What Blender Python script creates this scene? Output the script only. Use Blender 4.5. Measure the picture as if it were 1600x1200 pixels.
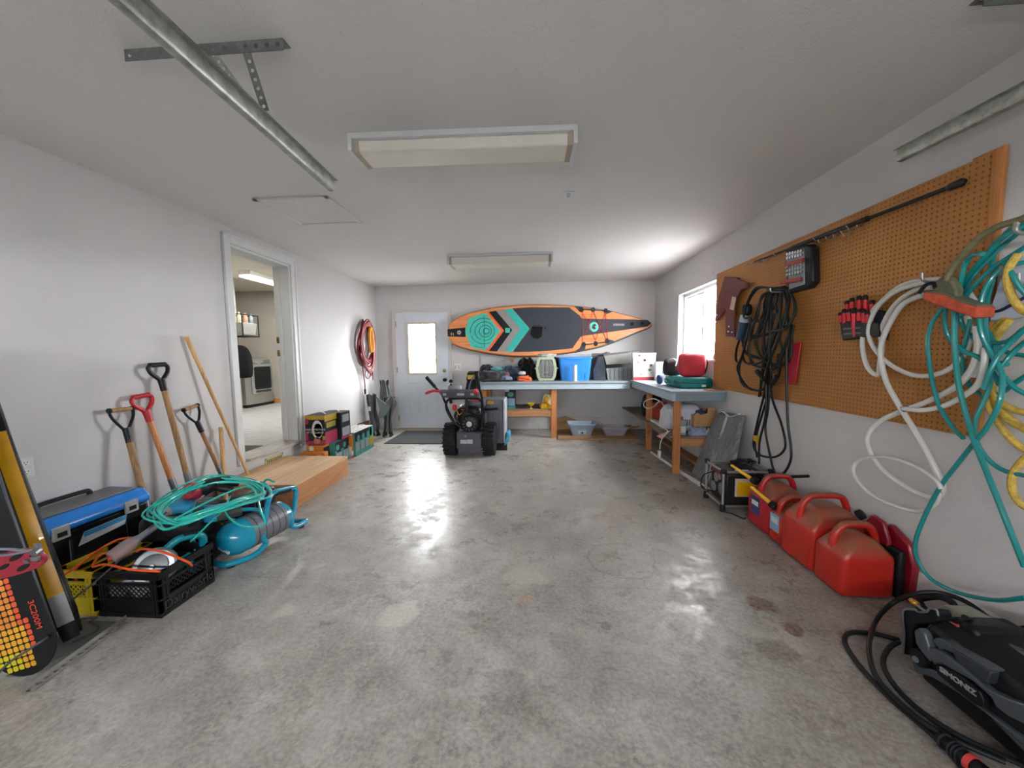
import bpy, math, random
from mathutils import Vector, Matrix, Euler, noise
random.seed(7)
PI = math.pi
S = bpy.context.scene
for o in list(bpy.data.objects): bpy.data.objects.remove(o, do_unlink=True)
COL = S.collection

# ------------------------------------------------------------------ camera
FPX = 583.282
CX, CZ = 2.828, 1.3112
W, H, D = 4.7841, 2.5065, 6.4463          # room: width, height, distance of the back wall
PITCH, YAW, ROLL = -0.081, 0.0688, 0.0122
RC = Matrix.Rotation(YAW, 3, 'Z') @ Matrix.Rotation(PITCH, 3, 'X') @ Matrix.Rotation(ROLL, 3, 'Y')
cam = bpy.data.cameras.new('camera'); camo = bpy.data.objects.new('camera', cam); COL.objects.link(camo)
cam.sensor_width = 36; cam.lens = 36*FPX/1600; cam.clip_start = 0.02
camo.matrix_world = Matrix.Translation((CX, 0, CZ)) @ (RC @ Matrix(((1,0,0),(0,0,-1),(0,1,0)))).to_4x4()
S.camera = camo
CAMP = Vector((CX, 0, CZ))
def at(px, py, ax, v):
    "point where the line of sight through a photo pixel meets the plane axis=v"
    d = RC @ Vector(((px-800)/FPX, 1, (600-py)/FPX))
    return CAMP + d*((v-CAMP[ax])/d[ax])

# ------------------------------------------------------------------ world, light, exposure
wd = bpy.data.worlds.new('world'); S.world = wd; wd.use_nodes = True
bg = wd.node_tree.nodes['Background']; bg.inputs[0].default_value = (0.975, 0.985, 1.0, 1); bg.inputs[1].default_value = 44.0
S.view_settings.view_transform = 'Standard'; S.view_settings.look = 'None'
S.view_settings.gamma = 1; S.view_settings.use_curve_mapping = False
S.view_settings.exposure = 0.30
def area(name, loc, rot, sx, sy, power=0, color=(1,1,1), portal=False):
    l = bpy.data.lights.new(name, 'AREA'); l.shape = 'RECTANGLE'; l.size = sx; l.size_y = sy
    l.energy = power; l.color = color
    if portal: l.cycles.is_portal = True
    o = bpy.data.objects.new(name, l); COL.objects.link(o); o.location = loc; o.rotation_euler = rot
    return o
YF = -1.35                                 # the garage door side, behind the camera
area('portal_side_window', (W+0.16, 4.84, 1.655), (0, PI/2, 0), 0.87, 1.1, portal=True)
area('portal_back_door', (0.82, D+0.10, 1.42), (-PI/2, 0, 0), 0.53, 0.9, portal=True)
area('portal_garage_door', (W/2, YF-0.09, 1.55), (PI/2, 0, 0), 4.3, 0.2, portal=True)

# ------------------------------------------------------------------ materials
def lin(h):
    h = h.lstrip('#'); c = [int(h[i:i+2], 16)/255 for i in (0, 2, 4)]
    return tuple(x/12.92 if x <= .04045 else ((x+.055)/1.055)**2.4 for x in c)+(1,)
MC = {}
class NT:
    def __init__(s, name):
        s.m = bpy.data.materials.new(name); s.m.use_nodes = True; s.t = s.m.node_tree; s.b = s.t.nodes['Principled BSDF']
        s.tc = None
    def n(s, t, **k):
        x = s.t.nodes.new(t)
        for a, b in k.items():
            if a.startswith('i_'):
                key = a[2:]; key = int(key) if key.isdigit() else key.replace('_', ' ')
                x.inputs[key].default_value = b
            else: setattr(x, a, b)
        return x
    def l(s, a, b): s.t.links.new(a, b)
    def co(s, scale=(1,1,1), loc=(0,0,0)):
        if not s.tc: s.tc = s.n('ShaderNodeTexCoord')
        mp = s.n('ShaderNodeMapping'); mp.inputs['Scale'].default_value = scale; mp.inputs['Location'].default_value = loc
        s.l(s.tc.outputs['Object'], mp.inputs[0]); return mp.outputs[0]
    def noise(s, scale, detail=4, rough=.55, co=None, dist=0):
        x = s.n('ShaderNodeTexNoise', i_Scale=scale, i_Detail=detail, i_Roughness=rough, i_Distortion=dist)
        s.l(co if co else s.co(), x.inputs['Vector']); return x.outputs['Fac']
    def ramp(s, f, stops):
        r = s.n('ShaderNodeValToRGB'); e = r.color_ramp.elements
        while len(e) < len(stops): e.new(.5)
        for i, (p, c) in enumerate(stops):
            e[i].position = p; e[i].color = c if len(c) == 4 else tuple(c)+(1,)
        s.l(f, r.inputs[0]); return r.outputs[0]
    def mix(s, f, a, b, mode='MIX'):
        x = s.n('ShaderNodeMix', data_type='RGBA', blend_type=mode)
        for v, i in ((f, 0), (a, 6), (b, 7)):
            if isinstance(v, (int, float)): x.inputs[i].default_value = v
            elif isinstance(v, tuple): x.inputs[i].default_value = v
            else: s.l(v, x.inputs[i])
        return x.outputs[2]
    def math(s, op, a, b=0.0, c=None):
        x = s.n('ShaderNodeMath', operation=op)
        for v, i in ((a, 0), (b, 1), (c, 2)):
            if v is None: continue
            if isinstance(v, (int, float)): x.inputs[i].default_value = v
            else: s.l(v, x.inputs[i])
        return x.outputs[0]
    def bump(s, h, strength=.2, dist=.01):
        x = s.n('ShaderNodeBump', i_Strength=strength, i_Distance=dist); s.l(h, x.inputs['Height']); s.l(x.outputs[0], s.b.inputs['Normal'])
    def setc(s, c): s.l(c, s.b.inputs['Base Color'])
def M(name, col, rough=.5, metal=0, var=.08, vs=12, bump=0, bs=60, coat=0, alpha=1, trans=0, spec=None, sheen=0):
    "plain procedural material: colour with a little noise, optional bump"
    if name in MC: return MC[name]
    s = NT(name); c = lin(col) if isinstance(col, str) else col
    f = s.noise(vs)
    lo = tuple(x*(1-var) for x in c[:3]); hi = tuple(min(1, x*(1+var)) for x in c[:3])
    s.setc(s.ramp(f, [(.3, lo), (.7, hi)]))
    s.b.inputs['Roughness'].default_value = rough; s.b.inputs['Metallic'].default_value = metal
    s.b.inputs['Coat Weight'].default_value = coat; s.b.inputs['Alpha'].default_value = alpha
    s.b.inputs['Transmission Weight'].default_value = trans
    if max(c[:3]) < .03: s.b.inputs['Specular IOR Level'].default_value = .28
    if sheen: s.b.inputs['Sheen Weight'].default_value = sheen
    if bump: s.bump(s.noise(bs, 3), bump, .01)
    MC[name] = s.m; return s.m
def wood(name, a, b, axis=0, rough=.6, scale=1.0, knots=True):
    if name in MC: return MC[name]
    s = NT(name); sc = [14*scale]*3; sc[axis] = 1.1*scale
    f = s.noise(3.2, 5, .6, s.co(tuple(sc)), 1.2)
    c = s.ramp(f, [(.28, lin(b)), (.62, lin(a))])
    if knots:
        k = s.ramp(s.noise(5*scale, 1, .4), [(.22, (1,1,1)), (.27, (0,0,0))])
        c = s.mix(s.math('MULTIPLY', k, .55), c, tuple(x*.35 for x in lin(b)[:3])+(1,))
    s.setc(c); s.b.inputs['Roughness'].default_value = rough
    s.bump(f, .15, .004); MC[name] = s.m; return s.m
def wallmat(name, col, v=.04, tex=.35):
    s = NT(name); c = lin(col)
    f = s.noise(1.3, 5, .6)
    base = s.ramp(f, [(.3, tuple(x*(1-v) for x in c[:3])), (.7, tuple(x*(1+v) for x in c[:3]))])
    sp = s.ramp(s.noise(38, 2, .5), [(.24, (1,1,1)), (.255, (0,0,0))])
    base = s.mix(s.math('MULTIPLY', sp, .25), base, (c[0]*.45, c[1]*.43, c[2]*.42, 1))
    sc = s.ramp(s.noise(3.1, 8, .75, s.co((1,1,2.2)), 2.0), [(.62, (0,0,0)), (.78, (1,1,1))])
    base = s.mix(s.math('MULTIPLY', sc, .22), base, (c[0]*.62, c[1]*.6, c[2]*.6, 1))
    s.setc(base); s.b.inputs['Roughness'].default_value = .78
    s.bump(s.noise(75, 4, .6), tex, .006); MC[name] = s.m; return s.m
def floormat():
    s = NT('concrete')
    big = s.noise(.9, 6, .62); mid = s.noise(4.5, 7, .68, None, .6); fine = s.noise(60, 3, .6)
    c = s.ramp(mid, [(.35, lin('#8f8a82')), (.5, lin('#a5a199')), (.65, lin('#bbb7b0'))])
    c = s.mix(s.math('MULTIPLY', s.ramp(big, [(.42, (1,1,1)), (.56, (0,0,0))]), .35), c, lin('#8c8780'))
    # worn, brownish strip along the right hand wall, streaked along the room
    sep = s.n('ShaderNodeSeparateXYZ'); s.l(s.co(), sep.inputs[0]); X, Y = sep.outputs[0], sep.outputs[1]
    wob = s.noise(1.6, 5, .7)
    xx = s.math('ADD', X, s.math('MULTIPLY', wob, 1.1))
    br = s.ramp(s.math('MULTIPLY', xx, .2), [(.80, (0,0,0)), (.93, (1,1,1))])
    c = s.mix(s.math('MULTIPLY', s.math('MULTIPLY', br, s.ramp(s.noise(2.6, 8, .72), [(.40, (.45,.45,.45)), (.58, (1,1,1))])), .8), c, lin('#74675b'))
    # dark blotches and small spots
    bl = s.ramp(s.noise(20, 10, .78, s.co((1,1,1), (3,1,0))), [(.51, (0,0,0)), (.60, (1,1,1))])
    bm = s.ramp(s.noise(1.5, 4, .6, s.co((1,1,1), (7,2,0))), [(.47, (0,0,0)), (.60, (1,1,1))])
    c = s.mix(s.math('MULTIPLY', s.math('MULTIPLY', bl, bm), .55), c, lin('#6a6662'))
    lt = s.ramp(s.noise(9, 10, .8, s.co((1,1.4,1), (1,9,0))), [(.57, (0,0,0)), (.64, (1,1,1))])
    c = s.mix(s.math('MULTIPLY', lt, .35), c, lin('#d2cfc9'))
    sp = s.ramp(s.noise(48, 2, .5), [(.23, (1,1,1)), (.27, (0,0,0))])
    c = s.mix(s.math('MULTIPLY', sp, .35), c, lin('#4b4743'))
    # pale salt bloom, crusty
    v = s.n('ShaderNodeVectorMath', operation='DISTANCE'); s.l(s.co((1.5,.8,1), (0,0,0)), v.inputs[0]); v.inputs[1].default_value = (3.52*1.5, 1.95*.8, 0)
    salt = s.math('MULTIPLY', s.ramp(v.outputs['Value'], [(.1, (1,1,1)), (.62, (0,0,0))]), s.ramp(s.noise(14, 8, .75, None, 1), [(.42, (0,0,0)), (.62, (1,1,1))]))
    c = s.mix(s.math('MULTIPLY', salt, .55), c, lin('#dcdad6'))
    # oily patches
    for (sx, sy, r, col, k) in ((3.98, 1.92, .07, '#5a3526', .8), (4.02, 1.75, .05, '#5a3526', .8), (3.62, 1.98, .10, '#6b5f55', .5), (3.88, 1.62, .09, '#5f5548', .6),
                                (3.0, 2.5, .16, '#8b8a8a', .5), (2.05, .98, .03, '#55504b', .6), (3.15, 1.72, .03, '#4a4642', .6), (4.2, 3.3, .35, '#6f5a4a', .5), (2.7, 1.35, .1, '#6e6a66', .35), (3.55, 3.0, .3, '#8a7f72', .4), (1.95,2.3,.05,'#6f6a64',.35), (2.12,1.75,.10,'#cfccc0',.7), (2.75,2.1,.14,'#c6c1b0',.6), (2.75,1.9,.05,'#a98560',.5), (2.62,.92,.03,'#57524b',.7), (3.9,4.3,.25,'#7b6a5e',.5)):
        v = s.n('ShaderNodeVectorMath', operation='DISTANCE')
        wv = s.n('ShaderNodeVectorMath', operation='ADD'); nz = s.n('ShaderNodeTexNoise', i_Scale=9/(r*10+.4), i_Detail=4.0)
        s.l(s.co(), nz.inputs['Vector']); sc_ = s.n('ShaderNodeVectorMath', operation='SCALE'); sc_.inputs['Scale'].default_value = r*2.2
        s.l(nz.outputs['Color'], sc_.inputs[0]); s.l(s.co(), wv.inputs[0]); s.l(sc_.outputs[0], wv.inputs[1]); s.l(wv.outputs[0], v.inputs[0])
        v.inputs[1].default_value = (sx+r*1.1, sy+r*1.1, r*1.1)
        f = s.ramp(s.math('DIVIDE', v.outputs['Value'], r*1.3), [(.55, (1,1,1)), (.8, (0,0,0))])
        c = s.mix(s.math('MULTIPLY', f, k), c, lin(col))
    # thin ring left by a can
    v = s.n('ShaderNodeVectorMath', operation='DISTANCE'); wv = s.n('ShaderNodeVectorMath', operation='ADD'); nz = s.n('ShaderNodeTexNoise', i_Scale=7.0, i_Detail=6.0)
    s.l(s.co(), nz.inputs['Vector']); sc_ = s.n('ShaderNodeVectorMath', operation='SCALE'); sc_.inputs['Scale'].default_value = .14; s.l(nz.outputs['Color'], sc_.inputs[0])
    s.l(s.co(), wv.inputs[0]); s.l(sc_.outputs[0], wv.inputs[1]); s.l(wv.outputs[0], v.inputs[0]); v.inputs[1].default_value = (3.42, 2.38, .07)
    f = s.ramp(v.outputs['Value'], [(.185, (0,0,0)), (.2, (1,1,1)), (.215, (0,0,0))])
    c = s.mix(s.math('MULTIPLY', f, .45), c, lin('#5f5348'))
    # control joint across the slab
    j = s.ramp(s.math('ABSOLUTE', s.math('SUBTRACT', Y, 2.02)), [(.003, (1,1,1)), (.006, (0,0,0))])
    c = s.mix(s.math('MULTIPLY', j, .25), c, lin('#5d5850'))
    s.setc(s.mix(.10, c, s.ramp(fine, [(.38, (0,0,0)), (.62, (1,1,1))])))
    s.l(s.ramp(s.noise(5, 10, .78), [(.42, (.24,.24,.24)), (.57, (.52,.52,.52))]), s.b.inputs['Roughness'])
    s.b.inputs['Specular IOR Level'].default_value = .6
    s.bump(s.noise(9, 9, .72), .16, .006)
    MC['concrete'] = s.m; return s.m
def emit(name, col, k):
    s = NT(name); s.b.inputs['Base Color'].default_value = lin(col); s.b.inputs['Emission Color'].default_value = lin(col); s.b.inputs['Emission Strength'].default_value = k
    MC[name] = s.m; return s.m
def glass(name, col=(1,1,1,1), rough=0):
    s = NT(name); tr = s.n('ShaderNodeBsdfTransparent'); gl = s.n('ShaderNodeBsdfGlossy', i_Roughness=.03)
    tr.inputs[0].default_value = col
    lw = s.n('ShaderNodeLayerWeight', i_Blend=.5); fr = s.math('ADD', s.math('MULTIPLY', s.math('POWER', lw.outputs['Facing'], 5.0), .5), .04); mx = s.n('ShaderNodeMixShader')
    s.l(fr, mx.inputs[0]); s.l(tr.outputs[0], mx.inputs[1]); s.l(gl.outputs[0], mx.inputs[2])
    s.l(mx.outputs[0], s.t.nodes['Material Output'].inputs[0]); MC[name] = s.m; return s.m

# ------------------------------------------------------------------ mesh building
def rotm(rx=0, ry=0, rz=0): return Euler((rx, ry, rz)).to_matrix()
def basis(d):
    d = Vector(d).normalized(); a = Vector((0,0,1)) if abs(d.z) < .9 else Vector((1,0,0))
    u = d.cross(a).normalized(); return u, u.cross(d).normalized(), d
def smooth_path(p, n=6, closed=False):
    p = [Vector(q) for q in p]; out = []; m = len(p)
    rng = range(m) if closed else range(m-1)
    for i in rng:
        if closed: a, b, c, d = p[i-1], p[i], p[(i+1) % m], p[(i+2) % m]
        else: a = p[i-1] if i > 0 else p[0]*2-p[1]; b, c = p[i], p[i+1]; d = p[i+2] if i+2 < m else p[-1]*2-p[-2]
        for k in range(n):
            t = k/n
            out.append(.5*((2*b)+(c-a)*t+(2*a-5*b+4*c-d)*t*t+(3*b-a-3*c+d)*t**3))
    if not closed: out.append(p[-1])
    return out
class MB:
    def __init__(s): s.v = []; s.f = []; s.m = []
    def add(s, vs, fs, m=0):
        b = len(s.v); s.v += [Vector(v) for v in vs]
        for f in fs: s.f.append([b+i for i in f]); s.m.append(m)
        return s
    def box(s, x0, y0, z0, x1, y1, z1, m=0):
        x0, x1 = sorted((x0, x1)); y0, y1 = sorted((y0, y1)); z0, z1 = sorted((z0, z1))
        return s.add([(x0,y0,z0),(x1,y0,z0),(x1,y1,z0),(x0,y1,z0),(x0,y0,z1),(x1,y0,z1),(x1,y1,z1),(x0,y1,z1)],
                     [(3,2,1,0),(4,5,6,7),(0,1,5,4),(1,2,6,5),(2,3,7,6),(3,0,4,7)], m)
    def ob(s, c, sz, R=None, m=0, taper=1):
        a, b, h = sz[0]/2, sz[1]/2, sz[2]/2; c = Vector(c); R = R or Matrix.Identity(3); t = taper
        vs = [(-a*t,-b*t,-h),(a*t,-b*t,-h),(a*t,b*t,-h),(-a*t,b*t,-h),(-a,-b,h),(a,-b,h),(a,b,h),(-a,b,h)]
        return s.add([c+R@Vector(v) for v in vs], [(3,2,1,0),(4,5,6,7),(0,1,5,4),(1,2,6,5),(2,3,7,6),(3,0,4,7)], m)
    def beam(s, p0, p1, w, h, up=(0,0,1), m=0):
        "rectangular bar between two points; w across, h along up"
        p0, p1 = Vector(p0), Vector(p1); d = (p1-p0).normalized(); u = d.cross(Vector(up)).normalized(); k = u.cross(d)
        vs = [p+u*a*w/2+k*b*h/2 for p in (p0, p1) for a, b in ((-1,-1),(1,-1),(1,1),(-1,1))]
        return s.add(vs, [(0,1,2,3),(7,6,5,4),(0,4,5,1),(1,5,6,2),(2,6,7,3),(3,7,4,0)], m)
    def cyl(s, p0, p1, r0, r1=None, n=16, m=0, caps=True):
        p0, p1 = Vector(p0), Vector(p1); r1 = r0 if r1 is None else r1; u, k, d = basis(p1-p0); b = []
        for p, r in ((p0, r0), (p1, r1)):
            b += [p+(u*math.cos(2*PI*i/n)+k*math.sin(2*PI*i/n))*r for i in range(n)]
        f = [(i, (i+1) % n, n+(i+1) % n, n+i) for i in range(n)]
        if caps: f += [tuple(range(n-1, -1, -1)), tuple(range(n, 2*n))]
        return s.add(b, [tuple(reversed(q)) for q in f], m)
    def tube(s, pts, r, n=8, sm=6, closed=False, m=0, flat=None):
        P = smooth_path(pts, sm, closed) if sm > 1 else [Vector(p) for p in pts]
        N = len(P); rr = r if isinstance(r, (list, tuple)) else None
        d0 = (P[1]-P[0]).normalized(); u = basis(d0)[0]; vs = []
        for i, p in enumerate(P):
            a = P[(i+1) % N] if (closed or i < N-1) else p; b = P[i-1] if (closed or i > 0) else p
            d = (a-b)
            if d.length < 1e-9: d = d0
            d.normalize(); u = (u-d*u.dot(d))
            if u.length < 1e-6: u = basis(d)[0]
            u.normalize(); k = d.cross(u)
            R_ = r if rr is None else rr[0]+(rr[-1]-rr[0])*i/(N-1) if len(rr) == 2 else rr[min(len(rr)-1, int(i/(N-1)*(len(rr)-1)+.5))]
            for j in range(n):
                a_ = 2*PI*j/n; vs.append(p+u*math.cos(a_)*R_+k*math.sin(a_)*R_*(flat or 1))
        f = []
        for i in range(N if closed else N-1):
            a, b = i*n, ((i+1) % N)*n
            f += [(a+j, a+(j+1) % n, b+(j+1) % n, b+j) for j in range(n)]
        if not closed: f += [tuple(range(n-1, -1, -1)), tuple((N-1)*n+j for j in range(n))]
        return s.add(vs, f, m)
    def prism(s, poly, vec, m=0):
        "closed 3D polygon pushed along vec"
        n = len(poly); vec = Vector(vec); P = [Vector(p) for p in poly]
        nrm = Vector((0,0,0))
        for i in range(n): nrm += (P[i]-P[0]).cross(P[(i+1) % n]-P[0])
        if nrm.dot(vec) < 0: P.reverse()
        vs = P+[p+vec for p in P]
        f = [tuple(range(n-1, -1, -1)), tuple(range(n, 2*n))]+[(i, (i+1) % n, n+(i+1) % n, n+i) for i in range(n)]
        return s.add(vs, f, m)
    def lathe(s, prof, o=(0,0,0), ax=(0,0,1), n=24, m=0):
        o = Vector(o); u, k, d = basis(ax); vs = []
        for r, h in prof: vs += [o+d*h+(u*math.cos(2*PI*i/n)+k*math.sin(2*PI*i/n))*max(r, 1e-4) for i in range(n)]
        f = []
        for a in range(len(prof)-1):
            f += [(a*n+(i+1) % n, a*n+i, (a+1)*n+i, (a+1)*n+(i+1) % n) for i in range(n)]
        f += [tuple(range(n)), tuple(reversed(range((len(prof)-1)*n, len(prof)*n)))]
        return s.add(vs, f, m)
    def ell(s, c, r, R=None, e=1.0, nu=24, nv=14, m=0, wob=0, ws=3, seed=0, fl=None):
        "super-ellipsoid; e<1 boxier; wob = noise displacement"
        c = Vector(c); R = R or Matrix.Identity(3); vs = []
        sg = lambda x: math.copysign(abs(x)**e, x)
        for j in range(nv+1):
            t = -PI/2+PI*j/nv
            for i in range(nu):
                a = 2*PI*i/nu
                p = Vector((sg(math.cos(t))*sg(math.cos(a)), sg(math.cos(t))*sg(math.sin(a)), sg(math.sin(t))))
                k = 1
                if wob: k = 1+wob*noise.noise(p*ws+Vector((seed, seed*1.7, 0)))+wob*.5*noise.noise(p*ws*2.7+Vector((0, seed, 5)))
                q = Vector((p.x*r[0], p.y*r[1], p.z*r[2]))*k
                if fl is not None and q.z < -fl: q.z = -fl
                vs.append(c+R@q)
        f = [(j*nu+i, j*nu+(i+1) % nu, (j+1)*nu+(i+1) % nu, (j+1)*nu+i) for j in range(nv) for i in range(nu)]
        return s.add(vs, f, m)
    def loft(s, rings, m=0, caps=True, closed=False):
        n = len(rings[0]); vs = [p for r in rings for p in r]; N = len(rings); f = []
        for a in range(N if closed else N-1):
            b = (a+1) % N
            f += [(a*n+i, a*n+(i+1) % n, b*n+(i+1) % n, b*n+i) for i in range(n)]
        if caps and not closed: f += [tuple(reversed(range(n))), tuple((N-1)*n+i for i in range(n))]
        return s.add(vs, f, m)
    def quad(s, a, b, c, d, t=.003, m=0):
        "thin plate with real thickness"
        a, b, c, d = map(Vector, (a, b, c, d)); n = (b-a).cross(d-a).normalized()*t
        return s.prism([a, b, c, d], n, m)
    def perf(s, o, du, dn, n, cell, r, t, m=0, dv=None):
        "strip of n square cells each with a real round hole: o corner, du along, dn normal"
        o, du, dn = Vector(o), Vector(du).normalized(), Vector(dn).normalized(); dv = du.cross(dn)*-1 if dv is None else Vector(dv).normalized()
        for i in range(n):
            c = o+du*(cell*(i+.5))+dv*cell/2; h = cell/2
            sq = []; ho = []
            for k in range(8):
                a = PI/4*k; q = max(abs(math.cos(a)), abs(math.sin(a)))
                sq.append(c+(du*math.cos(a)+dv*math.sin(a))*(h/q)); ho.append(c+(du*math.cos(a)+dv*math.sin(a))*r)
            vs = sq+ho+[p+dn*t for p in sq]+[p+dn*t for p in ho]; f = []
            for k in range(8):
                j = (k+1) % 8
                f += [(k, j, 8+j, 8+k), (16+j, 16+k, 24+k, 24+j), (8+k, 8+j, 24+j, 24+k), (j, k, 16+k, 16+j)]
            s.add(vs, f, m)
        return s
INV = {}
def mesh(name, mb, mats, inv=None, bev=0, seg=2, flat=False, ang=35, sub=0):
    me = bpy.data.meshes.new(name); vs = [inv@v for v in mb.v] if inv else mb.v
    me.from_pydata([tuple(v) for v in vs], [], mb.f)
    for m in (mats if isinstance(mats, (list, tuple)) else [mats]): me.materials.append(m)
    me.polygons.foreach_set('material_index', mb.m)
    me.validate(); me.update()
    if not flat:
        me.polygons.foreach_set('use_smooth', [True]*len(me.polygons)); me.set_sharp_from_angle(angle=math.radians(ang))
    o = bpy.data.objects.new(name, me); COL.objects.link(o)
    if bev:
        b = o.modifiers.new('bevel', 'BEVEL'); b.width = bev; b.segments = seg; b.limit_method = 'ANGLE'; b.angle_limit = math.radians(35)
    if sub:
        b = o.modifiers.new('subd', 'SUBSURF'); b.levels = b.render_levels = sub
    return o
def tag(o, label, cat, group=None):
    o['label'] = label; o['category'] = cat
    if group: o['group'] = group
    return o
def T(name, label, cat, loc=(0,0,0), rz=0, group=None, rot=None):
    o = bpy.data.objects.new(name, None); COL.objects.link(o); o.location = loc; o.rotation_euler = rot or (0, 0, rz)
    o.empty_display_size = .05
    INV[o] = (Matrix.Translation(loc) @ Euler(rot or (0,0,rz)).to_matrix().to_4x4()).inverted()
    return tag(o, label, cat, group)
def P_(name, mb, mats, parent, local=False, label=None, **k):
    "a part: coordinates in the room (or local to its thing)"
    inv = None if local else INV.get(parent)
    o = mesh(name, mb, mats, inv, **k); o.parent = parent; INV[o] = INV.get(parent)
    if label: o['label'] = label
    return o
def O(name, mb, mats, label, cat, group=None, **k):
    "a thing that is one mesh, origin at the middle of its base"
    lo = [min(v[i] for v in mb.v) for i in range(3)]; hi = [max(v[i] for v in mb.v) for i in range(3)]
    b = Vector(((lo[0]+hi[0])/2, (lo[1]+hi[1])/2, lo[2])); inv = Matrix.Translation(-b)
    o = mesh(name, mb, mats, inv, **k); o.location = b; INV[o] = inv
    return tag(o, label, cat, group)
def ST(name, mb, mats, parent=None, **k):
    o = mesh(name, mb, mats, None, **k); INV[o] = None
    if parent: o.parent = parent
    else: o['kind'] = 'structure'
    return o
def text(s, size, pos, xdir, ydir, mat, parent, name='lettering', ext=.0008, align='CENTER', local=False, sx=1, bold=0):
    cu = bpy.data.curves.new('tmp', 'FONT'); cu.body = s; cu.size = size; cu.align_x = align; cu.align_y = 'CENTER'; cu.extrude = ext; cu.offset = bold
    to = bpy.data.objects.new('tmp', cu); COL.objects.link(to); dg = bpy.context.evaluated_depsgraph_get(); dg.update()
    me = bpy.data.meshes.new_from_object(to.evaluated_get(dg)); bpy.data.objects.remove(to)
    x = Vector(xdir).normalized(); y = Vector(ydir).normalized(); z = x.cross(y)
    m = Matrix((x*sx, y, z)).transposed().to_4x4(); m.translation = Vector(pos)
    if not local and INV.get(parent): m = INV[parent] @ m
    me.transform(m); me.materials.clear(); me.materials.append(mat); me.name = name
    o = bpy.data.objects.new(name, me); COL.objects.link(o)
    if parent: o.parent = parent; INV[o] = INV.get(parent)
    return o
def copy_tree(o, parent=None):
    c = o.copy(); COL.objects.link(c)
    if parent: c.parent = parent
    for ch in [x for x in o.children]: copy_tree(ch, c)
    return c
# ================================================================== SETTING
m_wall = wallmat('wall_paint', '#c9c7c7'); m_ceil = wallmat('ceiling_paint', '#dad8d6', .02, .6)
m_conc = floormat()
m_trim = M('white_trim', '#d2d3d3', .45, var=.03)
m_door = M('door_paint', '#cdd6df', .38, var=.02)
m_out = M('snowy_ground', '#e8e8e8', .9)
HW = .09
# floor and ceiling
ST('floor', MB().box(-.12, YF-.1, -.15, W+.12, D+.12, 0), m_conc, flat=True)
ST('floor_outside', MB().box(-14, YF-16, -.3, 26, YF-.16, -.16).box(-14, D+.2, -.3, 26, 24, -.16).box(W+.25, YF-.16, -.3, 26, D+.2, -.16), m_out, flat=True)
ST('ceiling', MB().box(-.12, YF-.1, H, W+.12, D+.12, H+.12), m_ceil, flat=True)
# left wall with the doorway to the laundry room
DY0, DY1, DZ0, DZ1 = 3.345, 4.185, .30, 2.35
TW = .19
b = MB().box(-TW, YF-.1, 0, 0, DY0, H).box(-TW, DY1, 0, 0, D+.12, H).box(-TW, DY0, DZ1, 0, DY1, H).box(-TW, DY0, 0, 0, DY1, DZ0)
ST('wall_left', b, m_wall, flat=True)
# back wall with the door opening
BX0, BX1, BZ1 = .352, 1.292, 2.05
b = MB().box(-.12, D, 0, BX0-.011, D+.12, H).box(BX1+.011, D, 0, W+.12, D+.12, H).box(BX0-.011, D, BZ1+.011, BX1+.011, D+.12, H)
ST('wall_back', b, m_wall, flat=True)
# right wall with the window opening
WY0, WY1, WZ0, WZ1 = 4.235, 5.39, 1.215, 2.095
b = MB().box(W, YF-.1, 0, W+.16, WY0, H).box(W, WY1, 0, W+.16, D+.12, H).box(W, WY0, 0, W+.16, WY1, WZ0).box(W, WY0, WZ1, W+.16, WY1, H)
ST('wall_right', b, m_wall, flat=True)
# concrete curb showing along the foot of the back and right walls
ST('baseboard_back', MB().box(1.45, D-.02, 0, W, D, .20).box(0, D-.012, 0, .31, D, .09), M('curb', '#c9c8c6', .8), bev=.004)
ST('baseboard_right', MB().box(W-.02, YF, 0, W, D, .17), MC['curb'], bev=.004)
# garage door side, behind the camera: a sectional door with a row of windows
b = MB().box(-.12, YF-.1, 0, .22, YF, H).box(W-.22, YF-.1, 0, W+.12, YF, H).box(.22, YF-.1, 2.2, W-.22, YF, H)
ST('wall_front', b, m_wall, flat=True)
gd = ST('door_2', MB().box(.22, YF-.09, 0, W-.22, YF-.05, 1.46), m_trim, bev=.004)
b = MB().box(.22, YF-.09, 1.64, W-.22, YF-.05, 2.2)
for i in range(5):
    x = .22+(W-.44)*i/4; b.box(max(.22, x-.05), YF-.09, 1.46, min(W-.22, x+.05), YF-.05, 1.64)
ST('window_frame', b, m_trim, gd)
m_glass = glass('window_glass')
ST('pane', MB().box(.22, YF-.075, 1.46, W-.22, YF-.07, 1.64), m_glass, gd)

# --- doorway casing, jamb, sill
b = MB()
c = .085
b.box(0, DY0-c, .29, .018, DY0-.005, DZ1+c).box(0, DY1+.005, .24, .018, DY1+c, DZ1+c).box(0, DY0-.005, DZ1+.005, .018, DY1+.005, DZ1+c)
b.box(.018, DY0-c, .29, .026, DY0-c+.02, DZ1+c).box(.018, DY1+c-.02, .24, .026, DY1+c, DZ1+c).box(.018, DY0-c, DZ1+c-.02, .026, DY1+c, DZ1+c)
ST('trim_1', b, m_trim, bev=.003)
b = MB().box(-TW, DY0-.001, DZ0, 0, DY0+.02, DZ1).box(-TW, DY1-.02, DZ0, 0, DY1+.001, DZ1).box(-TW, DY0, DZ1-.02, 0, DY1, DZ1+.001)
b.box(-.15, DY1-.032, DZ0, -.11, DY1-.02, DZ1-.02).box(-.15, DY0+.02, DZ0, -.11, DY0+.032, DZ1-.02)
tr2 = ST('trim_2', b, m_trim, bev=.002)
b = MB()
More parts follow.
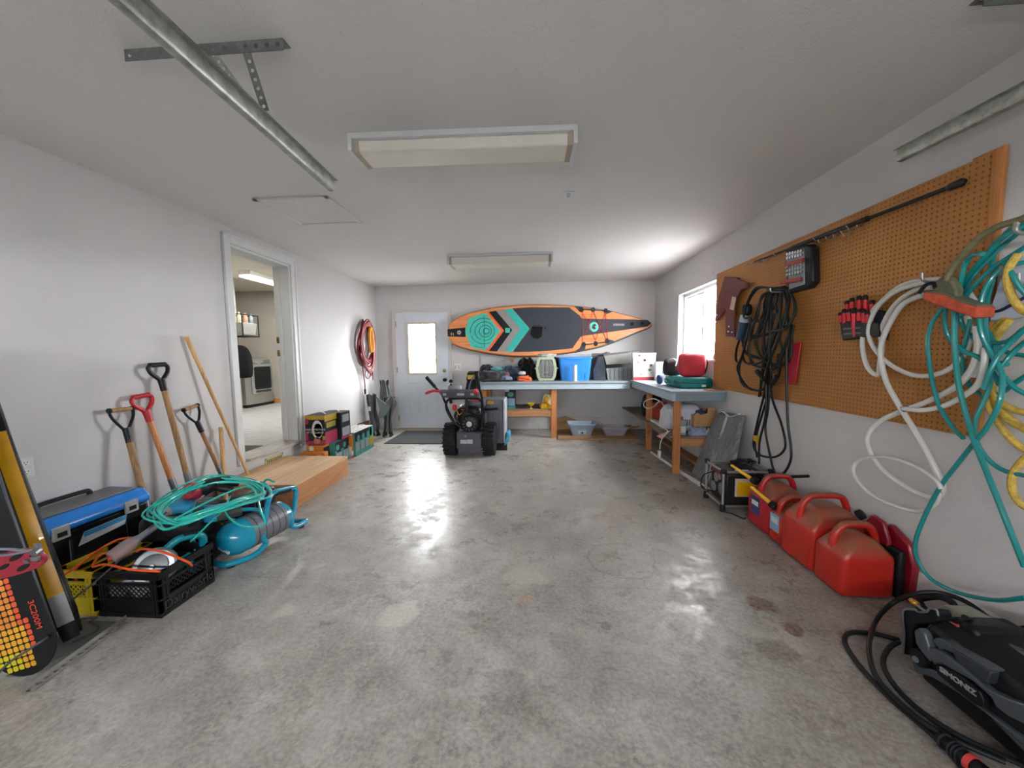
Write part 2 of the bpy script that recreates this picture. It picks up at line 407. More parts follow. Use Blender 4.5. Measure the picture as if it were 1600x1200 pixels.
for z in (1.50, 1.35): b.box(-.185, DY1-.0345, z-.035, -.155, DY1-.0195, z+.035, 0).cyl((-.17, DY1-.036, z), (-.17, DY1-.03, z), .008, m=1)
ST('strike_plate', b, [M('brass', '#8c7a4a', .35, .9), M('strike_hole', '#1a1712', .6)], tr2, bev=.002)
ST('trim_3', MB().box(-TW-.03, DY0+.02, DZ0, .045, DY1-.02, DZ0+.025).box(-.02, DY0-.08, DZ0-.02, .03, DY1+.03, DZ0+.001), wood('sill_wood', '#c9c6bf', '#9a938a', 1, .5, 1, False), bev=.004)
# register in the curb under the sill
t = T('floor_register', 'cream louvred air register set in the riser below the doorway sill', 'air vent', (0, 3.742, .145))
b = MB().box(0, 3.605, .146, .006, 3.879, .256)
b.box(.006, 3.605, .146, .010, 3.625, .256).box(.006, 3.859, .146, .010, 3.879, .256).box(.006, 3.605, .146, .010, 3.879, .166).box(.006, 3.605, .236, .010, 3.879, .256)
P_('frame', b, M('register_cream', '#c8c08f', .5), t, bev=.001)
b = MB()
for i in range(9):
    y = 3.635+i*.026; b.box(.006, y, .166, .009, y+.013, .236)
P_('louvre', b, M('register_slot', '#7d7142', .5), t)

# --- back door with half window
t = ST('door_1', MB().box(BX0-.01, D-.02, .0, .559, D+.03, BZ1+.0105).box(1.083, D-.02, .0, BX1+.01, D+.03, BZ1+.0105).box(.559, D-.02, 1.869, 1.083, D+.03, BZ1+.0105).box(.559, D-.02, 0, 1.083, D+.03, .972), m_door, bev=.003)
b = MB()
for x0, x1 in ((.552, .590), (1.052, 1.090)): b.box(x0, D-.034, .960, x1, D+.04, 1.880)
for z0, z1 in ((.960, .998), (1.842, 1.880)): b.box(.590, D-.034, z0, 1.052, D+.04, z1)
ST('window_frame', b, M('door_light_frame', '#cfc5b0', .5), t, bev=.006)
ST('pane', MB().box(.59, D+.0, .998, 1.052, D+.006, 1.842), m_glass, t)
b = MB()
for x0, x1 in ((.56, .76), (.87, 1.07)):
    for q in ((x0, .23, x0+.012, .83), (x1-.012, .23, x1, .83), (x0, .23, x1, .242), (x0, .818, x1, .83)): b.box(q[0], D-.026, q[1], q[2], D-.019, q[3])
    b.box(x0+.04, D-.024, .27, x1-.04, D-.019, .79)
ST('panel_moulding', b, m_door, t, bev=.003)
k = ST('door_knob', MB().lathe([(.028,0),(.03,.006),(.014,.012),(.012,.035),(.026,.042),(.031,.055),(.026,.068),(.01,.073)], (1.215, D-.02, .87), (0,-1,0)), M('black_metal', '#17181a', .35, .6), t)
ST('deadbolt', MB().lathe([(.03,0),(.03,.008),(.02,.014),(.02,.02)], (1.205, D-.02, 1.03), (0,-1,0)).box(1.195, D-.05, 1.022, 1.215, D-.04, 1.038), MC['brass'], t)
b = MB()
for z in (.2, 1.05, 1.85): b.cyl((BX0+.014, D-.03, z-.05), (BX0+.014, D-.03, z+.05), .008, n=10)
ST('hinge', b, MC['brass'], t)
b = MB().box(BX0-.055, D-.026, 0, BX0+.012, D, BZ1+.055).box(BX1-.008, D-.026, 0, BX1+.055, D, BZ1+.055).box(BX0+.012, D-.026, BZ1-.006, BX1-.008, D, BZ1+.055)
b.box(BX0-.055, D-.032, 0, BX0-.04, D-.026, BZ1+.055).box(BX1+.04, D-.032, 0, BX1+.055, D-.026, BZ1+.055)
ST('trim_4', b, M('door_casing', '#c4c2c0', .55, var=.03), bev=.003)
ST('trim_5', MB().box(BX0, D-.045, 0, BX1, D+.1, .018), M('threshold', '#a58a63', .5), bev=.003)
# things just seen outside through the door window: a bare hedge in the glare
t = T('bare_bush', 'bare twiggy bush outside, seen in the glare of the back door window', 'bush', (.78, D+2.4, -.16))
rb = random.Random(4); b = MB()
for i in range(26):
    x = rb.uniform(.1, 1.5); y = D+2.4+rb.uniform(-.3, .3); a = rb.uniform(-.5, .5); h = rb.uniform(.7, 1.25)
    p = [(x, y, -.16), (x+a*.3, y, h*.5), (x+a*.8, y, h), (x+a*1.5, y+.1, h+rb.uniform(-.05, .25))]
    b.tube(p, [.012, .004], 5, 4)
P_('branches', b, M('twigs', '#8d8780', .9), t)

# --- side window
b = MB()
X0, X1 = W+.07, W+.12
b.box(X0, WY0, WZ0, X1, WY0+.04, WZ1).box(X0, WY1-.04, WZ0, X1, WY1, WZ1).box(X0, WY0, WZ0, X1, WY1, WZ0+.04).box(X0, WY0, WZ1-.04, X1, WY1, WZ1)
b.box(X0+.01, WY1-.10, WZ0+.04, X1, WY1-.075, WZ1-.04).box(X0+.01, WY0+.55, WZ0+.04, X1, WY0+.59, WZ1-.04).box(X0+.01, WY0+.59, WZ1-.075, X1, WY1-.075, WZ1-.05).box(X0+.01, WY0+.59, WZ0+.04, X1, WY1-.075, WZ0+.07)
t = ST('window_1', b, M('vinyl', '#e6e6e6', .4), bev=.003)
ST('pane', MB().box(X0+.02, WY0+.02, WZ0+.02, X0+.026, WY1-.02, WZ1-.02), m_glass, t)
ST('window_sill', MB().box(W-.03, WY0-.03, WZ0-.02, X0, WY1+.02, WZ0+.004), m_trim, t, bev=.003)
b = MB()
b.box(W, WY0, WZ1-.004, X0, WY1, WZ1+.001).box(W, WY1-.004, WZ0, X0, WY1+.001, WZ1)
ST('reveal', b, m_trim, t)
# curtain rod brackets above the window
for i, (px, py) in enumerate(((1057, 451), (1117, 424))):
    p = at(px, py, 0, W)
    b = MB().box(W-.004, p.y-.012, p.z-.02, W, p.y+.012, p.z+.02).box(W-.03, p.y-.004, p.z-.004, W-.004, p.y+.004, p.z+.004).box(W-.034, p.y-.008, p.z-.012, W-.03, p.y+.008, p.z+.012)
    O('curtain_bracket', b, M('bracket_white', '#dcdcdc', .4), ['small white curtain rod bracket above the far corner of the side window', 'small white curtain rod bracket above the near corner of the side window'][i], 'bracket', 'curtain rod brackets')

# --- laundry room beyond the doorway
LZ, LC = DZ0, 2.72
m_lw = wallmat('laundry_paint', '#b5afa5'); m_lc = wallmat('laundry_ceiling', '#d8d4c6', .03, .9)
s = NT('plank_floor'); sep = s.n('ShaderNodeSeparateXYZ'); s.l(s.co(), sep.inputs[0])
fr = s.math('FRACT', s.math('MULTIPLY', s.math('ADD', s.math('MULTIPLY', sep.outputs[1], .97), s.math('MULTIPLY', sep.outputs[0], .25)), 9.0))
f = s.noise(3.5, 5, .6, s.co((1.2, 9, 1)))
c_ = s.ramp(f, [(.3, lin('#a9aaa8')), (.6, lin('#cfd0cf'))])
g = s.ramp(fr, [(.0, (1,1,1)), (.10, (0,0,0))])
s.setc(s.mix(s.math('MULTIPLY', g, .75), c_, lin('#606266'))); s.b.inputs['Roughness'].default_value = .35; MC['plank_floor'] = s.m
ST('floor_laundry', MB().box(-3.7, 2.6, LZ-.1, -TW, 7.9, LZ), s.m, flat=True)
ST('ceiling_laundry', MB().box(-3.7, 2.6, LC, -TW, 7.9, LC+.1), m_lc, flat=True)
ST('wall_laundry_back', MB().box(-3.7, 7.78, LZ, 0, 7.9, LC), m_lw, flat=True)
ST('wall_laundry_left', MB().box(-3.8, 2.5, LZ-.1, -3.68, 7.9, LC), m_lw, flat=True)
ST('wall_laundry_front', MB().box(-3.8, 2.5, LZ-.1, -TW, 2.6, LC), m_lw, flat=True)
ST('wall_laundry_right', MB().box(-.19, D+.12, LZ-.1, -.0, 7.9, LC), m_lw, flat=True)
m_oak = wood('oak', '#c9924a', '#9c6626', 0, .45)
ST('baseboard_laundry', MB().box(-3.7, 7.765, LZ, -.2, 7.78, LZ+.09).box(-TW-.015, DY1+.08, LZ, -TW, 7.78, LZ+.09), m_oak, bev=.003)
# dark mat inside the doorway
O('door_mat', MB().box(-.95, 3.0, LZ, -.22, 3.95, LZ+.012), M('mat_grey', '#55564f', .95, var=.2, vs=80), 'dark grey mat on the laundry floor just inside the doorway', 'mat', bev=.004)
# ceiling light in the laundry room
t = T('ceiling_light', 'lit white tube light on the laundry room ceiling, seen through the doorway', 'light', (-1.93, 6.5, LC))
P_('housing', MB().box(-2.04, 5.9, LC-.07, -1.82, 7.12, LC), M('fixture_grey', '#bdbab2', .5), t, bev=.004)
P_('diffuser', MB().box(-2.03, 5.905, LC-.105, -1.83, 7.115, LC-.07), emit('lit_diffuser', '#fff8e6', 5), t, bev=.01)
# dryer
t = T('tumble_dryer', 'silver front loading dryer with dark glass door in the laundry room', 'dryer', (-3.2, 7.27, LZ))
m_dry = M('dryer_silver', '#a4a59f', .35, .45, var=.04); 
b = MB(); X0, X1, Y0, Y1 = -3.66, -2.87, 6.93, 7.70
R0 = []
for z, dx in ((LZ+.06, .0), (LZ+.75, .0), (LZ+.93, -.035), (LZ+.97, -.09)):
    R0.append([Vector((X0, Y0, z)), Vector((X1+dx-.03, Y0, z)), Vector((X1+dx, Y0+.04, z)), Vector((X1+dx+.012, (Y0+Y1)/2, z)), Vector((X1+dx, Y1-.04, z)), Vector((X1+dx-.03, Y1, z)), Vector((X0, Y1, z))])
P_('body', b.loft(R0), m_dry, t, bev=.008)
P_('plinth', MB().box(X0, Y0+.01, LZ, X1-.02, Y1-.01, LZ+.065), M('dark_plastic', '#1b1c1d', .5), t)
def rr(yc, zc, w, h, x, r, n=5):
    o = []
    for cx, cy, a0 in ((w/2-r, h/2-r, 0), (-w/2+r, h/2-r, PI/2), (-w/2+r, -h/2+r, PI), (w/2-r, -h/2+r, 1.5*PI)):
        for k in range(n+1): a = a0+PI/2*k/n; o.append(Vector((x, yc+cx+r*math.cos(a), zc+cy+r*math.sin(a))))
    return o
d = P_('door', MB().prism(rr(7.33, LZ+.56, .58, .60, X1-.005, .05), (.045, 0, 0)), M('dryer_chrome', '#c7ccd0', .2, .8), t, bev=.012)
P_('door_window', MB().prism(rr(7.33, LZ+.58, .46, .46, X1+.036, .04), (.008, 0, 0)), M('dark_glass', '#14181c', .08), d)
P_('door_handle', MB().prism(rr(7.33, LZ+.31, .42, .045, X1+.038, .02), (.010, 0, 0)), M('dryer_dark', '#3b3f42', .4), d)
P_('control_panel', MB().prism([(X1-.012, Y0+.06, LZ+.82), (X1-.012, Y1-.06, LZ+.82), (X1-.045, Y1-.06, LZ+.94), (X1-.045, Y0+.06, LZ+.94)], (.012, 0, .003)), M('dryer_panel', '#777a78', .3, .5), t)
# coat rack return at the left with a basket and a hung jacket
ST('wall_laundry_return', MB().box(-2.75, 5.0, LZ, -2.62, 6.5, LC), m_lw, flat=True)
pb = at(383, 512, 0, -2.45)
t = T('hanging_basket', 'clear basket of bottles on a black wall rack seen through the doorway', 'basket', (-2.45, pb.y, pb.z-.18))
b = MB(); y0, y1 = pb.y-.22, pb.y+.16
for z in (pb.z-.16, pb.z+.22): b.tube([(-2.62, y0, z), (-2.32, y0, z), (-2.32, y1, z), (-2.62, y1, z)], .012, 6, 1, True)
for y in (y0, y1): b.tube([(-2.32, y, pb.z-.16), (-2.32, y, pb.z+.22)], .01, 6, 1)
P_('rack', b, MC['dark_plastic'], t)
P_('basket', MB().ob((-2.46, pb.y-.02, pb.z-.03), (.26, .32, .22), None, 0, .85), M('basket_grey', '#8f908c', .4), t, bev=.01)
rb = random.Random(2)
for i, c in enumerate(('#c9c3a0', '#9fae8a', '#c77d6d', '#d9dada', '#77808a')):
    bo = MB(); y = pb.y-.16+.07*i; bo.lathe([(.03, 0), (.032, .12), (.012, .15), (.012, .18)], (-2.42-.05*(i % 2), y, pb.z+.081), n=10)
    O('bottle', bo, M('bottle_%d' % i, c, .35), ['cream', 'green', 'red', 'white', 'grey'][i]+' bottle standing in the hanging basket in the laundry room', 'bottle', 'bottles in the hanging basket')
pj = at(384, 560, 0, -2.42)
b = MB(); R_ = []
for k, (z, w, dd) in enumerate(((.24, .06, .03), (.2, .16, .06), (.05, .22, .09), (-.2, .2, .09), (-.33, .16, .08), (-.36, .1, .05))):
    ring = []
    for i in range(16):
        a = 2*PI*i/16; q = 1+.18*math.sin(a*5+k*.4)
        ring.append(Vector((-2.5+dd*math.cos(a)*q+.02, pj.y-.06+w*math.sin(a)*q+.02*k, pj.z+z)))
    R_.append(ring)
t = T('jacket', 'black jacket hanging beside the dryer, seen through the doorway', 'jacket', (-2.5, pj.y, pj.z-.36))
P_('cloth', b.loft(R_), M('black_cloth', '#0b0c0e', .95), t, sub=1)
P_('coat_hook', MB().tube([(-2.62, pj.y-.1, pj.z+.26), (-2.5, pj.y-.1, pj.z+.26), (-2.48, pj.y-.1, pj.z+.3)], .008, 8), MC['brass'], t)
area('laundry_lamp', (-1.93, 6.5, LC-.13), (0, 0, 0), .2, 1.2, 24, (1, .97, .9))

# ================================================================== CEILING THINGS
m_fix = M('fixture_white', '#d7dbdc', .4, var=.02); m_dif = M('diffuser_cream', '#e6e2d8', .45, var=.05, vs=5)
def fixture(x0, x1, y0, y1, h, label):
    t = T('ceiling_light', label, 'light', ((x0+x1)/2, (y0+y1)/2, H), group='unlit fluorescent ceiling lights')
    b = MB().box(x0, y0, H-.03, x1, y1, H)
    b.box(x0, y0, H-h, x0+.022, y1, H-.02).box(x1-.022, y0, H-h, x1, y1, H-.02)
    P_('housing', b, m_fix, t, bev=.002)
    P_('diffuser', MB().prism([(x0+.022, y0+.02, H-.03), (x0+.022, y1-.02, H-.03), (x0+.022, y1-.045, H-h+.006), (x0+.022, y0+.03, H-h+.006)], (x1-x0-.044, 0, 0)), m_dif, t, bev=.008)
    for s_ in (x0+.0225, x1-.0525): P_('lamp_end', MB().prism([(s_, y0+.017, H-.028), (s_, y1-.017, H-.028), (s_, y1-.043, H-h+.004), (s_, y0+.027, H-h+.004)], (.03, 0, 0)), M('diffuser_brown', '#a89a88', .5), t)
    return t
fl_ = fixture(1.81, 3.045, 2.06, 2.31, .095, 'large unlit white fluorescent ceiling light nearest the camera')
fixture(1.75, 3.02, 4.52, 4.84, .12, 'unlit white fluorescent ceiling light further back, towards the back wall')
fl_.rotation_euler = (0, 0, math.radians(1.4))
t = T('ceiling_outlet', 'small square white outlet plate on the ceiling between the lights', 'outlet', (3.07, 2.955, H))
P_('plate', MB().box(3.03, 2.895, H-.006, 3.11, 3.015, H), m_fix, t, bev=.002)
P_('socket', MB().cyl((3.07, 2.935, H-.009), (3.07, 2.935, H-.006), .016).cyl((3.07, 2.975, H-.009), (3.07, 2.975, H-.006), .016), M('socket_grey', '#b9b9b9', .4), t)
t = T('attic_hatch', 'square white attic hatch with thin trim set in the ceiling', 'hatch', (.98, 3.08, H))
P_('panel', MB().box(.71, 2.82, H-.004, 1.24, 3.345, H), m_ceil, t)
b = MB()
for q in ((.68, 2.79, .715, 3.375), (1.235, 2.79, 1.27, 3.375), (.68, 2.79, 1.27, 2.825), (.68, 3.34, 1.27, 3.375)): b.box(q[0], q[1], H-.012, q[2], q[3], H)
P_('frame', b, m_trim, t, bev=.003)
# ceiling brackets and garage door tracks
s = NT('galvanized'); f = s.ramp(s.noise(22, 3, .6), [(.3, lin('#84887f')), (.7, lin('#b3b8b2'))]); s.setc(f); s.b.inputs['Metallic'].default_value = .45; s.b.inputs['Roughness'].default_value = .38; MC['galv'] = s.m
m_galv = s.m; m_galvd = M('galv_dark', '#6c706e', .45, .5, var=.25, vs=30)
def track(p0, p1, out, label, grp=None):
    t = T('garage_door_track', label, 'track', tuple((Vector(p0)+Vector(p1))/2), group='garage door tracks')
    p0, p1 = Vector(p0), Vector(p1); d = (p1-p0).normalized(); o = Vector((out, 0, 0)); z = Vector((0,0,1))
    # C-shaped channel, opening to the side
    pr = [(0,.022),(0,-.020),(.006,-.029),(.022,-.033),(.034,-.029),(.034,-.025),(.022,-.029),(.008,-.025),(.003,-.019),(.003,.021),(.02,.023),(.034,.023),(.034,.027),(.02,.027)]
    P_('channel', MB().loft([[p+o*a+z*c_ for a, c_ in pr] for p in (p0, p1)]), m_galv, t)
    b = MB(); b.beam(p0-o*.003+z*.024, p1-o*.003+z*.024, .03, .003); P_('flange', b, m_galv, t)
    return t
track((1.735, 2.04, 2.235), (1.90, YF+.3, 2.235), -1, 'long galvanized garage door track hanging on the left, end pointing at the big light')
track((4.60, 2.05, 2.262), (4.60, YF+.3, 2.15), 1, 'galvanized garage door track at the top right, beside the right wall')
t = T('ceiling_bracket', 'perforated steel angle on the ceiling with two struts holding the left track', 'bracket', (1.56, 1.475, H))
b = MB().perf((1.235, 1.447, H-.004), (1,0,0), (0,0,1), 15, .043, .009, .004, dv=(0,1,0)).perf((1.235, 1.447, H-.043), (1,0,0), (0,-1,0), 15, .043, .009, .003, dv=(0,0,1))
P_('angle_iron', b, m_galvd, t, flat=True)
ps = at(385, 78, 2, H-.02); pe = at(393, 186, 1, 1.46)
p0 = Vector((ps.x, 1.452, H-.02)); p1 = Vector((1.772, 1.475, 2.255)); du = (p1-p0).normalized(); ln_ = (p1-p0).length
P_('strut', MB().perf(p0-Vector((.012,0,0)), du, (0,-1,0), int(ln_/.032), .032, .008, .003, dv=(1,0,0)), m_galvd, t, flat=True)
p0 = Vector((1.60, 1.449, H-.02)); p1 = Vector((1.76, 1.465, 2.26)); du = (p1-p0).normalized(); ln_ = (p1-p0).length
P_('brace', MB().perf(p0, du, (0,-1,0), int(ln_/.030), .030, .0075, .003, dv=du.cross(Vector((0,-1,0)))), m_galv, t, flat=True)
t = T('ceiling_bracket', 'dark perforated steel angle on the ceiling in the top right corner', 'bracket', (4.55, 1.48, H))
P_('angle_iron', MB().perf((4.34, 1.47, H-.004), (1,0,0), (0,0,1), 9, .043, .009, .004, dv=(0,1,0)).perf((4.34, 1.47, H-.043), (1,0,0), (0,-1,0), 9, .043, .009, .003, dv=(0,0,1)), m_galvd, t, flat=True)
P_('strut', MB().perf((4.585, 1.468, 2.25), (0,0,1), (0,-1,0), 10, .024, .006, .003, dv=(1,0,0)), m_galvd, t, flat=True)
# ================================================================== LEFT SIDE
m_ash = wood('ash_handle', '#b08a5e', '#6b4f33', 2, .65, .8); m_ash2 = wood('orange_handle', '#c98650', '#8a5228', 2, .4, .8, False); m_pine = wood('pale_handle', '#d0a974', '#a67c48', 2, .6, .8)
m_blk = M('black_plastic', '#1a1b1d', .42); m_red = M('red_plastic', '#b01c28', .4); m_steel = M('steel', '#8d9194', .3, .8); m_blkm = M('black_paint', '#22262c', .4, .3)
m_dkst = M('dark_steel', '#4d4f50', .5, .6, var=.2)
# outlet on the left wall
t = T('wall_outlet', 'white double power outlet on the left wall above the toolbox', 'outlet', (0, 1.83, .66))
P_('plate', MB().box(0, 1.795, .658, .006, 1.865, .773), m_trim, t, bev=.002)
for z in (.690, .741):
    so = P_('socket', MB().cyl((.005, 1.83, z), (.009, 1.83, z), .017, n=20), M('socket_white', '#dfe0e0', .35), t)
    P_('slot', MB().box(.0085, 1.822, z, .0095, 1.825, z+.009).box(.0085, 1.835, z, .0095, 1.838, z+.009).cyl((.0085, 1.830, z-.008), (.0095, 1.830, z-.008), .003, n=8), m_blk, so)
def d_tool(name, label, cat, top, mid, rs, grip_m, yoke_m, shaft_m, gw, fat, zb=.03, blade=True, cut=None):
    top, mid = Vector(top), Vector(mid); d = (mid-top).normalized(); foot = top+d*((zb-top.z)/d.z)
    t = T(name, label, cat, foot)
    g = Vector((0,1,0)); g = (g-d*g.dot(d)).normalized(); a, b_ = top-g*gw/2, top+g*gw/2
    ysz = .15*gw/.12
    col = top+d*ysz
    if fat:
        P_('handle', MB().tube([a, b_], .017, 12, 1).tube([a+g*.008, a+d*.02-g*.012, a+d*.06-g*.006+g*.004, top+d*ysz*.75-g*.016, col], .014, 10).tube([b_-g*.008, b_+d*.02+g*.012, b_+d*.06, top+d*ysz*.75+g*.016, col], .014, 10).cyl(top+d*ysz*.72, col+d*.05, .024, .021), yoke_m, t)
    else:
        P_('grip', MB().cyl(a, b_, .0135, n=14), grip_m, t)
        P_('yoke', MB().tube([a-g*.006-d*.012, a-g*.006+d*.025, a+d*.06+g*.004, top+d*ysz*.8-g*.02, col], .009, 8).tube([b_+g*.006-d*.012, b_+g*.006+d*.025, b_+d*.06-g*.004, top+d*ysz*.8+g*.02, col], .009, 8).cyl(a-g*.012, a, .017, n=12).cyl(b_, b_+g*.012, .017, n=12).cyl(top+d*ysz*.8, col+d*.07, .02, .019), yoke_m, t)
    end = foot-d*.32 if blade else foot
    P_('shaft', MB().tube([col, col+(end-col)*.5, end], rs, 14), shaft_m, t)
    fe = end-d*.04 if blade else mid+d*.02
    P_('ferrule', MB().cyl(fe-d*.06, fe+d*.07, rs*1.15, rs*1.1), m_steel, t)
    if not blade: return t
    u = g; n_ = d.cross(u); R_ = []
    for k, w in ((0, .03), (.04, .10), (.12, .12), (.27, .115), (.295, .05)):
        c0 = end+d*(k+.02); row = [c0+u*w*x+n_*(.02*(x*x)*(w/.12)) for x in (-1, -.6, -.2, .2, .6, 1)]
        R_.append(row+[p+n_*.003 for p in reversed(row)])
    P_('blade', MB().loft(R_), m_dkst, t)
    return t
d_tool('shovel', 'shovel with weathered wood shaft and black yoke, leftmost against the wall behind the toolbox', 'shovel', at(189, 640, 0, .06), at(222, 765, 0, .17), .019, m_ash, m_blkm, m_ash, .125, False)
d_tool('shovel', 'shovel with red D handle and orange varnished shaft leaning on the left wall', 'shovel', at(220, 619, 0, .06), at(266, 745, 0, .17), .0185, None, m_red, m_ash2, .11, True)
d_tool('shovel', 'tallest D handled shovel, black handle on a pale wood shaft', 'shovel', at(246, 570, 0, .06), at(292, 742, 0, .18), .019, None, m_blk, m_ash, .115, True)
d_tool('garden_fork', 'short tool with small wood and black D handle beside the short pale stick', 'shovel', at(298, 637, 0, .05), at(343, 735, 0, .16), .016, m_ash, m_blkm, wood('brown_handle', '#a87a52', '#6f4a2c', 2, .6, .8),   .115, False, zb=.24, blade=False)
a = at(291, 526, 0, .03); b_ = at(388, 742, 0, .17); d = (b_-a).normalized(); f = a+d*((.235-a.z)/d.z)
O('broom_stick', MB().tube([a, a*.6+f*.4, f], [.0165, .012], 12), m_pine, 'long thin wooden stick leaning high on the left wall next to the doorway', 'stick')
a = at(345, 668, 0, .06); b_ = at(350, 738, 0, .16); d = (b_-a).normalized(); f = a+d*((.03-a.z)/d.z)
O('axe_handle', MB().tube([a, a*.5+f*.5, f], .02, 12, flat=.8), m_pine, 'short thick pale wooden stick standing in front of the long stick', 'stick')

# toolbox
TX0, TX1, TY0, TY1 = .045, .335, 1.61, 2.17
t = T('toolbox', 'large black toolbox with bright blue lid and black carry handle', 'toolbox', ((TX0+TX1)/2, (TY0+TY1)/2, 0))
m_tb = M('toolbox_black', '#101114', .4); m_tbl = M('toolbox_blue', '#1478d0', .3, coat=.3); m_grey = M('grey_plastic', '#6c6c6c', .45); m_lat = M('latch_silver', '#b9bab4', .35, .3)
b = MB(); b.ob(((TX0+TX1)/2, (TY0+TY1)/2, .20), (TX1-TX0-.01, TY1-TY0-.02, .40), None, 0, .96)
b.box(TX1-.02, TY0+.14, .06, TX1+.004, TY1-.14, .36)
P_('body', b, m_tb, t, bev=.012)
l = P_('lid', MB().prism([(TX0, TY0, .405), (TX1+.01, TY0, .405), (TX1+.012, TY0, .44), (TX1-.03, TY0, .488), (TX0+.03, TY0, .495), (TX0, TY0, .46)], (0, TY1-TY0, 0)), m_tbl, t, bev=.014, seg=3)
P_('lid_panel', MB().box(TX0+.05, TY0+.045, .488, TX1-.05, TY1-.04, .500), m_grey, l, bev=.006)
b = MB(); yc = (TY0+TY1)/2-.0
b.tube([(.13, yc-.12, .498), (.13, yc-.12, .515), (.13, yc-.09, .525), (.13, yc+.09, .525), (.13, yc+.12, .515), (.13, yc+.12, .498)], .013, 10)
P_('carry_handle', b, m_blk, l)
for y in (TY0+.10, TY1-.12):
    k = P_('latch', MB().box(TX1+.004, y-.035, .375, TX1+.020, y+.035, .445), m_lat, t, bev=.003)
    P_('latch_slot', MB().box(TX1+.0195, y-.02, .390, TX1+.0215, y+.02, .415), m_blk, k)
lb = P_('label_card', MB().prism([(TX1+.006, TY0+.17, .300), (TX1+.006, TY0+.40, .318), (TX1+.006, TY0+.415, .372), (TX1+.006, TY0+.20, .366)], (.002, 0, 0)), M('label_white', '#c9d2d8', .4), t)
P_('label_band', MB().prism([(TX1+.008, TY0+.195, .338), (TX1+.008, TY0+.405, .345), (TX1+.008, TY0+.413, .370), (TX1+.008, TY0+.2, .364)], (.001, 0, 0)), M('label_blue', '#3c8fc4', .4), lb)

# milk crates
def crate(t, x0, x1, y0, y1, h, mat):
    b = MB(); w = .012
    b.box(x0, y0, 0, x1, y1, .012)
    # rims and posts
    for z0, z1, e in ((0, .022, .002), (.088, .096, .003), (.165, .173, .003), (h-.035, h, .004)):
        b.box(x0-e, y0-e, z0, x1+e, y0+w, z1).box(x0-e, y1-w, z0, x1+e, y1+e, z1).box(x0-e, y0+w, z0, x0+w, y1-w, z1).box(x1-w, y0+w, z0, x1+e, y1-w, z1)
    for z in (h-.028, h-.020, h-.012): b.box(x0-.006, y0-.006, z, x1+.006, y0, z+.003).box(x1, y0-.006, z, x1+.006, y1+.006, z+.003)
    c = .05
    for sx in (x0, x1-c):
        for sy in (y0, y1-w): b.box(sx, sy, 0, sx+c, sy+w, h)
    for sy in (y0, y1-c):
        for sx in (x0, x1-w): b.box(sx, sy, 0, sx+w, sy+c, h)
    for u in (x0+.016, x0+.034, x1-.034, x1-.018): b.box(u, y0-.004, 0, u+.003, y0, h)
    for u in (y0+.016, y0+.034, y1-.034, y1-.018): b.box(x1, u, 0, x1+.004, u+.003, h)
    # lower panels
    for sy in (y0+.002, y1-w+.002): b.box(x0+c, sy, 0, x1-c, sy+.006, .095)
    for sx in (x0+.002, x1-w+.004): b.box(sx, y0+c, 0, sx+.006, y1-c, .095)
    # lattice
    def lat(o, du, L, z0, z1):
        o = Vector(o); du = Vector(du); hh = z1-z0; n = int(L/.026)
        for k in range(-int(hh/.026), n+1):
            for sgn in (1, -1):
                u0, u1 = k*.026, k*.026+hh
                a0, a1 = max(0, u0), min(L, u1)
                if a1 <= a0: continue
                q0, q1 = (a0-u0), (a1-u0)
                if sgn < 0: q0, q1 = hh-q0, hh-q1
                b.beam(o+du*a0+Vector((0,0,z0+q0)), o+du*a1+Vector((0,0,z0+q1)), .003, .005, up=(0,0,1))
    lat((x0+c, y0+.006, 0), (1,0,0), x1-x0-2*c, .095, .165 if h < .2 else h-.06)
    lat((x0+c, y1-.006, 0), (1,0,0), x1-x0-2*c, .095, h-.06)
    b.box(x0+c, y0, h-.065, x1-c, y0+w, h-.06)
    lat((x1-.006, y0+c, 0), (0,1,0), y1-y0-2*c, .11, .165)
    P_('shell', b, mat, t)
m_crb = M('crate_black', '#17181a', .4); m_cry = M('crate_yellow', '#d2b91f', .45)
t = T('milk_crate', 'yellow plastic milk crate tucked behind the black one', 'crate', (.46, 1.80, 0)); crate(t, .345, .570, 1.66, 1.95, .235, m_cry)
t = T('milk_crate', 'black plastic milk crate full of power tools, nearest the open floor', 'crate', (.755, 1.80, 0)); crate(t, .585, .925, 1.66, 1.97, .235, m_crb)
text('Dairyworld', .062, (.9305, 1.815, .052), (0,1,0), (0,0,1), M('crate_letter', '#2e2f31', .35), t, 'raised_lettering', .002)
# inside the crates
m_or = M('orange_cord', '#e8561f', .4); m_teal = M('tool_teal', '#118a9c', .35); m_sil = M('cast_silver', '#a8acb0', .35, .6)
def cord(label, pts, r, mat, name='extension_cord', cat='cord', closed=False, group=None, n=8, sm=8):
    return O(name, MB().tube(pts, r, n, sm, closed), mat, label, cat, group)
# junk filling: white cartridges and a black drill
rb = random.Random(11)
for i, (x, y, z, c, a) in enumerate(((.64, 1.70, .10, '#d5d8dc', .3), (.70, 1.705, .145, '#aab3c4', -.5), (.76, 1.70, .12, '#e2e0d6', .9), (.83, 1.705, .135, '#b9c1cf', .2), (.67, 1.72, .045, '#8c929c', 0.1), (.80, 1.72, .05, '#cfd2d4', -.2))):
    t = T('parts_packet', ['white', 'pale blue', 'cream', 'grey blue', 'grey', 'off white'][i]+' packet of parts seen through the lattice of the black crate', 'packet', (x, y, z-.03), 0, 'parts packets in the black crate')
    P_('packet', MB().ell((x, y, z), (.042, .022, .026), rotm(0, a, 0), .6, wob=.2, seed=i), M('packet%d' % i, c, .5), t)
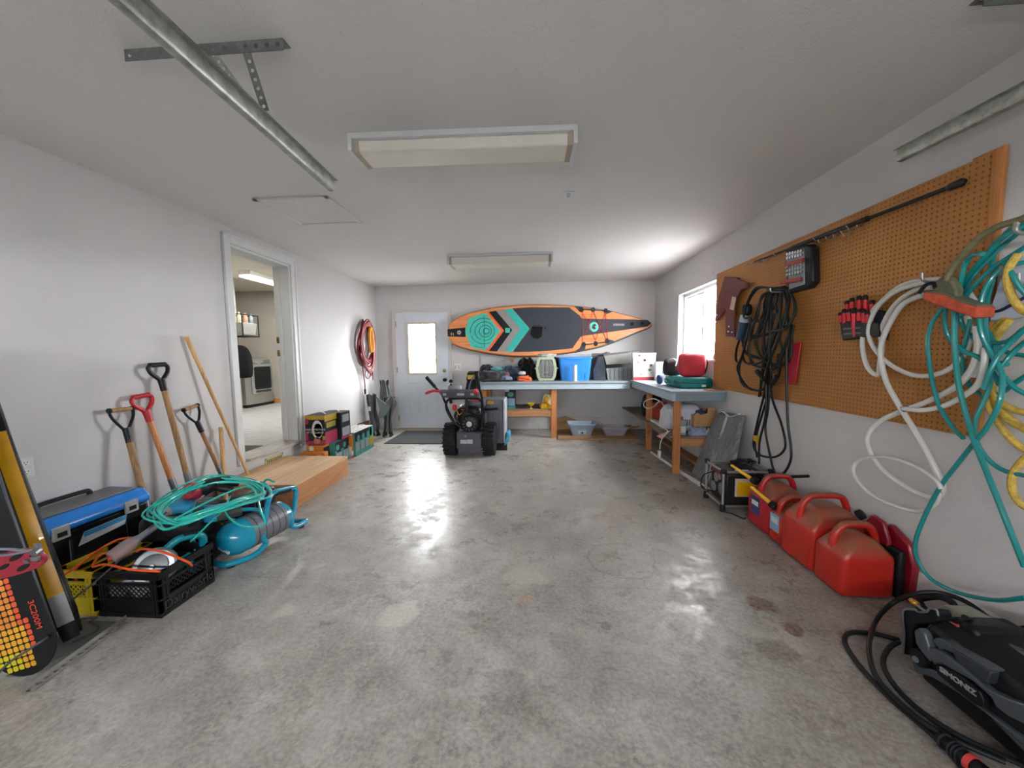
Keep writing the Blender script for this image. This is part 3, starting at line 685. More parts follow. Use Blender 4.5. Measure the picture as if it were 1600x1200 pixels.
# circular saw
t = T('circular_saw', 'teal and silver circular saw lying on top of the black crate', 'saw', (.80, 1.78, .12), rot=(0, 0, 0))
cS = Vector((.795, 1.765, .205)); nS = Vector((.35, -.75, .42)).normalized(); u_, k_, _ = basis(nS)
g = []
for i in range(17):
    a = PI*i/16-.3; dv = u_*math.cos(a)+k_*math.sin(a); g.append(dv)
P_('blade_guard', MB().lathe([(.03, -.02), (.088, -.022), (.096, -.014), (.096, .014), (.088, .022), (.03, .022)], cS, nS, 32), m_sil, t)
P_('lower_guard', MB().lathe([(.02, .022), (.062, .024), (.064, .03), (.02, .032)], cS, nS, 28), M('guard_dark', '#565a5e', .3, .7), t)
P_('arbor_bolt', MB().cyl(cS+nS*.03, cS+nS*.042, .012, n=6), m_steel, t)
mo = cS+Vector((.03, .06, .02))
P_('motor_housing', MB().cyl(cS-nS*.022, cS-nS*.14, .048, .042, 20), m_teal, t)
P_('handle', MB().tube([cS+Vector((.0, .05, .06)), cS+Vector((.045, .10, .105)), cS+Vector((.09, .18, .085)), cS+Vector((.085, .2, .02))], .020, 12), m_teal, t)
P_('grip_insert', MB().tube([cS+Vector((.055, .112, .121)), cS+Vector((.085, .165, .112))], .016, 10, 1), m_blk, t)
P_('base_plate', MB().ob(cS+Vector((.02, .02, -.06)), (.11, .2, .004), rotm(.3, .25, .2)), m_steel, t)
# second teal tool
t = T('cordless_drill', 'teal power tool with silver nose lying deeper in the black crate', 'drill', (.86, 1.9, .12))
P_('body', MB().tube([(.84, 1.72, .17), (.865, 1.80, .19), (.88, 1.88, .20)], .026, 12).tube([(.87, 1.86, .20), (.86, 1.90, .14), (.85, 1.92, .10)], .02, 10), m_teal, t)
P_('chuck', MB().cyl((.835, 1.705, .165), (.842, 1.73, .172), .014, .02), m_steel, t)
# grey tube light with clear red end
p0 = at(262, 810, 2, .40); p1 = at(212, 845, 2, .34); p2 = at(172, 872, 2, .30)
t = T('inspection_lamp', 'grey handheld lamp with clear ribbed cover and red end lying over the crates', 'lamp', ((p0.x+p2.x)/2, (p0.y+p2.y)/2, p2.z-.03))
dv = (p2-p0).normalized(); ln_ = (p2-p0).length
P_('body', MB().lathe([(.012, 0), (.020, .004), (.022, .03), (.017, .05), (.017, ln_*.5), (.024, ln_*.58)], p0, dv), M('lamp_grey', '#9a99a6', .3, .3), t)
P_('red_ring', MB().lathe([(.006, -.004), (.019, -.003), (.0215, .006), (.0215, .018)], p0, dv), m_red, t)
P_('spindle', MB().cyl(p0-dv*.06, p0, .005, .006), m_steel, t)
P_('cover', MB().lathe([(.024, 0), (.034, .02), (.036, .05), (.033, .09), (.034, .11), (.022, .115)], p0+dv*ln_*.58, dv, 28), M('clear_cover', '#d9c9cb', .15, trans=.5), t)
P_('red_core', MB().lathe([(.01, .0), (.022, .02), (.024, .10), (.010, .122)], p0+dv*ln_*.58, dv), M('red_core', '#e0353a', .35), t)
# orange cords over the crates
Q = lambda pts: [at(x, y, 2, z) for x, y, z in pts]
cord('long orange extension cord looping over the crates and the toolbox front', Q([(90, 905, .23), (120, 885, .26), (150, 862, .28), (185, 843, .31), (215, 842, .31), (198, 860, .28), (160, 866, .27), (145, 885, .25), (165, 882, .262), (205, 890, .262), (250, 893, .25)]), .0055, m_or, group=None)
cord('short orange cord arching over the teal saw', Q([(214, 862, .29), (222, 858, .31), (245, 860, .31), (270, 868, .29), (293, 878, .26), (300, 884, .22)]), .0055, m_or)
cord('orange cord hanging down inside the yellow crate', Q([(160, 858, .27), (130, 878, .26), (118, 890, .24)])+[Vector((.43, 1.69, .19)), Vector((.44, 1.70, .10)), Vector((.42, 1.74, .03))], .0055, m_or)
# grey cord from the heap down to the floor by the snowboard
cord('thin grey cord running from the heap over the crates down to the snowboard', Q([(260, 800, .44), (225, 835, .36), (190, 872, .28)])+[at(150, 908, 1, 1.63), at(105, 945, 1, 1.56), at(84, 980, 1, 1.5), at(92, 985, 1, 1.5), at(100, 972, 1, 1.55), at(150, 965, 1, 1.60), Vector((.60, 1.60, .01)), Vector((.70, 1.56, .008)), Vector((.68, 1.48, .008))], .0045, M('cord_grey', '#4d4f52', .5))
cord('thin grey cord hanging in a curve in front of the snowboard', [at(84, 985, 1, 1.5), at(70, 998, 1, 1.28), at(45, 1015, 1, 1.24), at(15, 1035, 1, 1.22), at(-20, 1070, 1, 1.2)], .0045, MC['cord_grey'])

# black tool bag that the heap lies on
t = T('tool_bag', 'black canvas tool bag under the coiled teal hose', 'bag', (.62, 2.2, 0))
P_('body', MB().ell((.55, 2.20, .17), (.19, .19, .20), None, .45, wob=.10, seed=3, fl=.17), M('bag_black', '#121315', .85, sheen=.2), t, sub=1)
P_('strap', MB().tube([(.47, 2.04, .25), (.48, 2.02, .37), (.62, 2.02, .38), (.66, 2.04, .26)], .012, 8, flat=.4), MC['bag_black'], t)
# blue plastic pieces in the heap
t = T('air_tool', 'sky blue plastic tool body under the left end of the hose coil', 'tool', at(290, 790, 2, .40))
p = at(285, 792, 2, .42); P_('body', MB().ell(p, (.055, .09, .045), rotm(0, .2, .6), .5), M('sky_plastic', '#2c9fd0', .35), t)
P_('cap', MB().ell(at(265, 800, 2, .42), (.035, .035, .03), None, .6), M('pale_grey', '#b9b2b5', .4), t)
p = at(345, 800, 2, .36)
t = T('air_tool', 'sky blue tool with grey barrel below the middle of the hose coil', 'tool', p-Vector((0,0,.05)))
P_('body', MB().ell(p, (.09, .05, .045), rotm(0, 0, .7), .5), MC['sky_plastic'], t)
P_('barrel', MB().cyl(p+Vector((.02, -.05, -.0)), p+Vector((.10, .04, .0)), .035), M('barrel_grey', '#4b4d4f', .4, .3), t)
p = at(298, 822, 2, .34)
O('wood_block', MB().ob(p, (.05, .045, .04), rotm(.2, .1, .5)), m_pine, 'small raw wooden block in the heap right of the grey lamp', 'block', bev=.003)
# coil nailer
pn = at(300, 768, 2, .50); pe = at(372, 752, 2, .50); dn_ = (pe-pn).normalized()
t = T('nail_gun', 'black air nailer with round red cap lying inside the hose coil', 'nailer', pn-Vector((0,0,.06)))
ax_ = Vector((.15, -.75, .35)).normalized()
P_('cap', MB().lathe([(.02, .035), (.045, .03), (.052, .01), (.052, -.03), (.045, -.04)], pn, ax_, 28), M('cap_red', '#a32b3b', .4), t)
P_('cap_rim', MB().lathe([(.052, -.03), (.057, -.028), (.057, -.04), (.05, -.045)], pn, ax_, 28), M('cap_clear', '#c9b7b7', .2), t)
b = MB(); b.tube([pn-ax_*.05, pn+dn_*.08+Vector((0,0,.01)), pn+dn_*.16+Vector((0,0,.015)), pe], [.05, .032], 14).tube([pn+dn_*.13, pn+dn_*.15+Vector((.03, -.05, .0)), pn+dn_*.2+Vector((.06, -.07, -.02))], .024, 12)
P_('body', b, m_blk, t)
P_('fitting', MB().cyl(pe, pe+dn_*.04, .02, .014).lathe([(.012, 0), (.016, .01), (.012, .03)], pe+dn_*.03, dn_, 12), m_sil, t)
# the black thing behind the grey lamp
p = at(268, 815, 2, .40)
O('tool_pouch', MB().ell(p+Vector((0, .05, -.05)), (.09, .07, .06), rotm(0, .2, .4), .6, wob=.25, seed=9), m_blk, 'small black pouch wedged behind the tip of the grey lamp', 'pouch', sub=1)
# coil of teal hose on the heap
m_hose = M('teal_hose', '#1fb5a8', .28, coat=.3)
rb = random.Random(5); pts = []
base = [(232, 805, .47), (262, 775, .50), (330, 745, .52), (392, 750, .50), (415, 770, .47), (372, 785, .50), (310, 812, .48), (262, 828, .45)]
for k in range(11):
    sq = rb.uniform(.80, 1.04); dx, dy = rb.uniform(-7, 7), rb.uniform(-4, 5); nar = .55+.45*abs(math.sin(k*1.3))
    for (x, y, z) in base:
        cx, cy = 325, 785
        xx = cx+(x-cx)*sq+dx+rb.uniform(-3, 3); yy = cy+(y-cy)*sq*(nar if y > cy else .75+.3*nar)+dy+rb.uniform(-3, 3)
        pts.append(at(xx, yy, 2, z+.012+.002*k+rb.uniform(-.006, .006)))
pts += [at(385, 760, 2, .52), at(408, 800, .0 and 2 or 2, .42), at(412, 820, 2, .36), at(378, 822, 2, .36), at(352, 800, 2, .42), at(360, 775, 2, .48)]
O('air_hose', MB().tube(pts, .0052, 8, 5), m_hose, 'coil of bright teal air hose piled on the tools by the compressor', 'hose')
O('air_hose', MB().tube([at(365, 785, 2, .49), at(335, 810, 2, .44), at(300, 845, 2, .36), Vector((.80, 1.99, .25)), Vector((.78, 2.0, .12))], .0045, 8, 6), m_hose, 'single strand of teal hose dropping from the coil behind the black crate', 'hose')

# compressor
t = T('air_compressor', 'teal air compressor with tubular frame standing by the wooden step', 'compressor', (.93, 2.4, 0))
m_cmp = M('compressor_teal', '#0f93b4', .25, coat=.5); ca, cb = Vector((.865, 2.10, .155)), Vector((.965, 2.57, .155))
dv = (cb-ca).normalized(); L = (cb-ca).length; r = .108
P_('tank', MB().lathe([(.0, -.012), (.04, -.006), (.074, .014), (.098, .044), (r, .075), (r, L-.06), (.085, L-.03), (.06, L-.012), (.0, L)], ca, dv, 36), m_cmp, t)
lw_ = P_('label_wrap', MB().lathe([(r+.001, .14), (r+.0022, .141), (r+.0022, L-.09), (r+.001, L-.089)], ca, dv, 36), M('wrap_grey', '#6f7279', .4), t)
b = MB()
for i in range(5):
    z = .165+.05*i; b.lathe([(r+.0025, z), (r+.0032, z+.001), (r+.0032, z+.004), (r+.0025, z+.005)], ca, dv, 36)
P_('label_line', b, M('wrap_line', '#2b2d31', .4), lw_)
fx = .99
fr_ = [at(378, 877, 2, .012), Vector((.95, 2.13, .022)), Vector((1.005, 2.18, .05)), at(412, 840, 0, 1.0), at(415, 800, 0, .99), at(421, 776, 0, .985)]
P_('frame', MB().tube([Vector((.80, 2.10, .03)), Vector((.90, 2.10, .025)), Vector((.975, 2.22, .022)), Vector((.995, 2.30, .06)), at(411, 838, 0, 1.0), at(416, 800, 0, .99), at(424, 773, 0, .98), at(445, 765, 0, .98), at(461, 764, 0, .98), at(461, 785, 0, .99), at(456, 822, 0, 1.02), Vector((1.05, 2.66, .05)), Vector((.95, 2.70, .03)), Vector((.8, 2.70, .03))], .0175, 12), m_cmp, t)
P_('grip', MB().tube([at(431, 770.5, 0, .98), at(452, 765, 0, .98)], .019, 14, 1), m_blk, t)
P_('side_rail', MB().tube([at(424, 773, 0, .98), Vector((.93, 2.45, .37)), Vector((.84, 2.5, .40)), Vector((.75, 2.5, .38))], .013, 10).tube([at(413, 817, 0, .99), Vector((.94, 2.32, .28)), Vector((.86, 2.20, .33)), Vector((.80, 2.15, .37)), Vector((.72, 2.15, .37))], .013, 10), m_cmp, t)
for f_ in ((.90, 2.12), (1.0, 2.66), (.76, 2.14), (.8, 2.68)):
    P_('foot', MB().lathe([(.022, 0), (.026, .004), (.024, .022), (.012, .03)], (f_[0], f_[1], 0)), m_blk, t)
P_('pump', MB().ell((.82, 2.42, .30), (.07, .16, .08), rotm(0,0,-.2), .5).cyl((.78, 2.28, .30), (.78, 2.22, .30), .055), m_blk, t)
b = MB(); 
for i in range(6): b.box(.87, 2.34+.028*i, .25, .90, 2.352+.028*i, .35)
P_('cooling_fins', b, M('fin', '#35383b', .4, .5), t)
p = at(398, 782, 2, .36)
P_('coupler', MB().cyl(p, p+Vector((-.05, -.05, .0)), .009).cyl(p+Vector((.0,.0,0)), p+Vector((.02,.02,0)), .013), M('brass_bright', '#c9a24a', .3, .9), t)
P_('coupler_sleeve', MB().cyl(p+Vector((.01, .015, .005)), p+Vector((.035, .045, .008)), .013), MC['sky_plastic'], t)
P_('drain_valve', MB().cyl(at(347, 818, 2, .24), at(342, 815, 2, .24), .006), MC['brass_bright'], t)
lg = text('makita', .030, ca+Vector((.02, .0, -.036))-dv*.004, (.88, -.05, -.42), (.42, .12, .90), M('logo_white', '#dfe8ea', .4), t, 'logo', .005, sx=.95)
# wall hook key (teal L shaped hex bar beside the coil)
O('hook_bar', MB().tube([at(408, 772, 2, .40), at(410, 757, 2, .45), at(418, 749, 2, .48), at(428, 753, 2, .48)], .007, 8), m_hose, 'bent teal bar sticking out beside the hose coil', 'bar')

# wooden step
t = T('wooden_step', 'low plywood step box in front of the laundry doorway', 'step', (.37, 3.44, 0))
m_ply = wood('plywood', '#d6b48f', '#b8926a', 1, .65, .35); m_plyf = wood('fir_board', '#c08a60', '#a56f45', 1, .6, .4)
SX0, SX1, SY0, SY1, SZ = .025, .735, 2.99, 3.90, .21
P_('top', MB().box(SX0, SY0, SZ-.018, SX1+.005, SY1, SZ), m_ply, t, bev=.002)
P_('front_board', MB().box(SX1-.03, SY0, 0, SX1, SY1, SZ-.018), m_plyf, t, bev=.002)
P_('side_board', MB().box(SX0, SY0, 0, SX1-.03, SY0+.03, SZ-.018), m_plyf, t, bev=.002)
P_('side_board', MB().box(SX0, SY1-.03, 0, SX1-.03, SY1, SZ-.018), m_plyf, t, bev=.002)

# litter cartons
m_ck = M('carton_black', '#1e2126', .5); m_ct = M('carton_teal', '#3f8f88', .5); m_cp = M('carton_pink', '#9c2c50', .5); m_cy = M('carton_yellow', '#a88c25', .5); m_cw = M('carton_white', '#cfcfcd', .5); m_co = M('carton_orange', '#c07426', .5); m_cg = M('carton_grey', '#8f969c', .5); m_cred = M('carton_red', '#b3302f', .5)
def carton(label, x0, x1, y0, y1, z0, z1, base, deco, group, words=None, top=None):
    t = T('litter_carton', label, 'carton', ((x0+x1)/2, (y0+y1)/2, z0), 0, group)
    P_('box', MB().box(x0, y0, z0, x1, y1, z1), base, t, bev=.003)
    w, h, dp = x1-x0, z1-z0, y1-y0
    for face, m, u0, u1, v0, v1 in deco:
        if face == 'f': q = MB().box(x0+w*u0, y0-.0015, z0+h*v0, x0+w*u1, y0+.001, z0+h*v1)
        elif face == 's': q = MB().box(x1-.001, y0+dp*u0, z0+h*v0, x1+.0015, y0+dp*u1, z0+h*v1)
        elif face == 'o': q = MB().prism([(x0+w*(u0+u1*math.cos(a)), y0-.0022, z0+h*(v0+v1*math.sin(a))) for a in [2*PI*i/24 for i in range(24)]], (0, .002, 0))
        elif face == 'q': q = MB().prism([(x1+.0002, y0+dp*(u0+u1*math.cos(a)), z0+h*(v0+v1*math.sin(a))) for a in [2*PI*i/20 for i in range(20)]], (.002, 0, 0))
        P_('print', q, m, t)
    if top: P_('carry_strap', MB().tube([((x0+x1)/2-.06, y0+dp*.5, z1), ((x0+x1)/2-.03, y0+dp*.5, z1+.02), ((x0+x1)/2+.03, y0+dp*.5, z1+.02), ((x0+x1)/2+.06, y0+dp*.5, z1)], .012, 6, flat=.2), top, t)
    for (s_, sz, fx_, fz_, m) in (words or []):
        text(s_, sz, (x0+w*fx_, y0-.0028, z0+h*fz_), (1,0,0), (0,0,1), m, t, 'lettering', .0004)
    return t
G = 'cat litter cartons by the step'
Xa, Xb = .135, .372
deco = [('f', m_cy, 0, 1, .86, 1), ('f', m_cp, 0, 1, 0, .14), ('o', m_cw, .62, .27, .52, .32), ('o', m_ck, .66, .22, .50, .24), ('o', m_cp, .1, .1, .8, .1), ('f', m_cp, 0, .14, .1, .45), ('o', M('cat_brown','#b06a55',.6), .58, .17, .14, .12), ('f', m_cy, .86, 1, .16, .3), ('s', m_cy, 0, 1, .78, 1), ('s', m_cp, 0, 1, 0, .42), ('s', m_ck, .1, .95, .45, .5), ('s', M('print_gold', '#9a8a3a', .5), .12, .9, .55, .74)]
carton('black, yellow and pink litter carton, upper front of the stack by the doorway', Xa, Xb, 4.10, 4.36, .285, .625, m_ck, deco, G, [('AGGLOMERANTE', .030, .52, .52, m_cw), ('ET SCELLANTE', .030, .52, .42, m_cw)], m_cw)
carton('black and grey litter carton right behind the pink one on top of the stack', Xa+.01, Xb+.045, 4.375, 4.60, .285, .615, m_ck, [('s', m_cg, .15, .85, .62, .9), ('s', m_cg, .1, .9, .1, .42), ('s', m_cp, 0, 1, 0, .08)], G, None, m_cw)
carton('orange carton lying at the foot of the stack, partly behind the step', Xa-.02, Xb+.03, 4.02, 4.09, .0, .215, m_co, [('f', m_cw, .12, .3, .55, .85), ('o', m_cred, .2, .06, .7, .08), ('f', m_cw, .66, .85, .55, .85), ('s', m_cred, 0, 1, .0, .1)], G)
carton('orange and white carton directly under the pink litter carton', Xa, Xb-.03, 4.10, 4.22, .0, .275, m_co, [('o', m_cw, .3, .14, .86, .11), ('s', m_ck, 0, 1, .2, .9)], G)
for i, (y0, lab) in enumerate(((4.225, 'teal and black litter carton supporting the stack, nearer one'), (4.385, 'teal and black litter carton supporting the stack, farther one'))):
    carton(lab, Xa, Xb+.045, y0, y0+.15, 0, .28, m_ct, [('s', m_ck, 0, 1, .62, 1), ('q', m_ct, .3, .25, .75, .12), ('s', m_cg, .1, .9, .12, .5), ('s', m_ck, .2, .8, .52, .62)], G)
carton('orange carton standing at the near end of the teal row', .19, .448, 4.545, 4.60-.005, 0, .30, m_cw, [('s', m_co, .0, 1, .3, 1), ('s', m_cred, 0, 1, 0, .1), ('f', m_co, 0, 1, .5, 1)], G)
for i in range(4):
    y0 = 4.605+.135*i
    _c = carton('teal and black litter carton, number %s of the row of four counted from the camera' % ['one', 'two', 'three', 'four'][i], .2, .468, y0, y0+.13, 0, .315, m_ct if i < 3 else m_cy,
           [('s', m_ck, 0, 1, .62, 1), ('q', m_ct, .7, .3, .72, .14), ('s', m_cg, .12, .88, .2, .55), ('s', m_ct, 0, 1, .0, .12)] if i < 3 else [('s', m_ct, 0, 1, .55, 1), ('s', m_cg, .1, .6, .6, .95), ('s', m_ct, 0, 1, 0, .16)], G, None, m_cw)
    P_('top_panel', MB().box(.201, y0+.001, .3148, .467, y0+.129, .3165), m_cw, _c)
O('cardboard_scrap', MB().prism([(.12, 5.30, 0), (.34, 5.30, 0), (.34, 5.30, .36), (.16, 5.30, .30)], (0, .03, 0)), M('brown_card', '#5d4433', .8), 'brown scrap of cardboard behind the last teal carton', 'cardboard')

# coiled red cords on the left wall
m_rc = M('red_cord', '#6f0f19', .5); m_yc = M('yellow_cord', '#d99a20', .45)
rb = random.Random(8); pts = []
for k in range(20):
    s1, s2 = rb.uniform(.62, 1.06), rb.uniform(.74, 1.05)
    for i in range(8):
        a = PI/2+2*PI*i/8
        pts.append(Vector((.03+.085*abs(math.sin(k*2.1+i*.3)), 5.90+.285*s1*math.cos(a)*(1 if k % 3 else .8)+rb.uniform(-.01, .01), 1.50+.36*s2*math.sin(a)+(.02 if i == 0 else 0)-(.10*(k % 3 == 0) if i in (3, 4, 5) else 0))))
t = T('extension_cord', 'thick coil of red extension cord hanging on the left wall near the corner', 'cord', (0, 5.9, .75))
P_('cord', MB().tube(pts, .0115, 7, 4), m_rc, t)
P_('tail', MB().tube([(.05, 5.75, 1.3), (.06, 5.76, 1.05), (.05, 5.82, .86), (.05, 5.82, .76)], .008, 7).tube([(.06, 6.02, 1.25), (.07, 6.08, 1.1), (.06, 6.06, .98), (.07, 5.98, 1.02), (.07, 5.9, 1.12), (.06, 5.82, 1.0), (.06, 5.9, .94), (.05, 6.0, .95), (.06, 6.1, 1.05), (.06, 6.1, .9)], .007, 7), m_rc, t)
P_('plug', MB().cyl((.05, 5.82, .77), (.05, 5.82, .69), .016, .013), m_blk, t)
P_('wall_hook', MB().tube([(0, 5.92, 1.86), (.12, 5.92, 1.86), (.14, 5.92, 1.89)], .006, 8), m_steel, t)
pts = []
for k in range(5):
    for i in range(6):
        a = PI/2+2*PI*i/6; pts.append(Vector((.13+.015*math.sin(k*2+i), 5.95+.075*math.cos(a)*(1-.08*k), 1.56+.20*math.sin(a)+rb.uniform(-.01, .01))))
O('extension_cord', MB().tube(pts, .008, 7, 4), m_yc, 'small yellow orange cord coiled inside the red cord on the left wall', 'cord')

# folded camp chairs in the corner
m_cc = M('camp_grey', '#505353', .85, var=.25, vs=30, sheen=.3); m_cc2 = M('camp_light', '#8f8e86', .8)
def camp(label, x, y, top, lean, w, seed):
    w *= 1.35
    t = T('camp_chair', label, 'folding chair', (x, y, 0))
    rb = random.Random(seed); z0 = top*.48
    for i, (dx, dy) in enumerate(((-w*.35, -w*.2), (w*.35, -w*.2), (-w*.3, w*.3), (w*.3, w*.3))):
        P_('leg', MB().tube([(x+dx, y+dy, .01), (x+dx*.5+lean*.3, y+dy*.6, top*.4), (x+dx*1.2+lean, y+dy, top*.97)], .012, 8), m_blkm, t)
        P_('foot', MB().lathe([(.02, 0), (.022, .02), (.014, .035)], (x+dx, y+dy, 0), n=10), m_blk, t)
    R_ = []
    for k in range(12):
        f = k/11; z = top*(.10+.86*f); ww = w*(.40+.12*math.sin(f*5+seed)+.34*max(0, f-.45)/.55*2*(1.15-f)); ring = []
        if k in (0, 11): ww *= .6
        for i in range(18):
            a = 2*PI*i/18; q = 1+.34*math.sin(a*5+f*2+seed)+.35*noise.noise(Vector((math.cos(a)*1.5, math.sin(a)*1.5+f*4, seed)))
            ring.append(Vector((x+lean*f+ww*math.cos(a)*q, y+ww*.75*math.sin(a)*q, z+f*f*.05*math.sin(a*2+seed)+.02*f*math.sin(a*5))))
        R_.append(ring)
    P_('fabric', MB().loft(R_), m_cc, t, sub=1)
    return t
camp('folded grey camp chair in the corner, left one with a white tag', .17, 5.86, .70, -.04, .11, 1)
t = S.objects[[o.name for o in S.objects if o.name.startswith('camp_chair')][-1]]
P_('tag', MB().box(.135, 5.72, .43, .175, 5.726, .50), m_cw, t)
camp('folded grey camp chair standing tallest in the corner, middle one', .31, 6.02, .93, -.02, .10, 5)
camp('folded grey camp chair leaning towards the back door, right one', .40, 5.82, .66, .05, .12, 9)
P_('backrest_flap', MB().prism([(.29, 5.705, .30), (.33, 5.70, .46), (.28, 5.70, .66), (.50, 5.70, .50), (.42, 5.70, .36)], (0, .02, 0)), M('camp_teal_grey', '#60706e', .8), S.objects[[o.name for o in S.objects if o.name.startswith('camp_chair')][-1]], bev=.006)

# black mat at the back door
O('door_mat', MB().box(.545, 5.30, 0, 1.80, 6.22, .01), M('mat_black', '#3c3d3e', .95, var=.25, vs=60, bump=.3, bs=200), 'wide black mat on the floor in front of the back door', 'mat', bev=.004)

# ---- near left corner: snowboard, binding, skis, slotted strip
A0 = Vector((.735, 1.30, .012)); ax_ = Vector((-.30, .05, .95)).normalized(); uu = Vector((.95, .09, .30)); uu = (uu-ax_*uu.dot(ax_)).normalized(); nn = ax_.cross(uu).normalized()
if nn.y > 0: nn = -nn
t = T('snowboard', 'black snowboard patterned with orange squares leaning in the near left corner', 'snowboard', A0)
def bp(u, v, o=0): return A0+uu*u+ax_*v+nn*o
out = []
Lb, wb = 1.45, .145
for i in range(13): a = PI+PI*i/12; out.append((wb*math.cos(a), .15+.15*math.sin(a)))
out += [(wb*.93, .45), (wb*.9, .75), (wb*.95, 1.1)]
for i in range(13): a = PI*i/12; out.append((wb*math.cos(a), Lb-.15+.15*math.sin(a)))
out += [(-wb*.95, 1.1), (-wb*.9, .75), (-wb*.93, .45)]
P_('deck', MB().prism([bp(u, v) for u, v in out], nn*-.010), M('board_black', '#15191c', .35), t, bev=.002)
b = [MB() for _ in range(4)]
for r_ in range(22):
    for c_i in range(-5, 3):
        u = c_i*.0255+.0; v = .045+r_*.0255-.0*c_i
        # squares run in staggered diagonals, stopping short of the right edge
        lim = .055+.0*v if v > .10 else .03
        if r_ > 6: lim = .055-(v-.2)*.12
        if abs(u-.0) > wb-.02 or u > lim: continue
        if v < .15 and (u/wb)**2+((.15-v)/.15)**2 > .78: continue
        k = 0 if v < .11 and u < .0 else (1 if v < .22 and u < .03 else (2 if u < .02 else 3))
        b[k].prism([bp(u+du*.0105, v+dv_*.0105, .0012) for du, dv_ in ((-.6,-1),(.6,-1),(1,-.6),(1,.6),(.6,1),(-.6,1),(-1,.6),(-1,-.6))], nn*-.001)
for q, c_ in zip(b, ('#d6c81e', '#e0a52a', '#e08a35', '#dd5a35')):
    if q.v: P_('printed_square', q, M('sq'+c_, c_, .4), t)
text('3C200M', .036, bp(.095, .235, .0015), ax_*-1, uu, M('board_letter', '#d8452f', .4), t, 'lettering', .0005)
# red binding
pc = at(28, 880, 1, 1.22); 
t = T('snowboard_binding', 'red ski binding plate with grey straps and metal buckle on the snowboard', 'binding', pc-Vector((0,0,.05)))
hu = (at(82, 862, 1, 1.22)-at(5, 885, 1, 1.22)).normalized(); hv = Vector((0,-.35,.94)); hv = (hv-hu*hv.dot(hu)).normalized(); hn = hu.cross(hv).normalized()
if hn.y > 0: hn = -hn
m_bred = M('binding_red', '#a11634', .35, coat=.3)
po = []
for i in range(28):
    a = 2*PI*i/28; po.append(pc+hu*(.14*math.copysign(abs(math.cos(a))**.7, math.cos(a))-.04)+hv*(.052*math.copysign(abs(math.sin(a))**.8, math.sin(a))))
P_('plate', MB().prism(po, hn*-.02), m_bred, t, bev=.006)
b = MB()
for (x, y, rx, ry) in ((.02, .027, .038, .010), (.0, -.025, .035, .010), (-.06, .002, .028, .008), (.075, .0, .014, .02)):
    b.prism([pc+hu*(x+rx*math.cos(a))+hv*(y+ry*math.sin(a)+.2*rx*math.cos(a))+hn*.001 for a in [2*PI*i/16 for i in range(16)]], hn*-.002)
P_('cut_out', b, m_blk, t)
P_('bolt', MB().cyl(pc+hu*.045, pc+hu*.045+hn*.008, .010), m_steel, t)
P_('buckle', MB().ob(pc+hu*.085+hn*.004, (.03, .012, .018), None), m_steel, t, bev=.003)
m_sg = M('strap_grey', '#8b8d9a', .6)
for dz, w_ in ((.055, .11), (.085, .085)):
    P_('strap', MB().tube([pc+hu*(-.10)+hv*dz*.6, pc+hu*(-.04)+hv*(dz+.02)+hn*.02, pc+hu*.05+hv*dz+hn*.02, pc+hu*w_+hv*(.035)], .013, 8, flat=.35), m_sg, t)
P_('ratchet', MB().cyl(pc+hu*.125+hv*.03, pc+hu*.125+hv*.03+hn*.02, .014, n=10).ob(pc+hu*.13+hv*.04, (.02, .01, .03)), m_steel, t)
# skis
def ski(name, label, pb_, pt_, w, segs, side):
    pb_, pt_ = Vector(pb_), Vector(pt_); d = (pt_-pb_).normalized(); u = Vector(side); u = (u-d*u.dot(d)).normalized(); n_ = d.cross(u).normalized()
    if n_.y > 0: n_ = -n_
    t = T(name, label, 'ski', pb_); L = (pt_-pb_).length
    R_ = []
    for k in range(13):
        f = k/12; ww = w*(1 if f > .06 else .72)*(1-.12*math.sin(f*PI))*(.45 if k == 12 else 1); h_ = .006+.008*math.sin(PI*min(1, max(0, f)))
        c0 = pb_+d*L*f-n_*(0 if f < .9 else -(f-.9)*.6)
        R_.append([c0-u*ww/2-n_*h_, c0+u*ww/2-n_*h_, c0+u*ww/2+n_*h_*.3, c0+u*ww*.38+n_*h_, c0-u*ww*.38+n_*h_, c0-u*ww/2+n_*h_*.3])
    P_('core', MB().loft(R_), M('ski_black', '#1b1c20', .35), t, bev=.001)
    for a, b2, mat, nm in segs:
        q = MB(); q.loft([[pb_+d*L*f+u*w*.37*s_*(1-.12*math.sin(f*PI))+n_*(.0075+.008*math.sin(PI*f)+o_) for s_, o_ in ((-1, -.004), (1, -.004), (1, 0), (-1, 0))] for f in [a+(b2-a)*i/6 for i in range(7)]])
        P_(nm, q, mat, t)
    return t, d, u, n_
m_ysk = M('ski_yellow', '#f0b516', .25, coat=.5); m_ssk = M('ski_silver', '#9c9ea1', .3, .5)
pb1, pm1 = at(112, 998, 1, 1.47), at(32, 775, 1, 1.50); d = (pm1-pb1).normalized(); pb1.z = max(pb1.z, .02)
t1, d1, u1, n1 = ski('ski', 'yellow ski with silver section near its black tail in the near left corner', pb1, pb1+d*1.25, .072, [(.06, .17, m_ssk, 'silver_panel'), (.17, .80, m_ysk, 'yellow_panel')], (.6, .8, .1))
ski('ski', 'black ski standing right behind the yellow one', pb1+Vector((-.025, .032, 0)), pb1+Vector((-.045, .026, 0))+d*1.25, .066, [(.1, .9, M('ski_dark', '#26282e', .3), 'top_sheet')], (.6, .8, .1))
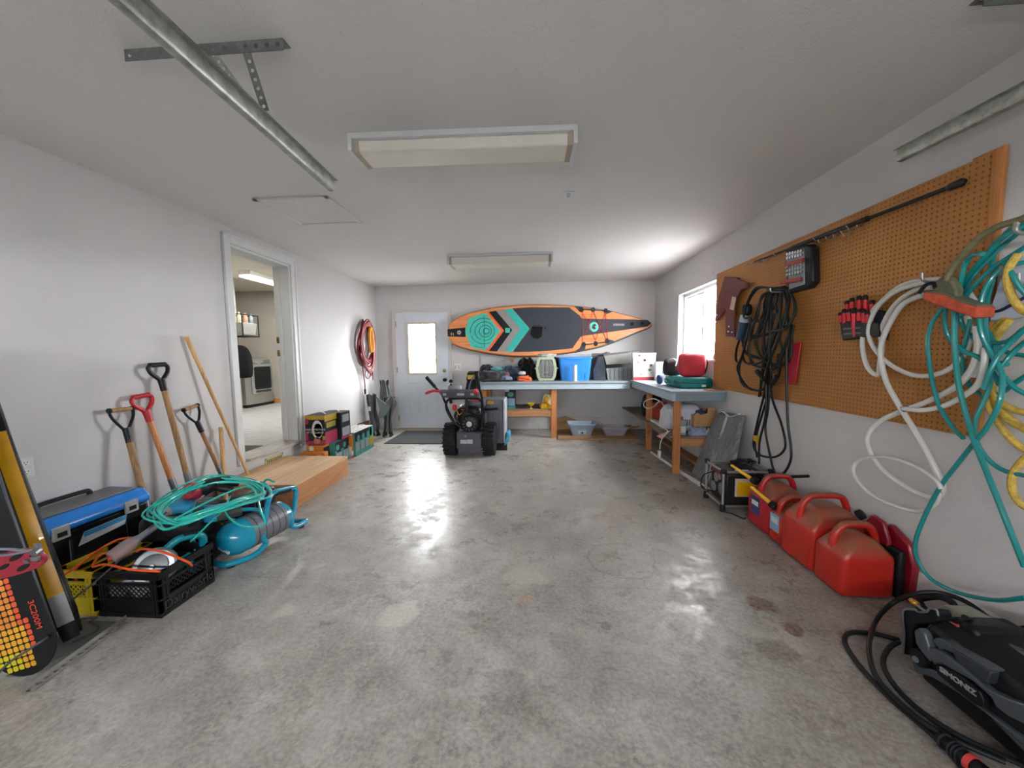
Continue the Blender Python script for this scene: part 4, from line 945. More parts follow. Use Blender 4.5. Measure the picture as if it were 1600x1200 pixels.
# slotted steel strip on the floor
a, e = at(34, 1086, 2, 0), at(198, 968, 2, 0); du = (e-a).normalized(); n_ = int((e-a).length/.030)
t = T('slotted_angle', 'slotted steel strip lying on the floor along the crates and the snowboard', 'metal strip', (a+e)/2)
m_str = M('strip_grey', '#a3a19c', .5, .5)
dv2 = Vector((0,0,1)).cross(du)
P_('flange', MB().perf(Vector((a.x, a.y, .006)), du, (0,0,1), n_, .030, .0105, .002, dv=-dv2 if dv2.x < 0 else dv2), m_str, t, flat=True)
P_('web', MB().beam(Vector((a.x, a.y, .012)), Vector((e.x, e.y, .012)), .002, .024), m_str, t)
O('plastic_sheet', MB().prism([(.5, 1.62, .001), (.74, 1.62, .001), (.745, 1.46, .001), (.68, 1.30, .001), (.62, 1.30, .001)], (0,0,.004)), M('sheet_grey', '#6f6f6d', .6), 'grey plastic sheet lying on the floor under the slotted strip', 'sheet')
# ================================================================== BACK OF THE GARAGE
m_w = wood('fir_post', '#c07c48', '#8f5628', 2, .6, .8); m_wx = wood('fir_rail_x', '#b98555', '#8c5c34', 0, .6, .6); m_wy = wood('fir_rail_y', '#a5744a', '#75502f', 1, .6, .6)
m_top = M('bench_paint', '#8d99a0', .38, var=.06, vs=6); m_ap = M('bench_apron', '#a9bac3', .45, var=.04)
m_board = wood('weathered_board', '#8d7c69', '#5f5346', 0, .75, .5)
BZ = .882; BY = 5.70; RX = 4.235; RY = 4.0
# bench along the back wall
t = T('workbench', 'long grey painted workbench built along the back wall under the paddle board', 'workbench', (3.3, 6.05, 0))
P_('worktop', MB().box(1.92, BY-.02, BZ-.03, W-.002, D-.003, BZ), m_top, t, bev=.003)
P_('apron', MB().box(1.92, BY, BZ-.12, RX-.02, BY+.038, BZ-.03), m_ap, t, bev=.002)
for x in (1.94, 3.035): P_('leg', MB().box(x, BY+.04, 0, x+.085, BY+.078, BZ-.03), m_w, t, bev=.002)
for x in (1.94, 3.035): P_('leg', MB().box(x, D-.06, 0, x+.085, D-.022, BZ-.03), m_w, t, bev=.002)
P_('shelf_board', MB().box(1.94, BY+.08, .425, 3.12, D-.07, .445), m_board, t, bev=.002)
P_('shelf_rail', MB().box(2.03, BY+.045, .335, 3.03, BY+.08, .425), m_wx, t, bev=.002)
ST('trim_6', MB().box(1.845, D-.018, .885, W-.003, D-.001, 1.30), M('splash_grey', '#b9bdc0', .6), bev=.002)
# bench along the right wall
t = T('workbench', 'short grey painted workbench built along the right wall under the side window', 'workbench', (4.5, 4.9, 0))
P_('worktop', MB().box(RX-.02, RY-.03, BZ-.005, W-.003, BY-.022, BZ+.018), m_top, t, bev=.003)
P_('apron', MB().box(RX, RY, BZ-.09, RX+.038, BY-.03, BZ-.005), m_ap, t, bev=.002)
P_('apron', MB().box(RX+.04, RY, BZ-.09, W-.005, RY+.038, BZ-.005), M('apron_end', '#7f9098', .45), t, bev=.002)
for y in (RY+.002, 5.0): P_('leg', MB().box(RX+.04, y+.038, 0, RX+.112, y+.076, BZ-.01), m_w, t, bev=.002)
P_('shelf_rail', MB().box(RX+.114, RY+.04, .30, W-.11, RY+.078, .385), m_wx, t, bev=.002)
P_('shelf_rail', MB().box(RX+.131, RY+.08, .30, RX+.17, D-.13, .385), m_wy, t, bev=.002)
P_('shelf_board', MB().box(RX-.0, RY+.06, .385, W-.03, D-.14, .405), m_board, t, bev=.002)
# paddle board ------------------------------------------------------
BYF = D-.145                      # face of the board
t = T('paddle_board', 'orange and black paddle board with teal chevrons fixed high on the back wall', 'paddle board', (3.0, D-.08, 1.25))
def z7(u, v, off=0):
    p = at(690+u/4.571, 460+v/4.571, 1, BYF-off); return p
top = [(42, 235), (60, 205), (110, 165), (200, 130), (340, 98), (480, 80), (640, 70), (800, 72), (940, 80), (1080, 95), (1220, 118), (1340, 148), (1440, 175), (1490, 190), (1503, 206)]
bot = [(1500, 222), (1480, 240), (1400, 270), (1290, 318), (1150, 370), (1020, 400), (900, 420), (760, 437), (620, 446), (480, 442), (340, 425), (220, 402), (130, 378), (72, 350), (48, 310), (40, 270)]
P0 = [Vector(p) for p in smooth_path([(u, v, 0) for u, v in top+bot], 3, True)]
cx = sum(p.x for p in P0)/len(P0); cy = sum(p.y for p in P0)/len(P0)
def ring(s_, off): return [z7(cx+(p.x-cx)*(1-(1-s_)*.35), cy+(p.y-cy)*s_)+Vector((0, off, 0)) for p in P0]
m_bo = wood('board_wood', '#d98b4e', '#b9682f', 0, .35, .35, False)
P_('hull', MB().loft([ring(.94, .12), ring(.985, .105), ring(1, .075), ring(1, .045), ring(.985, .015), ring(.95, .0)]), [m_bo], t)
m_teald = M('board_teal', '#18a79d', .5); m_navy = M('deck_navy', '#272c36', .65, var=.12, vs=25); m_bk = M('deck_black', '#16181c', .6); m_gr = M('deck_grey', '#8e8985', .6); m_ord = M('deck_orange', '#d6562b', .5); m_ltt = M('pad_teal', '#3cb8a5', .5)
def ply(name, pts, m, off=0, th=.003, par=t): return P_(name, MB().prism([z7(u, v, off) for u, v in pts], (0, -th, 0)), m, par)
R1 = ring(1, .075); R2 = ring(1.006, .075)
q = MB(); q.tube([p+Vector((0, .035, 0)) for p in R1], .012, 6, 1, True); P_('rail_stripe', q, m_bk, t)
q = MB(); n_ = len(P0); idx = [i for i in range(n_) if (P0[i].x > 1020 and P0[i].y > 210)]; q.tube([R1[i]+Vector((0, -.01, 0)) for i in idx], .016, 6, 1); P_('nose_rail', q, M('rail_teal', '#1f6f78', .4), t)
ply('tail_pad', [(42, 250), (168, 236), (172, 305), (44, 300)], m_bk)
pad = ply('deck_pad', [(165, 265), (195, 172), (290, 134), (318, 140), (418, 260), (318, 397), (215, 380)], m_ltt)
q = MB()
for k, r_ in enumerate((20, 42, 66, 92, 120)):
    pt = []
    for i in range(26):
        a = 2*PI*i/26+k; uu_ = 320+r_*1.05*math.cos(a)-k*6; vv_ = 262+r_*math.sin(a)
        if not (185+abs(vv_-265)*.1 < uu_ < 412-abs(vv_-262)*.78 and 148 < vv_ < 384 and (uu_ > 215 or 185 < vv_ < 350)):
            if len(pt) > 2: q.tube(pt, .008, 5, 1)
            pt = []; continue
        pt.append(z7(uu_, vv_, .003))
    if len(pt) > 2: q.tube(pt, .008, 5, 1)
P_('pad_ring', q, M('pad_dark_teal', '#137f7d', .5), pad)
ply('chevron', [(322, 130), (338, 126), (447, 260), (335, 403), (318, 399), (428, 262)], m_ord)
ply('chevron', [(338, 126), (388, 116), (505, 255), (395, 408), (338, 403), (447, 260)], m_bk)
ply('chevron', [(388, 116), (450, 108), (560, 245), (455, 408), (395, 408), (505, 255)], m_gr)
ply('chevron', [(450, 108), (502, 100), (628, 245), (505, 411), (455, 408), (560, 245)], m_teald)
ply('deck', [(505, 100), (640, 92), (910, 93), (985, 150), (1000, 172), (1470, 182), (1497, 205), (1470, 230), (1010, 296), (990, 305), (935, 385), (760, 403), (640, 410), (508, 411), (629, 245)], m_navy)
# deck corners and webbing near the nose
for pts in ([(945, 82), (1000, 90), (1015, 110), (1010, 130), (985, 125)], [(1185, 112), (1225, 122), (1180, 140), (1160, 125)], [(945, 408), (985, 385), (1005, 350), (1030, 355), (1025, 395), (985, 404)], [(1170, 325), (1200, 322), (1240, 335), (1205, 352)], [(1000, 100), (1180, 112), (1180, 122), (1000, 112)], [(1015, 355), (1185, 335), (1185, 345), (1015, 365)]):
    ply('corner_patch', pts, m_navy)
for (u, v) in ((1000, 110), (1082, 110), (1172, 118), (1015, 357), (1100, 352), (1182, 333)):
    ply('ring_patch', [(u+17*math.cos(a), v+20*math.sin(a)) for a in [2*PI*i/6 for i in range(6)]], m_bk, .003, .005)
q = MB()
for a_, b_ in (((1005, 120), (1008, 345)), ((1005, 120), (1100, 335)) if False else ((1000, 120), (1050, 205)), ((1082, 118), (1020, 305)), ((1082, 118), (1175, 318)), ((1172, 125), (1100, 330)), ((1172, 125), (1185, 318)), ((1050, 205), (1100, 330))):
    q.tube([z7(*a_, .010), z7(*b_, .010)], .004, 6, 1)
P_('bungee', q, M('bungee_red', '#c2262b', .5), t)
lg = ply('logo_disc', [(1088+33*math.cos(a), 232+35*math.sin(a)) for a in [2*PI*i/24 for i in range(24)]], M('logo_teal', '#59c7b7', .5), .003, .002)
ply('logo_mark', [(1072, 238), (1080, 215), (1095, 208), (1106, 222), (1094, 228), (1104, 246), (1086, 252)], m_navy, .0052, .001, lg)
ply('logo_tile', [(455, 240), (488, 240), (488, 274), (455, 274)], m_ltt, .003)
q = MB()
q.lathe([(.030, 0), (.034, 0), (.034, .002), (.030, .002)], z7(125, 272, .003), (0,-1,0), 20).lathe([(.015, 0), (.019, 0), (.019, .002), (.015, .002)], z7(125, 272, .003), (0,-1,0), 20)
P_('logo_ring', q, M('logo_cream', '#c9c0ae', .5), t)
q = MB()
for a_, b_ in (((70, 270), (70, 295)), ((60, 283), (84, 283)), ((84, 275), (84, 297))): q.tube([z7(*a_, .004), z7(*b_, .004)], .003, 5, 1)
P_('logo_stroke', q, MC['logo_cream'], t)
ply('handle_recess', [(648, 228), (668, 222), (722, 232), (715, 300), (690, 318), (655, 312), (632, 282)], M('recess_black', '#040405', .8), .003, .005)
ply('handle_strap', [(655, 218), (708, 220), (708, 232), (655, 230)], m_blk, .008, .01)
ply('nose_strap', [(1225, 209), (1305, 209), (1305, 224), (1225, 224)], m_gr, .003, .003)
P_('valve', MB().cyl(z7(740, 242, .0), z7(740, 242, .012), .02), m_bk, t); P_('valve', MB().cyl(z7(1360, 211, .0), z7(1360, 211, .012), .028), m_bk, t); P_('valve', MB().cyl(z7(1432, 207, .0), z7(1432, 207, .014), .025), m_bk, t)
for a_, b_ in (((302, 150), (308, 380)),):
    P_('pad_cord', MB().tube([z7(*a_, .006), z7(*b_, .006)], .003, 6, 1), m_bk, t)
for i, px in enumerate((800, 950)):
    p = at(px, 557 if i == 0 else 548, 1, D-.1)
    O('board_support', MB().box(p.x-.02, D-.16, p.z-.05, p.x+.02, D, p.z-.02).box(p.x-.02, D-.03, p.z-.10, p.x+.02, D-.001, p.z-.02), m_w, ['wooden peg under the middle of the paddle board', 'wooden peg under the nose half of the paddle board'][i], 'support', 'pegs under the paddle board')
# switch
t = T('light_switch', 'double white light switch between the back door and the bench', 'switch', (1.435, D, 1.035))
P_('plate', MB().box(1.377, D-.006, 1.03, 1.493, D, 1.152), m_fix, t, bev=.002)
for x in (1.405, 1.465): P_('toggle', MB().box(x-.016, D-.011, 1.06, x+.016, D-.005, 1.122), M('switch_grey', '#b5b6b8', .4), t, bev=.001)

# ---- on the back bench
Zt = BZ
def cloth(name, label, cat, c, r, col, seed, e=.8, wob=.3, rz=0, group=None, rough=.9, fl=.5, ws=2.2):
    c = Vector(c); mat = M('cloth_'+col.strip('#'), col, rough, var=.18, vs=8, sheen=.2)
    b = MB().ell((c.x, c.y, c.z+r[2]*fl), r, rotm(0, 0, rz), e, 32, 20, wob=wob, seed=seed, ws=ws, fl=r[2]*fl)
    return O(name, b, mat, label, cat, group, sub=1)
cloth('backpack', 'black backpack slumped at the left end of the back bench', 'bag', (2.0, 6.12, Zt), (.13, .16, .17), '#22262b', 1, .7, .2)
cloth('sleeping_bag', 'dark grey bundle of clothing at the front left of the back bench', 'clothing', (2.13, 5.88, Zt), (.22, .11, .11), '#3a3d42', 4, .8, .45)
cloth('folded_towel', 'teal folded cloth draped on the dark clothing pile', 'cloth', (2.20, 6.05, Zt+.17), (.14, .09, .028), '#3f8f96', 6, .6, .3, .2)
cloth('life_jacket', 'navy blue life jacket lying on the clothing pile', 'clothing', (2.42, 6.05, Zt), (.16, .14, .15), '#1d2a3d', 8, .7, .35)
cloth('shirt', 'small pale grey blue cloth at the front of the clothing pile', 'clothing', (2.34, 5.80, Zt), (.09, .06, .055), '#77809a', 12, .8, .35)
cloth('cloth_bundle', 'brownish red crumpled cloth on the clothing pile', 'clothing', (2.31, 5.90, Zt+.08), (.07, .05, .04), '#7c4a42', 15, .8, .4)
cloth('winter_coat', 'black winter coat heaped beside the pet carrier', 'clothing', (2.65, 6.17, Zt), (.145, .17, .23), '#0c0d10', 20, .7, .35)
cloth('work_shirt', 'bright orange garment in front of the black coat', 'clothing', (2.62, 5.82, Zt), (.11, .07, .055), '#c8551f', 23, .8, .5)
cloth('cap', 'white and grey cap lying on the orange garment', 'cap', (2.585, 5.87, Zt+.10), (.06, .05, .035), '#b4b6b9', 27, .8, .2)
cloth('paddle_bag', 'flat black bag running along the front edge of the bench', 'bag', (2.20, 5.735, Zt), (.25, .03, .022), '#15171a', 29, .7, .3)
cloth('plastic_wrap', 'crumpled clear plastic on top of the pet carrier', 'plastic', (2.98, 6.0, Zt+.375), (.15, .10, .03), '#aeb1ae', 31, .8, .5)
# pet carrier
t = T('pet_carrier', 'sage green plastic pet carrier with grey wire door on the back bench', 'pet carrier', (2.97, 6.02, Zt))
m_sage = M('sage', '#a9b595', .45); m_pgr = M('carrier_grey', '#8a9382', .5); m_wire = M('wire_grey', '#c5c9c8', .4, .2)
yf = 5.84; xc = 2.965
def oct_(sc, y, dz=0): return [Vector((xc+x*sc, y, Zt+.19+z*sc+dz)) for x, z in ((-.115,-.185),(.115,-.185),(.145,-.13),(.165,.0),(.14,.13),(.11,.18),(-.11,.18),(-.14,.13),(-.165,.0),(-.145,-.13))]
inner = lambda y: [Vector((xc+x, y, Zt+.19+z)) for x, z in ((-.08,-.155),(.08,-.155),(.105,-.12),(.125,.0),(.105,.11),(.08,.145),(-.08,.145),(-.105,.11),(-.125,.0),(-.105,-.12))]
b = MB(); b.loft([inner(yf+.02), inner(yf-.004), oct_(1, yf), oct_(1, yf+.20), oct_(.97, yf+.42), oct_(.8, yf+.44)], caps=False)
b.add(oct_(.8, yf+.44), [tuple(range(10))])
P_('shell', b, m_sage, t)
P_('rim', MB().box(xc-.182, yf-.004, Zt+.185, xc-.150, yf+.30, Zt+.205).box(xc+.150, yf-.004, Zt+.185, xc+.182, yf+.30, Zt+.205), m_pgr, t, bev=.004)
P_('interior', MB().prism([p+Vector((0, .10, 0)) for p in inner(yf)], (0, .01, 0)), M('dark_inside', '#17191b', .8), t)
b = MB()
for i in range(-5, 6):
    x = xc+i*.021; h = .15 if abs(i) < 4 else .125
    b.cyl((x, yf+.002, Zt+.19-h), (x, yf+.002, Zt+.19+h-.008), .0022, n=6)
for i in range(-7, 8):
    z = Zt+.187+i*.0205; w_ = .122-abs(i)*.0065 if i > 0 else .122-abs(i)*.005; b.cyl((xc-w_, yf, z), (xc+w_, yf, z), .0022, n=6)
P_('wire_door', b, m_wire, t)
P_('carry_handle', MB().tube([(xc, 5.93, Zt+.375), (xc, 5.95, Zt+.40), (xc, 6.1, Zt+.40), (xc, 6.12, Zt+.375)], .012, 8), m_pgr, t)
# blue tote
def tote(name, label, cat, x0, x1, y0, y1, z0, h, tap, wall, mat, rim, par=None, rimh=.02, group=None):
    t = T(name, label, cat, ((x0+x1)/2, (y0+y1)/2, z0), 0, group)
    def rg(k, z, g=0):
        dx, dy = (x1-x0)*(1-k)/2-g, (y1-y0)*(1-k)/2-g; a, b_, c, d = x0+dx, x1-dx, y0+dy, y1-dy; r = .03; o = []
        for qx, qy, a0 in ((b_-r, d-r, 0), (a+r, d-r, PI/2), (a+r, c+r, PI), (b_-r, c+r, 1.5*PI)):
            for i in range(5): an = a0+PI/2*i/4; o.append(Vector((qx+r*math.cos(an), qy+r*math.sin(an), z)))
        return o
    b = MB(); b.loft([rg(tap, z0), rg(1, z0+h-rimh), rg(1, z0+h-rimh, rim), rg(1, z0+h, rim), rg(1, z0+h, -wall), rg(tap, z0+wall, -wall)])
    P_('tub', b, mat, t); return t
t = tote('storage_tote', 'bright blue plastic storage tote on the back bench', 'tote', 3.16, 3.665, 5.83, 6.20, Zt, .365, .86, .006, M('tote_blue', '#2a7fd0', .35), .012)
P_('front_rib', MB().prism([(3.30, 5.842, Zt+.30), (3.53, 5.842, Zt+.30), (3.56, 5.842, Zt+.27), (3.575, 5.842, Zt+.03), (3.55, 5.85, Zt+.015), (3.55, 5.85, Zt+.26), (3.52, 5.85, Zt+.285), (3.30, 5.85, Zt+.285)], (0, .02, 0)), MC['tote_blue'], t, bev=.003)
P_('handle', MB().box(3.30, 5.812, Zt+.328, 3.52, 5.832, Zt+.345), MC['tote_blue'], t, bev=.004)
cloth('bag_pile', 'black bags piled behind the pet carrier and the blue tote', 'bag', (3.12, 6.355, Zt), (.28, .06, .22), '#191b1e', 35, .7, .3)
t = T('paper_roll', 'upright white paper tube standing in front of the blue tote', 'tube', (3.40, 5.745, Zt))
P_('tube', MB().cyl((3.40, 5.745, Zt), (3.40, 5.745, Zt+.24), .031, n=20), M('paper_white', '#e2e5ea', .6), t); P_('cap', MB().cyl((3.40, 5.745, Zt+.24), (3.40, 5.745, Zt+.246), .029, n=20), m_fix, t)
# hooded litter box lying on its side
t = T('litter_box', 'dark grey hooded cat litter box with open front on the back bench', 'litter box', (4.03, 6.05, Zt))
m_lb = M('litter_dark', '#54575a', .5); m_lb2 = M('litter_light', '#84857f', .5)
P_('side_wall', MB().prism([(3.70, 5.86, Zt), (3.98, 5.80, Zt) if False else (3.87, 5.80, Zt), (3.86, 5.80, Zt+.20), (3.84, 5.86, Zt+.375), (3.78, 5.90, Zt+.36), (3.70, 5.95, Zt+.16)], (.015, .30, 0)), m_lb, t, bev=.006)
P_('back_wall', MB().box(3.72, 6.22, Zt, 4.40, 6.24, Zt+.42), m_lb, t, bev=.004)
P_('hood', MB().prism([(3.84, 5.86, Zt+.385), (4.42, 5.90, Zt+.44), (4.42, 6.24, Zt+.44), (3.84, 6.24, Zt+.385)], (0, 0, .015)), m_lb, t, bev=.003)
P_('hood_flap', MB().prism([(3.85, 5.855, Zt+.38), (4.40, 5.89, Zt+.435), (4.40, 5.92, Zt+.26), (3.90, 5.92, Zt+.24)], (0, .012, 0)), m_lb2, t, bev=.003)
P_('tray_front', MB().prism([(3.88, 5.84, Zt+.185), (4.36, 5.84, Zt+.215), (4.36, 5.84, Zt), (3.91, 5.84, Zt)], (0, .015, 0)), M('litter_mid', '#777a7b', .5), t, bev=.003)
b = MB()
for i in range(6): b.box(3.94+.065*i, 5.832, Zt+.02, 3.952+.065*i, 5.842, Zt+.18)
P_('tray_rib', b, m_lb, t)
P_('floor_tray', MB().box(3.72, 5.86, Zt, 4.36, 6.22, Zt+.012), m_lb, t)
# white shopping bag with printed flowers
t = T('shopping_bag', 'white shopping bag printed with flowers and a red base band', 'bag', (4.41, 5.80, Zt+.018))
Zr = BZ+.018
def bagbox(x0, x1, y0, y1, z0, z1, sl=.02):
    return MB().loft([[Vector((a+ (sl if k and i in (0, 3) else 0)*-1, b_, z)) for i, (a, b_) in enumerate(((x0, y0), (x1+(.03 if k else 0), y0), (x1+(.03 if k else 0), y1), (x0, y1)))] for k, z in ((0, z0), (1, z1))])
P_('body', bagbox(4.24, 4.53, 5.60, 5.66, Zr, Zr+.40), M('bag_white', '#c9c8c8', .55, var=.08, vs=14), t, bev=.004)
P_('base_band', MB().box(4.238, 5.597, Zr, 4.535, 5.603, Zr+.045), M('band_red', '#a03038', .5), t)
rb = random.Random(3)
for i in range(16):
    x, z, r_ = rb.uniform(4.26, 4.53), rb.uniform(Zr+.08, Zr+.37), rb.uniform(.008, .026)
    P_('printed_flower', MB().prism([(x+r_*(1+.25*math.cos(a*3))*math.cos(a), 5.5985, z+r_*math.sin(a)) for a in [2*PI*k/12 for k in range(12)]], (0, .0015, 0)), M('flower%d' % (i % 4), ('#8d9a86', '#b56a70', '#a9a5a0', '#c3a6a8')[i % 4], .6), t)
P_('green_print', MB().prism([(4.47+.025*math.cos(a), 5.5965, Zr+.15+.02*math.sin(a)) for a in [2*PI*k/12 for k in range(12)]], (0, .002, 0)), M('leaf', '#4d8a48', .6), t)
t = T('carton', 'small white and blue carton beside the white shopping bag', 'carton', (4.61, 5.52, Zr))
P_('box', MB().box(4.52, 5.47, Zr, 4.69, 5.56, Zr+.27), m_cw, t, bev=.003); P_('blue_panel', MB().box(4.61, 5.467, Zr+.10, 4.685, 5.471, Zr+.23), M('panel_blue', '#3a86bf', .5), t)
# teal tool case
t = T('tool_case', 'teal hard plastic tool case with two latches on the right bench', 'case', (4.56, 4.52, Zr))
m_cs = M('case_teal', '#0c6c70', .4); 
b = MB(); b.loft([[Vector((x, y, z)) for x, y in ((4.42+g, 4.26+g), (4.68-g, 4.22+g), (4.765-g, 4.27+g), (4.765-g, 4.82-g), (4.43+g, 4.82-g), (4.40+g, 4.60))] for z, g in ((Zr, .018), (Zr+.015, .004), (Zr+.06, 0))])
P_('lower_shell', b, m_cs, t, bev=.006)
b = MB(); b.loft([[Vector((x, y, z)) for x, y in ((4.42+g, 4.26+g), (4.68-g, 4.22+g), (4.765-g, 4.27+g), (4.765-g, 4.82-g), (4.43+g, 4.82-g), (4.40+g, 4.60))] for z, g in ((Zr+.062, 0), (Zr+.10, .004), (Zr+.122, .02))])
P_('upper_shell', b, m_cs, t, bev=.006)
for y in (4.40, 4.66): P_('latch', MB().box(4.388, y, Zr+.035, 4.412, y+.06, Zr+.085), m_cs, t, bev=.003)
P_('carry_handle', MB().tube([(4.41, 4.48, Zr+.06), (4.365, 4.49, Zr+.06), (4.365, 4.60, Zr+.06), (4.41, 4.62, Zr+.06)], .009, 8), m_cs, t)
P_('label', MB().box(4.63, 4.215, Zr+.02, 4.67, 4.225, Zr+.045), m_cw, t)
# bags on the case
t = T('cooler_bag', 'bright red soft cooler bag standing on the teal case', 'bag', (4.62, 4.45, Zr+.122))
zc = Zr+.123
P_('body', MB().ell((4.60, 4.44, zc+.135), (.135, .10, .135), rotm(0, 0, -.1), .42, 32, 20, wob=.05, seed=2), M('cooler_red', '#b01f2e', .65), t)
P_('piping', MB().tube([(4.49, 4.35, zc+.255), (4.55, 4.335, zc+.275), (4.66, 4.335, zc+.272), (4.715, 4.355, zc+.24), (4.72, 4.36, zc+.10)], .005, 6), m_cw, t)
P_('strap', MB().tube([(4.715, 4.40, zc+.22), (4.758, 4.40, zc+.18), (4.762, 4.42, zc+.1), (4.75, 4.44, zc+.03)], .011, 8, flat=.5), m_blk, t)
t = T('gym_bag', 'dark maroon black drawstring bag beside the red cooler bag', 'bag', (4.50, 4.70, zc))
P_('body', MB().ell((4.47, 4.70, zc+.10), (.10, .10, .11), None, .7, wob=.15, seed=14, fl=.098), M('gym_dark', '#2f262c', .8), t, sub=1)
P_('drawstring', MB().tube([(4.40, 4.62, zc+.18), (4.44, 4.59, zc+.21), (4.49, 4.60, zc+.17), (4.47, 4.58, zc+.12), (4.50, 4.60, zc+.21)], .005, 6), m_cw, t)
O('fabric_roll', MB().ell((4.39, 4.90, Zr+.06), (.035, .05, .06), None, .7), M('roll_blue', '#27406e', .6), 'small dark blue roll next to the gym bag on the right bench', 'roll')
p = at(1114, 556, 0, W-.05)
t = T('clear_jar', 'small pale bottle on the window ledge above the red cooler bag', 'bottle', (W-.012, p.y, WZ0+.005))
P_('jar', MB().lathe([(.018, 0), (.020, .01), (.020, .05), (.010, .065), (.010, .075)], (W+.01, 4.30, WZ0+.0045)), M('pale_glass', '#b9bfc0', .2), t)
O('wood_offcut', MB().box(4.60, 4.01, Zr, 4.77, 4.12, Zr+.012), wood('offcut', '#b0764a', '#8a5a38', 0), 'flat wooden offcut on the front corner of the right bench', 'board', bev=.002)

# ---- shelf under the back bench
t = carton('black and teal litter carton alone on the shelf under the back bench', 2.31, 2.475, 5.86, 6.0, .446, .755, m_ck, [('f', m_ct, 0, 1, 0, .12), ('f', M('print_blue', '#7fa0b5', .5), .05, .95, .14, .52), ('o', m_ct, .55, .3, .72, .13), ('f', m_cw, .0, .4, .86, 1), ('f', m_ck, .3, .34, .14, .52)], None)
t = T('funnel', 'yellow plastic funnel cup on the shelf under the back bench', 'funnel', (2.72, 5.80, .4455))
P_('cup', MB().lathe([(.028, 0), (.026, .006), (.008, .012), (.008, .04), (.045, .06), (.062, .085), (.060, .085), (.042, .062), (.004, .045)], (2.72, 5.84, .4455), n=28), M('funnel_yellow', '#cfae1c', .4), t)
cloth('yellow_bag', 'yellow and white plastic bag slumped against the middle post on the shelf', 'bag', (2.945, 5.86, .446), (.085, .07, .06), '#e0a81a', 41, .8, .35)
t = T('plastic_sack', 'open yellow sack with white printed rim standing behind the slumped bag', 'bag', (2.985, 5.96, .446))
P_('sack', MB().ell((2.975, 5.97, .56), (.075, .06, .114), rotm(0, .2, 0), .7, wob=.15, seed=44), M('sack_cream', '#e2d3a8', .5), t)
P_('print', MB().ell((2.965, 5.925, .57), (.045, .022, .065), rotm(0, .2, 0), .8, wob=.2, seed=46), M('sack_yellow', '#d99a12', .5), t)
# ---- floor below the benches: cardboard and litter pans
b = MB(); b.prism([(3.13, 5.58, .004), (3.30, 5.62, .004), (3.55, 5.57, .004), (3.80, 5.63, .004), (4.05, 5.58, .004), (4.37, 5.60, .004), (4.37, 6.38, .004), (3.14, 6.38, .004)], (0, 0, .018))
O('cardboard_sheet', b, wood('cardboard', '#a8835a', '#7f5f3f', 0, .9, .3, False), 'torn sheet of brown cardboard on the floor under the bench', 'cardboard', bev=.002)
O('cardboard_flap', MB().prism([(3.08, 6.30, .024), (3.55, 6.34, .024), (3.50, 6.36, .16), (3.30, 6.36, .24), (3.14, 6.34, .20)], (0, .02, 0)), MC['cardboard'], 'upright brown cardboard flap leaning on the back wall behind the pans', 'cardboard')
m_pan = M('pan_blue', '#93a3b5', .45); m_pan2 = M('pan_grey', '#9b98a0', .45); m_lit = M('litter_sand', '#8f8d80', .95, bump=.5, bs=200)
for x0, x1, y0, y1, m, lab, h in ((3.31, 3.71, 5.76, 6.05, m_pan, 'pale blue cat litter pan on the cardboard, left one', .19), (3.83, 4.22, 5.78, 6.02, m_pan2, 'mauve grey cat litter pan on the cardboard, right one', .135)):
    t = tote('litter_pan', lab, 'litter pan', x0, x1, y0, y1, .0225, h, .72, .006, m, .014, group='cat litter pans')
    xc_, yc_ = (x0+x1)/2, (y0+y1)/2
    P_('litter', MB().box(xc_-(x1-x0)*.36, yc_-(y1-y0)*.35, .03, xc_+(x1-x0)*.36, yc_+(y1-y0)*.35, .055), m_lit, t)
    P_('label', MB().prism([(xc_-.06 if h > .15 else xc_-.02, y0+.030, .055), (xc_+.07 if h > .15 else xc_+.15, y0+.030, .055), (xc_+.07 if h > .15 else xc_+.16, y0+.014, .11), (xc_-.06 if h > .15 else xc_-.03, y0+.014, .11)], (0, -.003, 0)), m_cw if h > .15 else M('pan_label', '#a9a98a', .5), t)
    P_('mark', MB().prism([(xc_-.02, y0+.026, .062), (xc_+.03, y0+.026, .062), (xc_+.005, y0+.014, .095)] if h > .15 else [(xc_, y0+.026, .07), (xc_+.08, y0+.026, .07), (xc_+.08, y0+.018, .095), (xc_, y0+.018, .095)], (0, -.006, 0)), m_ck if h > .15 else M('mark_blue', '#6b79b5', .5), t)
for i, (x, y, r_) in enumerate(((4.24, 6.1, .5), (4.30, 5.98, -.6))):
    O('wood_scrap', MB().ob((x, y, .07+.03*i), (.26, .05, .02), rotm(0, -.35, r_)), m_w, ['reddish scrap of wood on the cardboard below the bench corner', 'crossing scrap of wood in front of the other by the bench corner'][i], 'wood scrap', bev=.002)
# ---- shelf under the right bench
Zs = .406
cloth('orange_sack', 'red orange woven sack on the far part of the right bench shelf', 'bag', (4.50, 5.15, Zs), (.13, .13, .15), '#b03a1c', 51, .75, .25)
cloth('black_bag', 'black bag behind the red orange sack under the right bench', 'bag', (4.45, 5.42, Zs), (.15, .12, .19), '#16181a', 54, .75, .25)
cloth('white_sack', 'tall white plastic shopping bag on the right bench shelf', 'bag', (4.43, 4.58, Zs), (.11, .16, .18), '#c9cad0', 57, .6, .16)
p1 = at(1002, 667, 0, 4.30)
O('paper_strip', MB().ob((4.325, 4.72, .425), (.06, .42, .03), rotm(0, 0, .02)), m_cw, 'long white carton strip along the edge of the right bench shelf', 'carton', bev=.004)
O('pink_card', MB().prism([at(1026, 681, 0, 4.225), at(1049, 672, 0, 4.225), at(1034, 686, 0, 4.225)], (-.004, 0, 0)), M('card_pink', '#d9a8a4', .6), 'triangular pink card hanging from the edge of the right bench shelf', 'card')
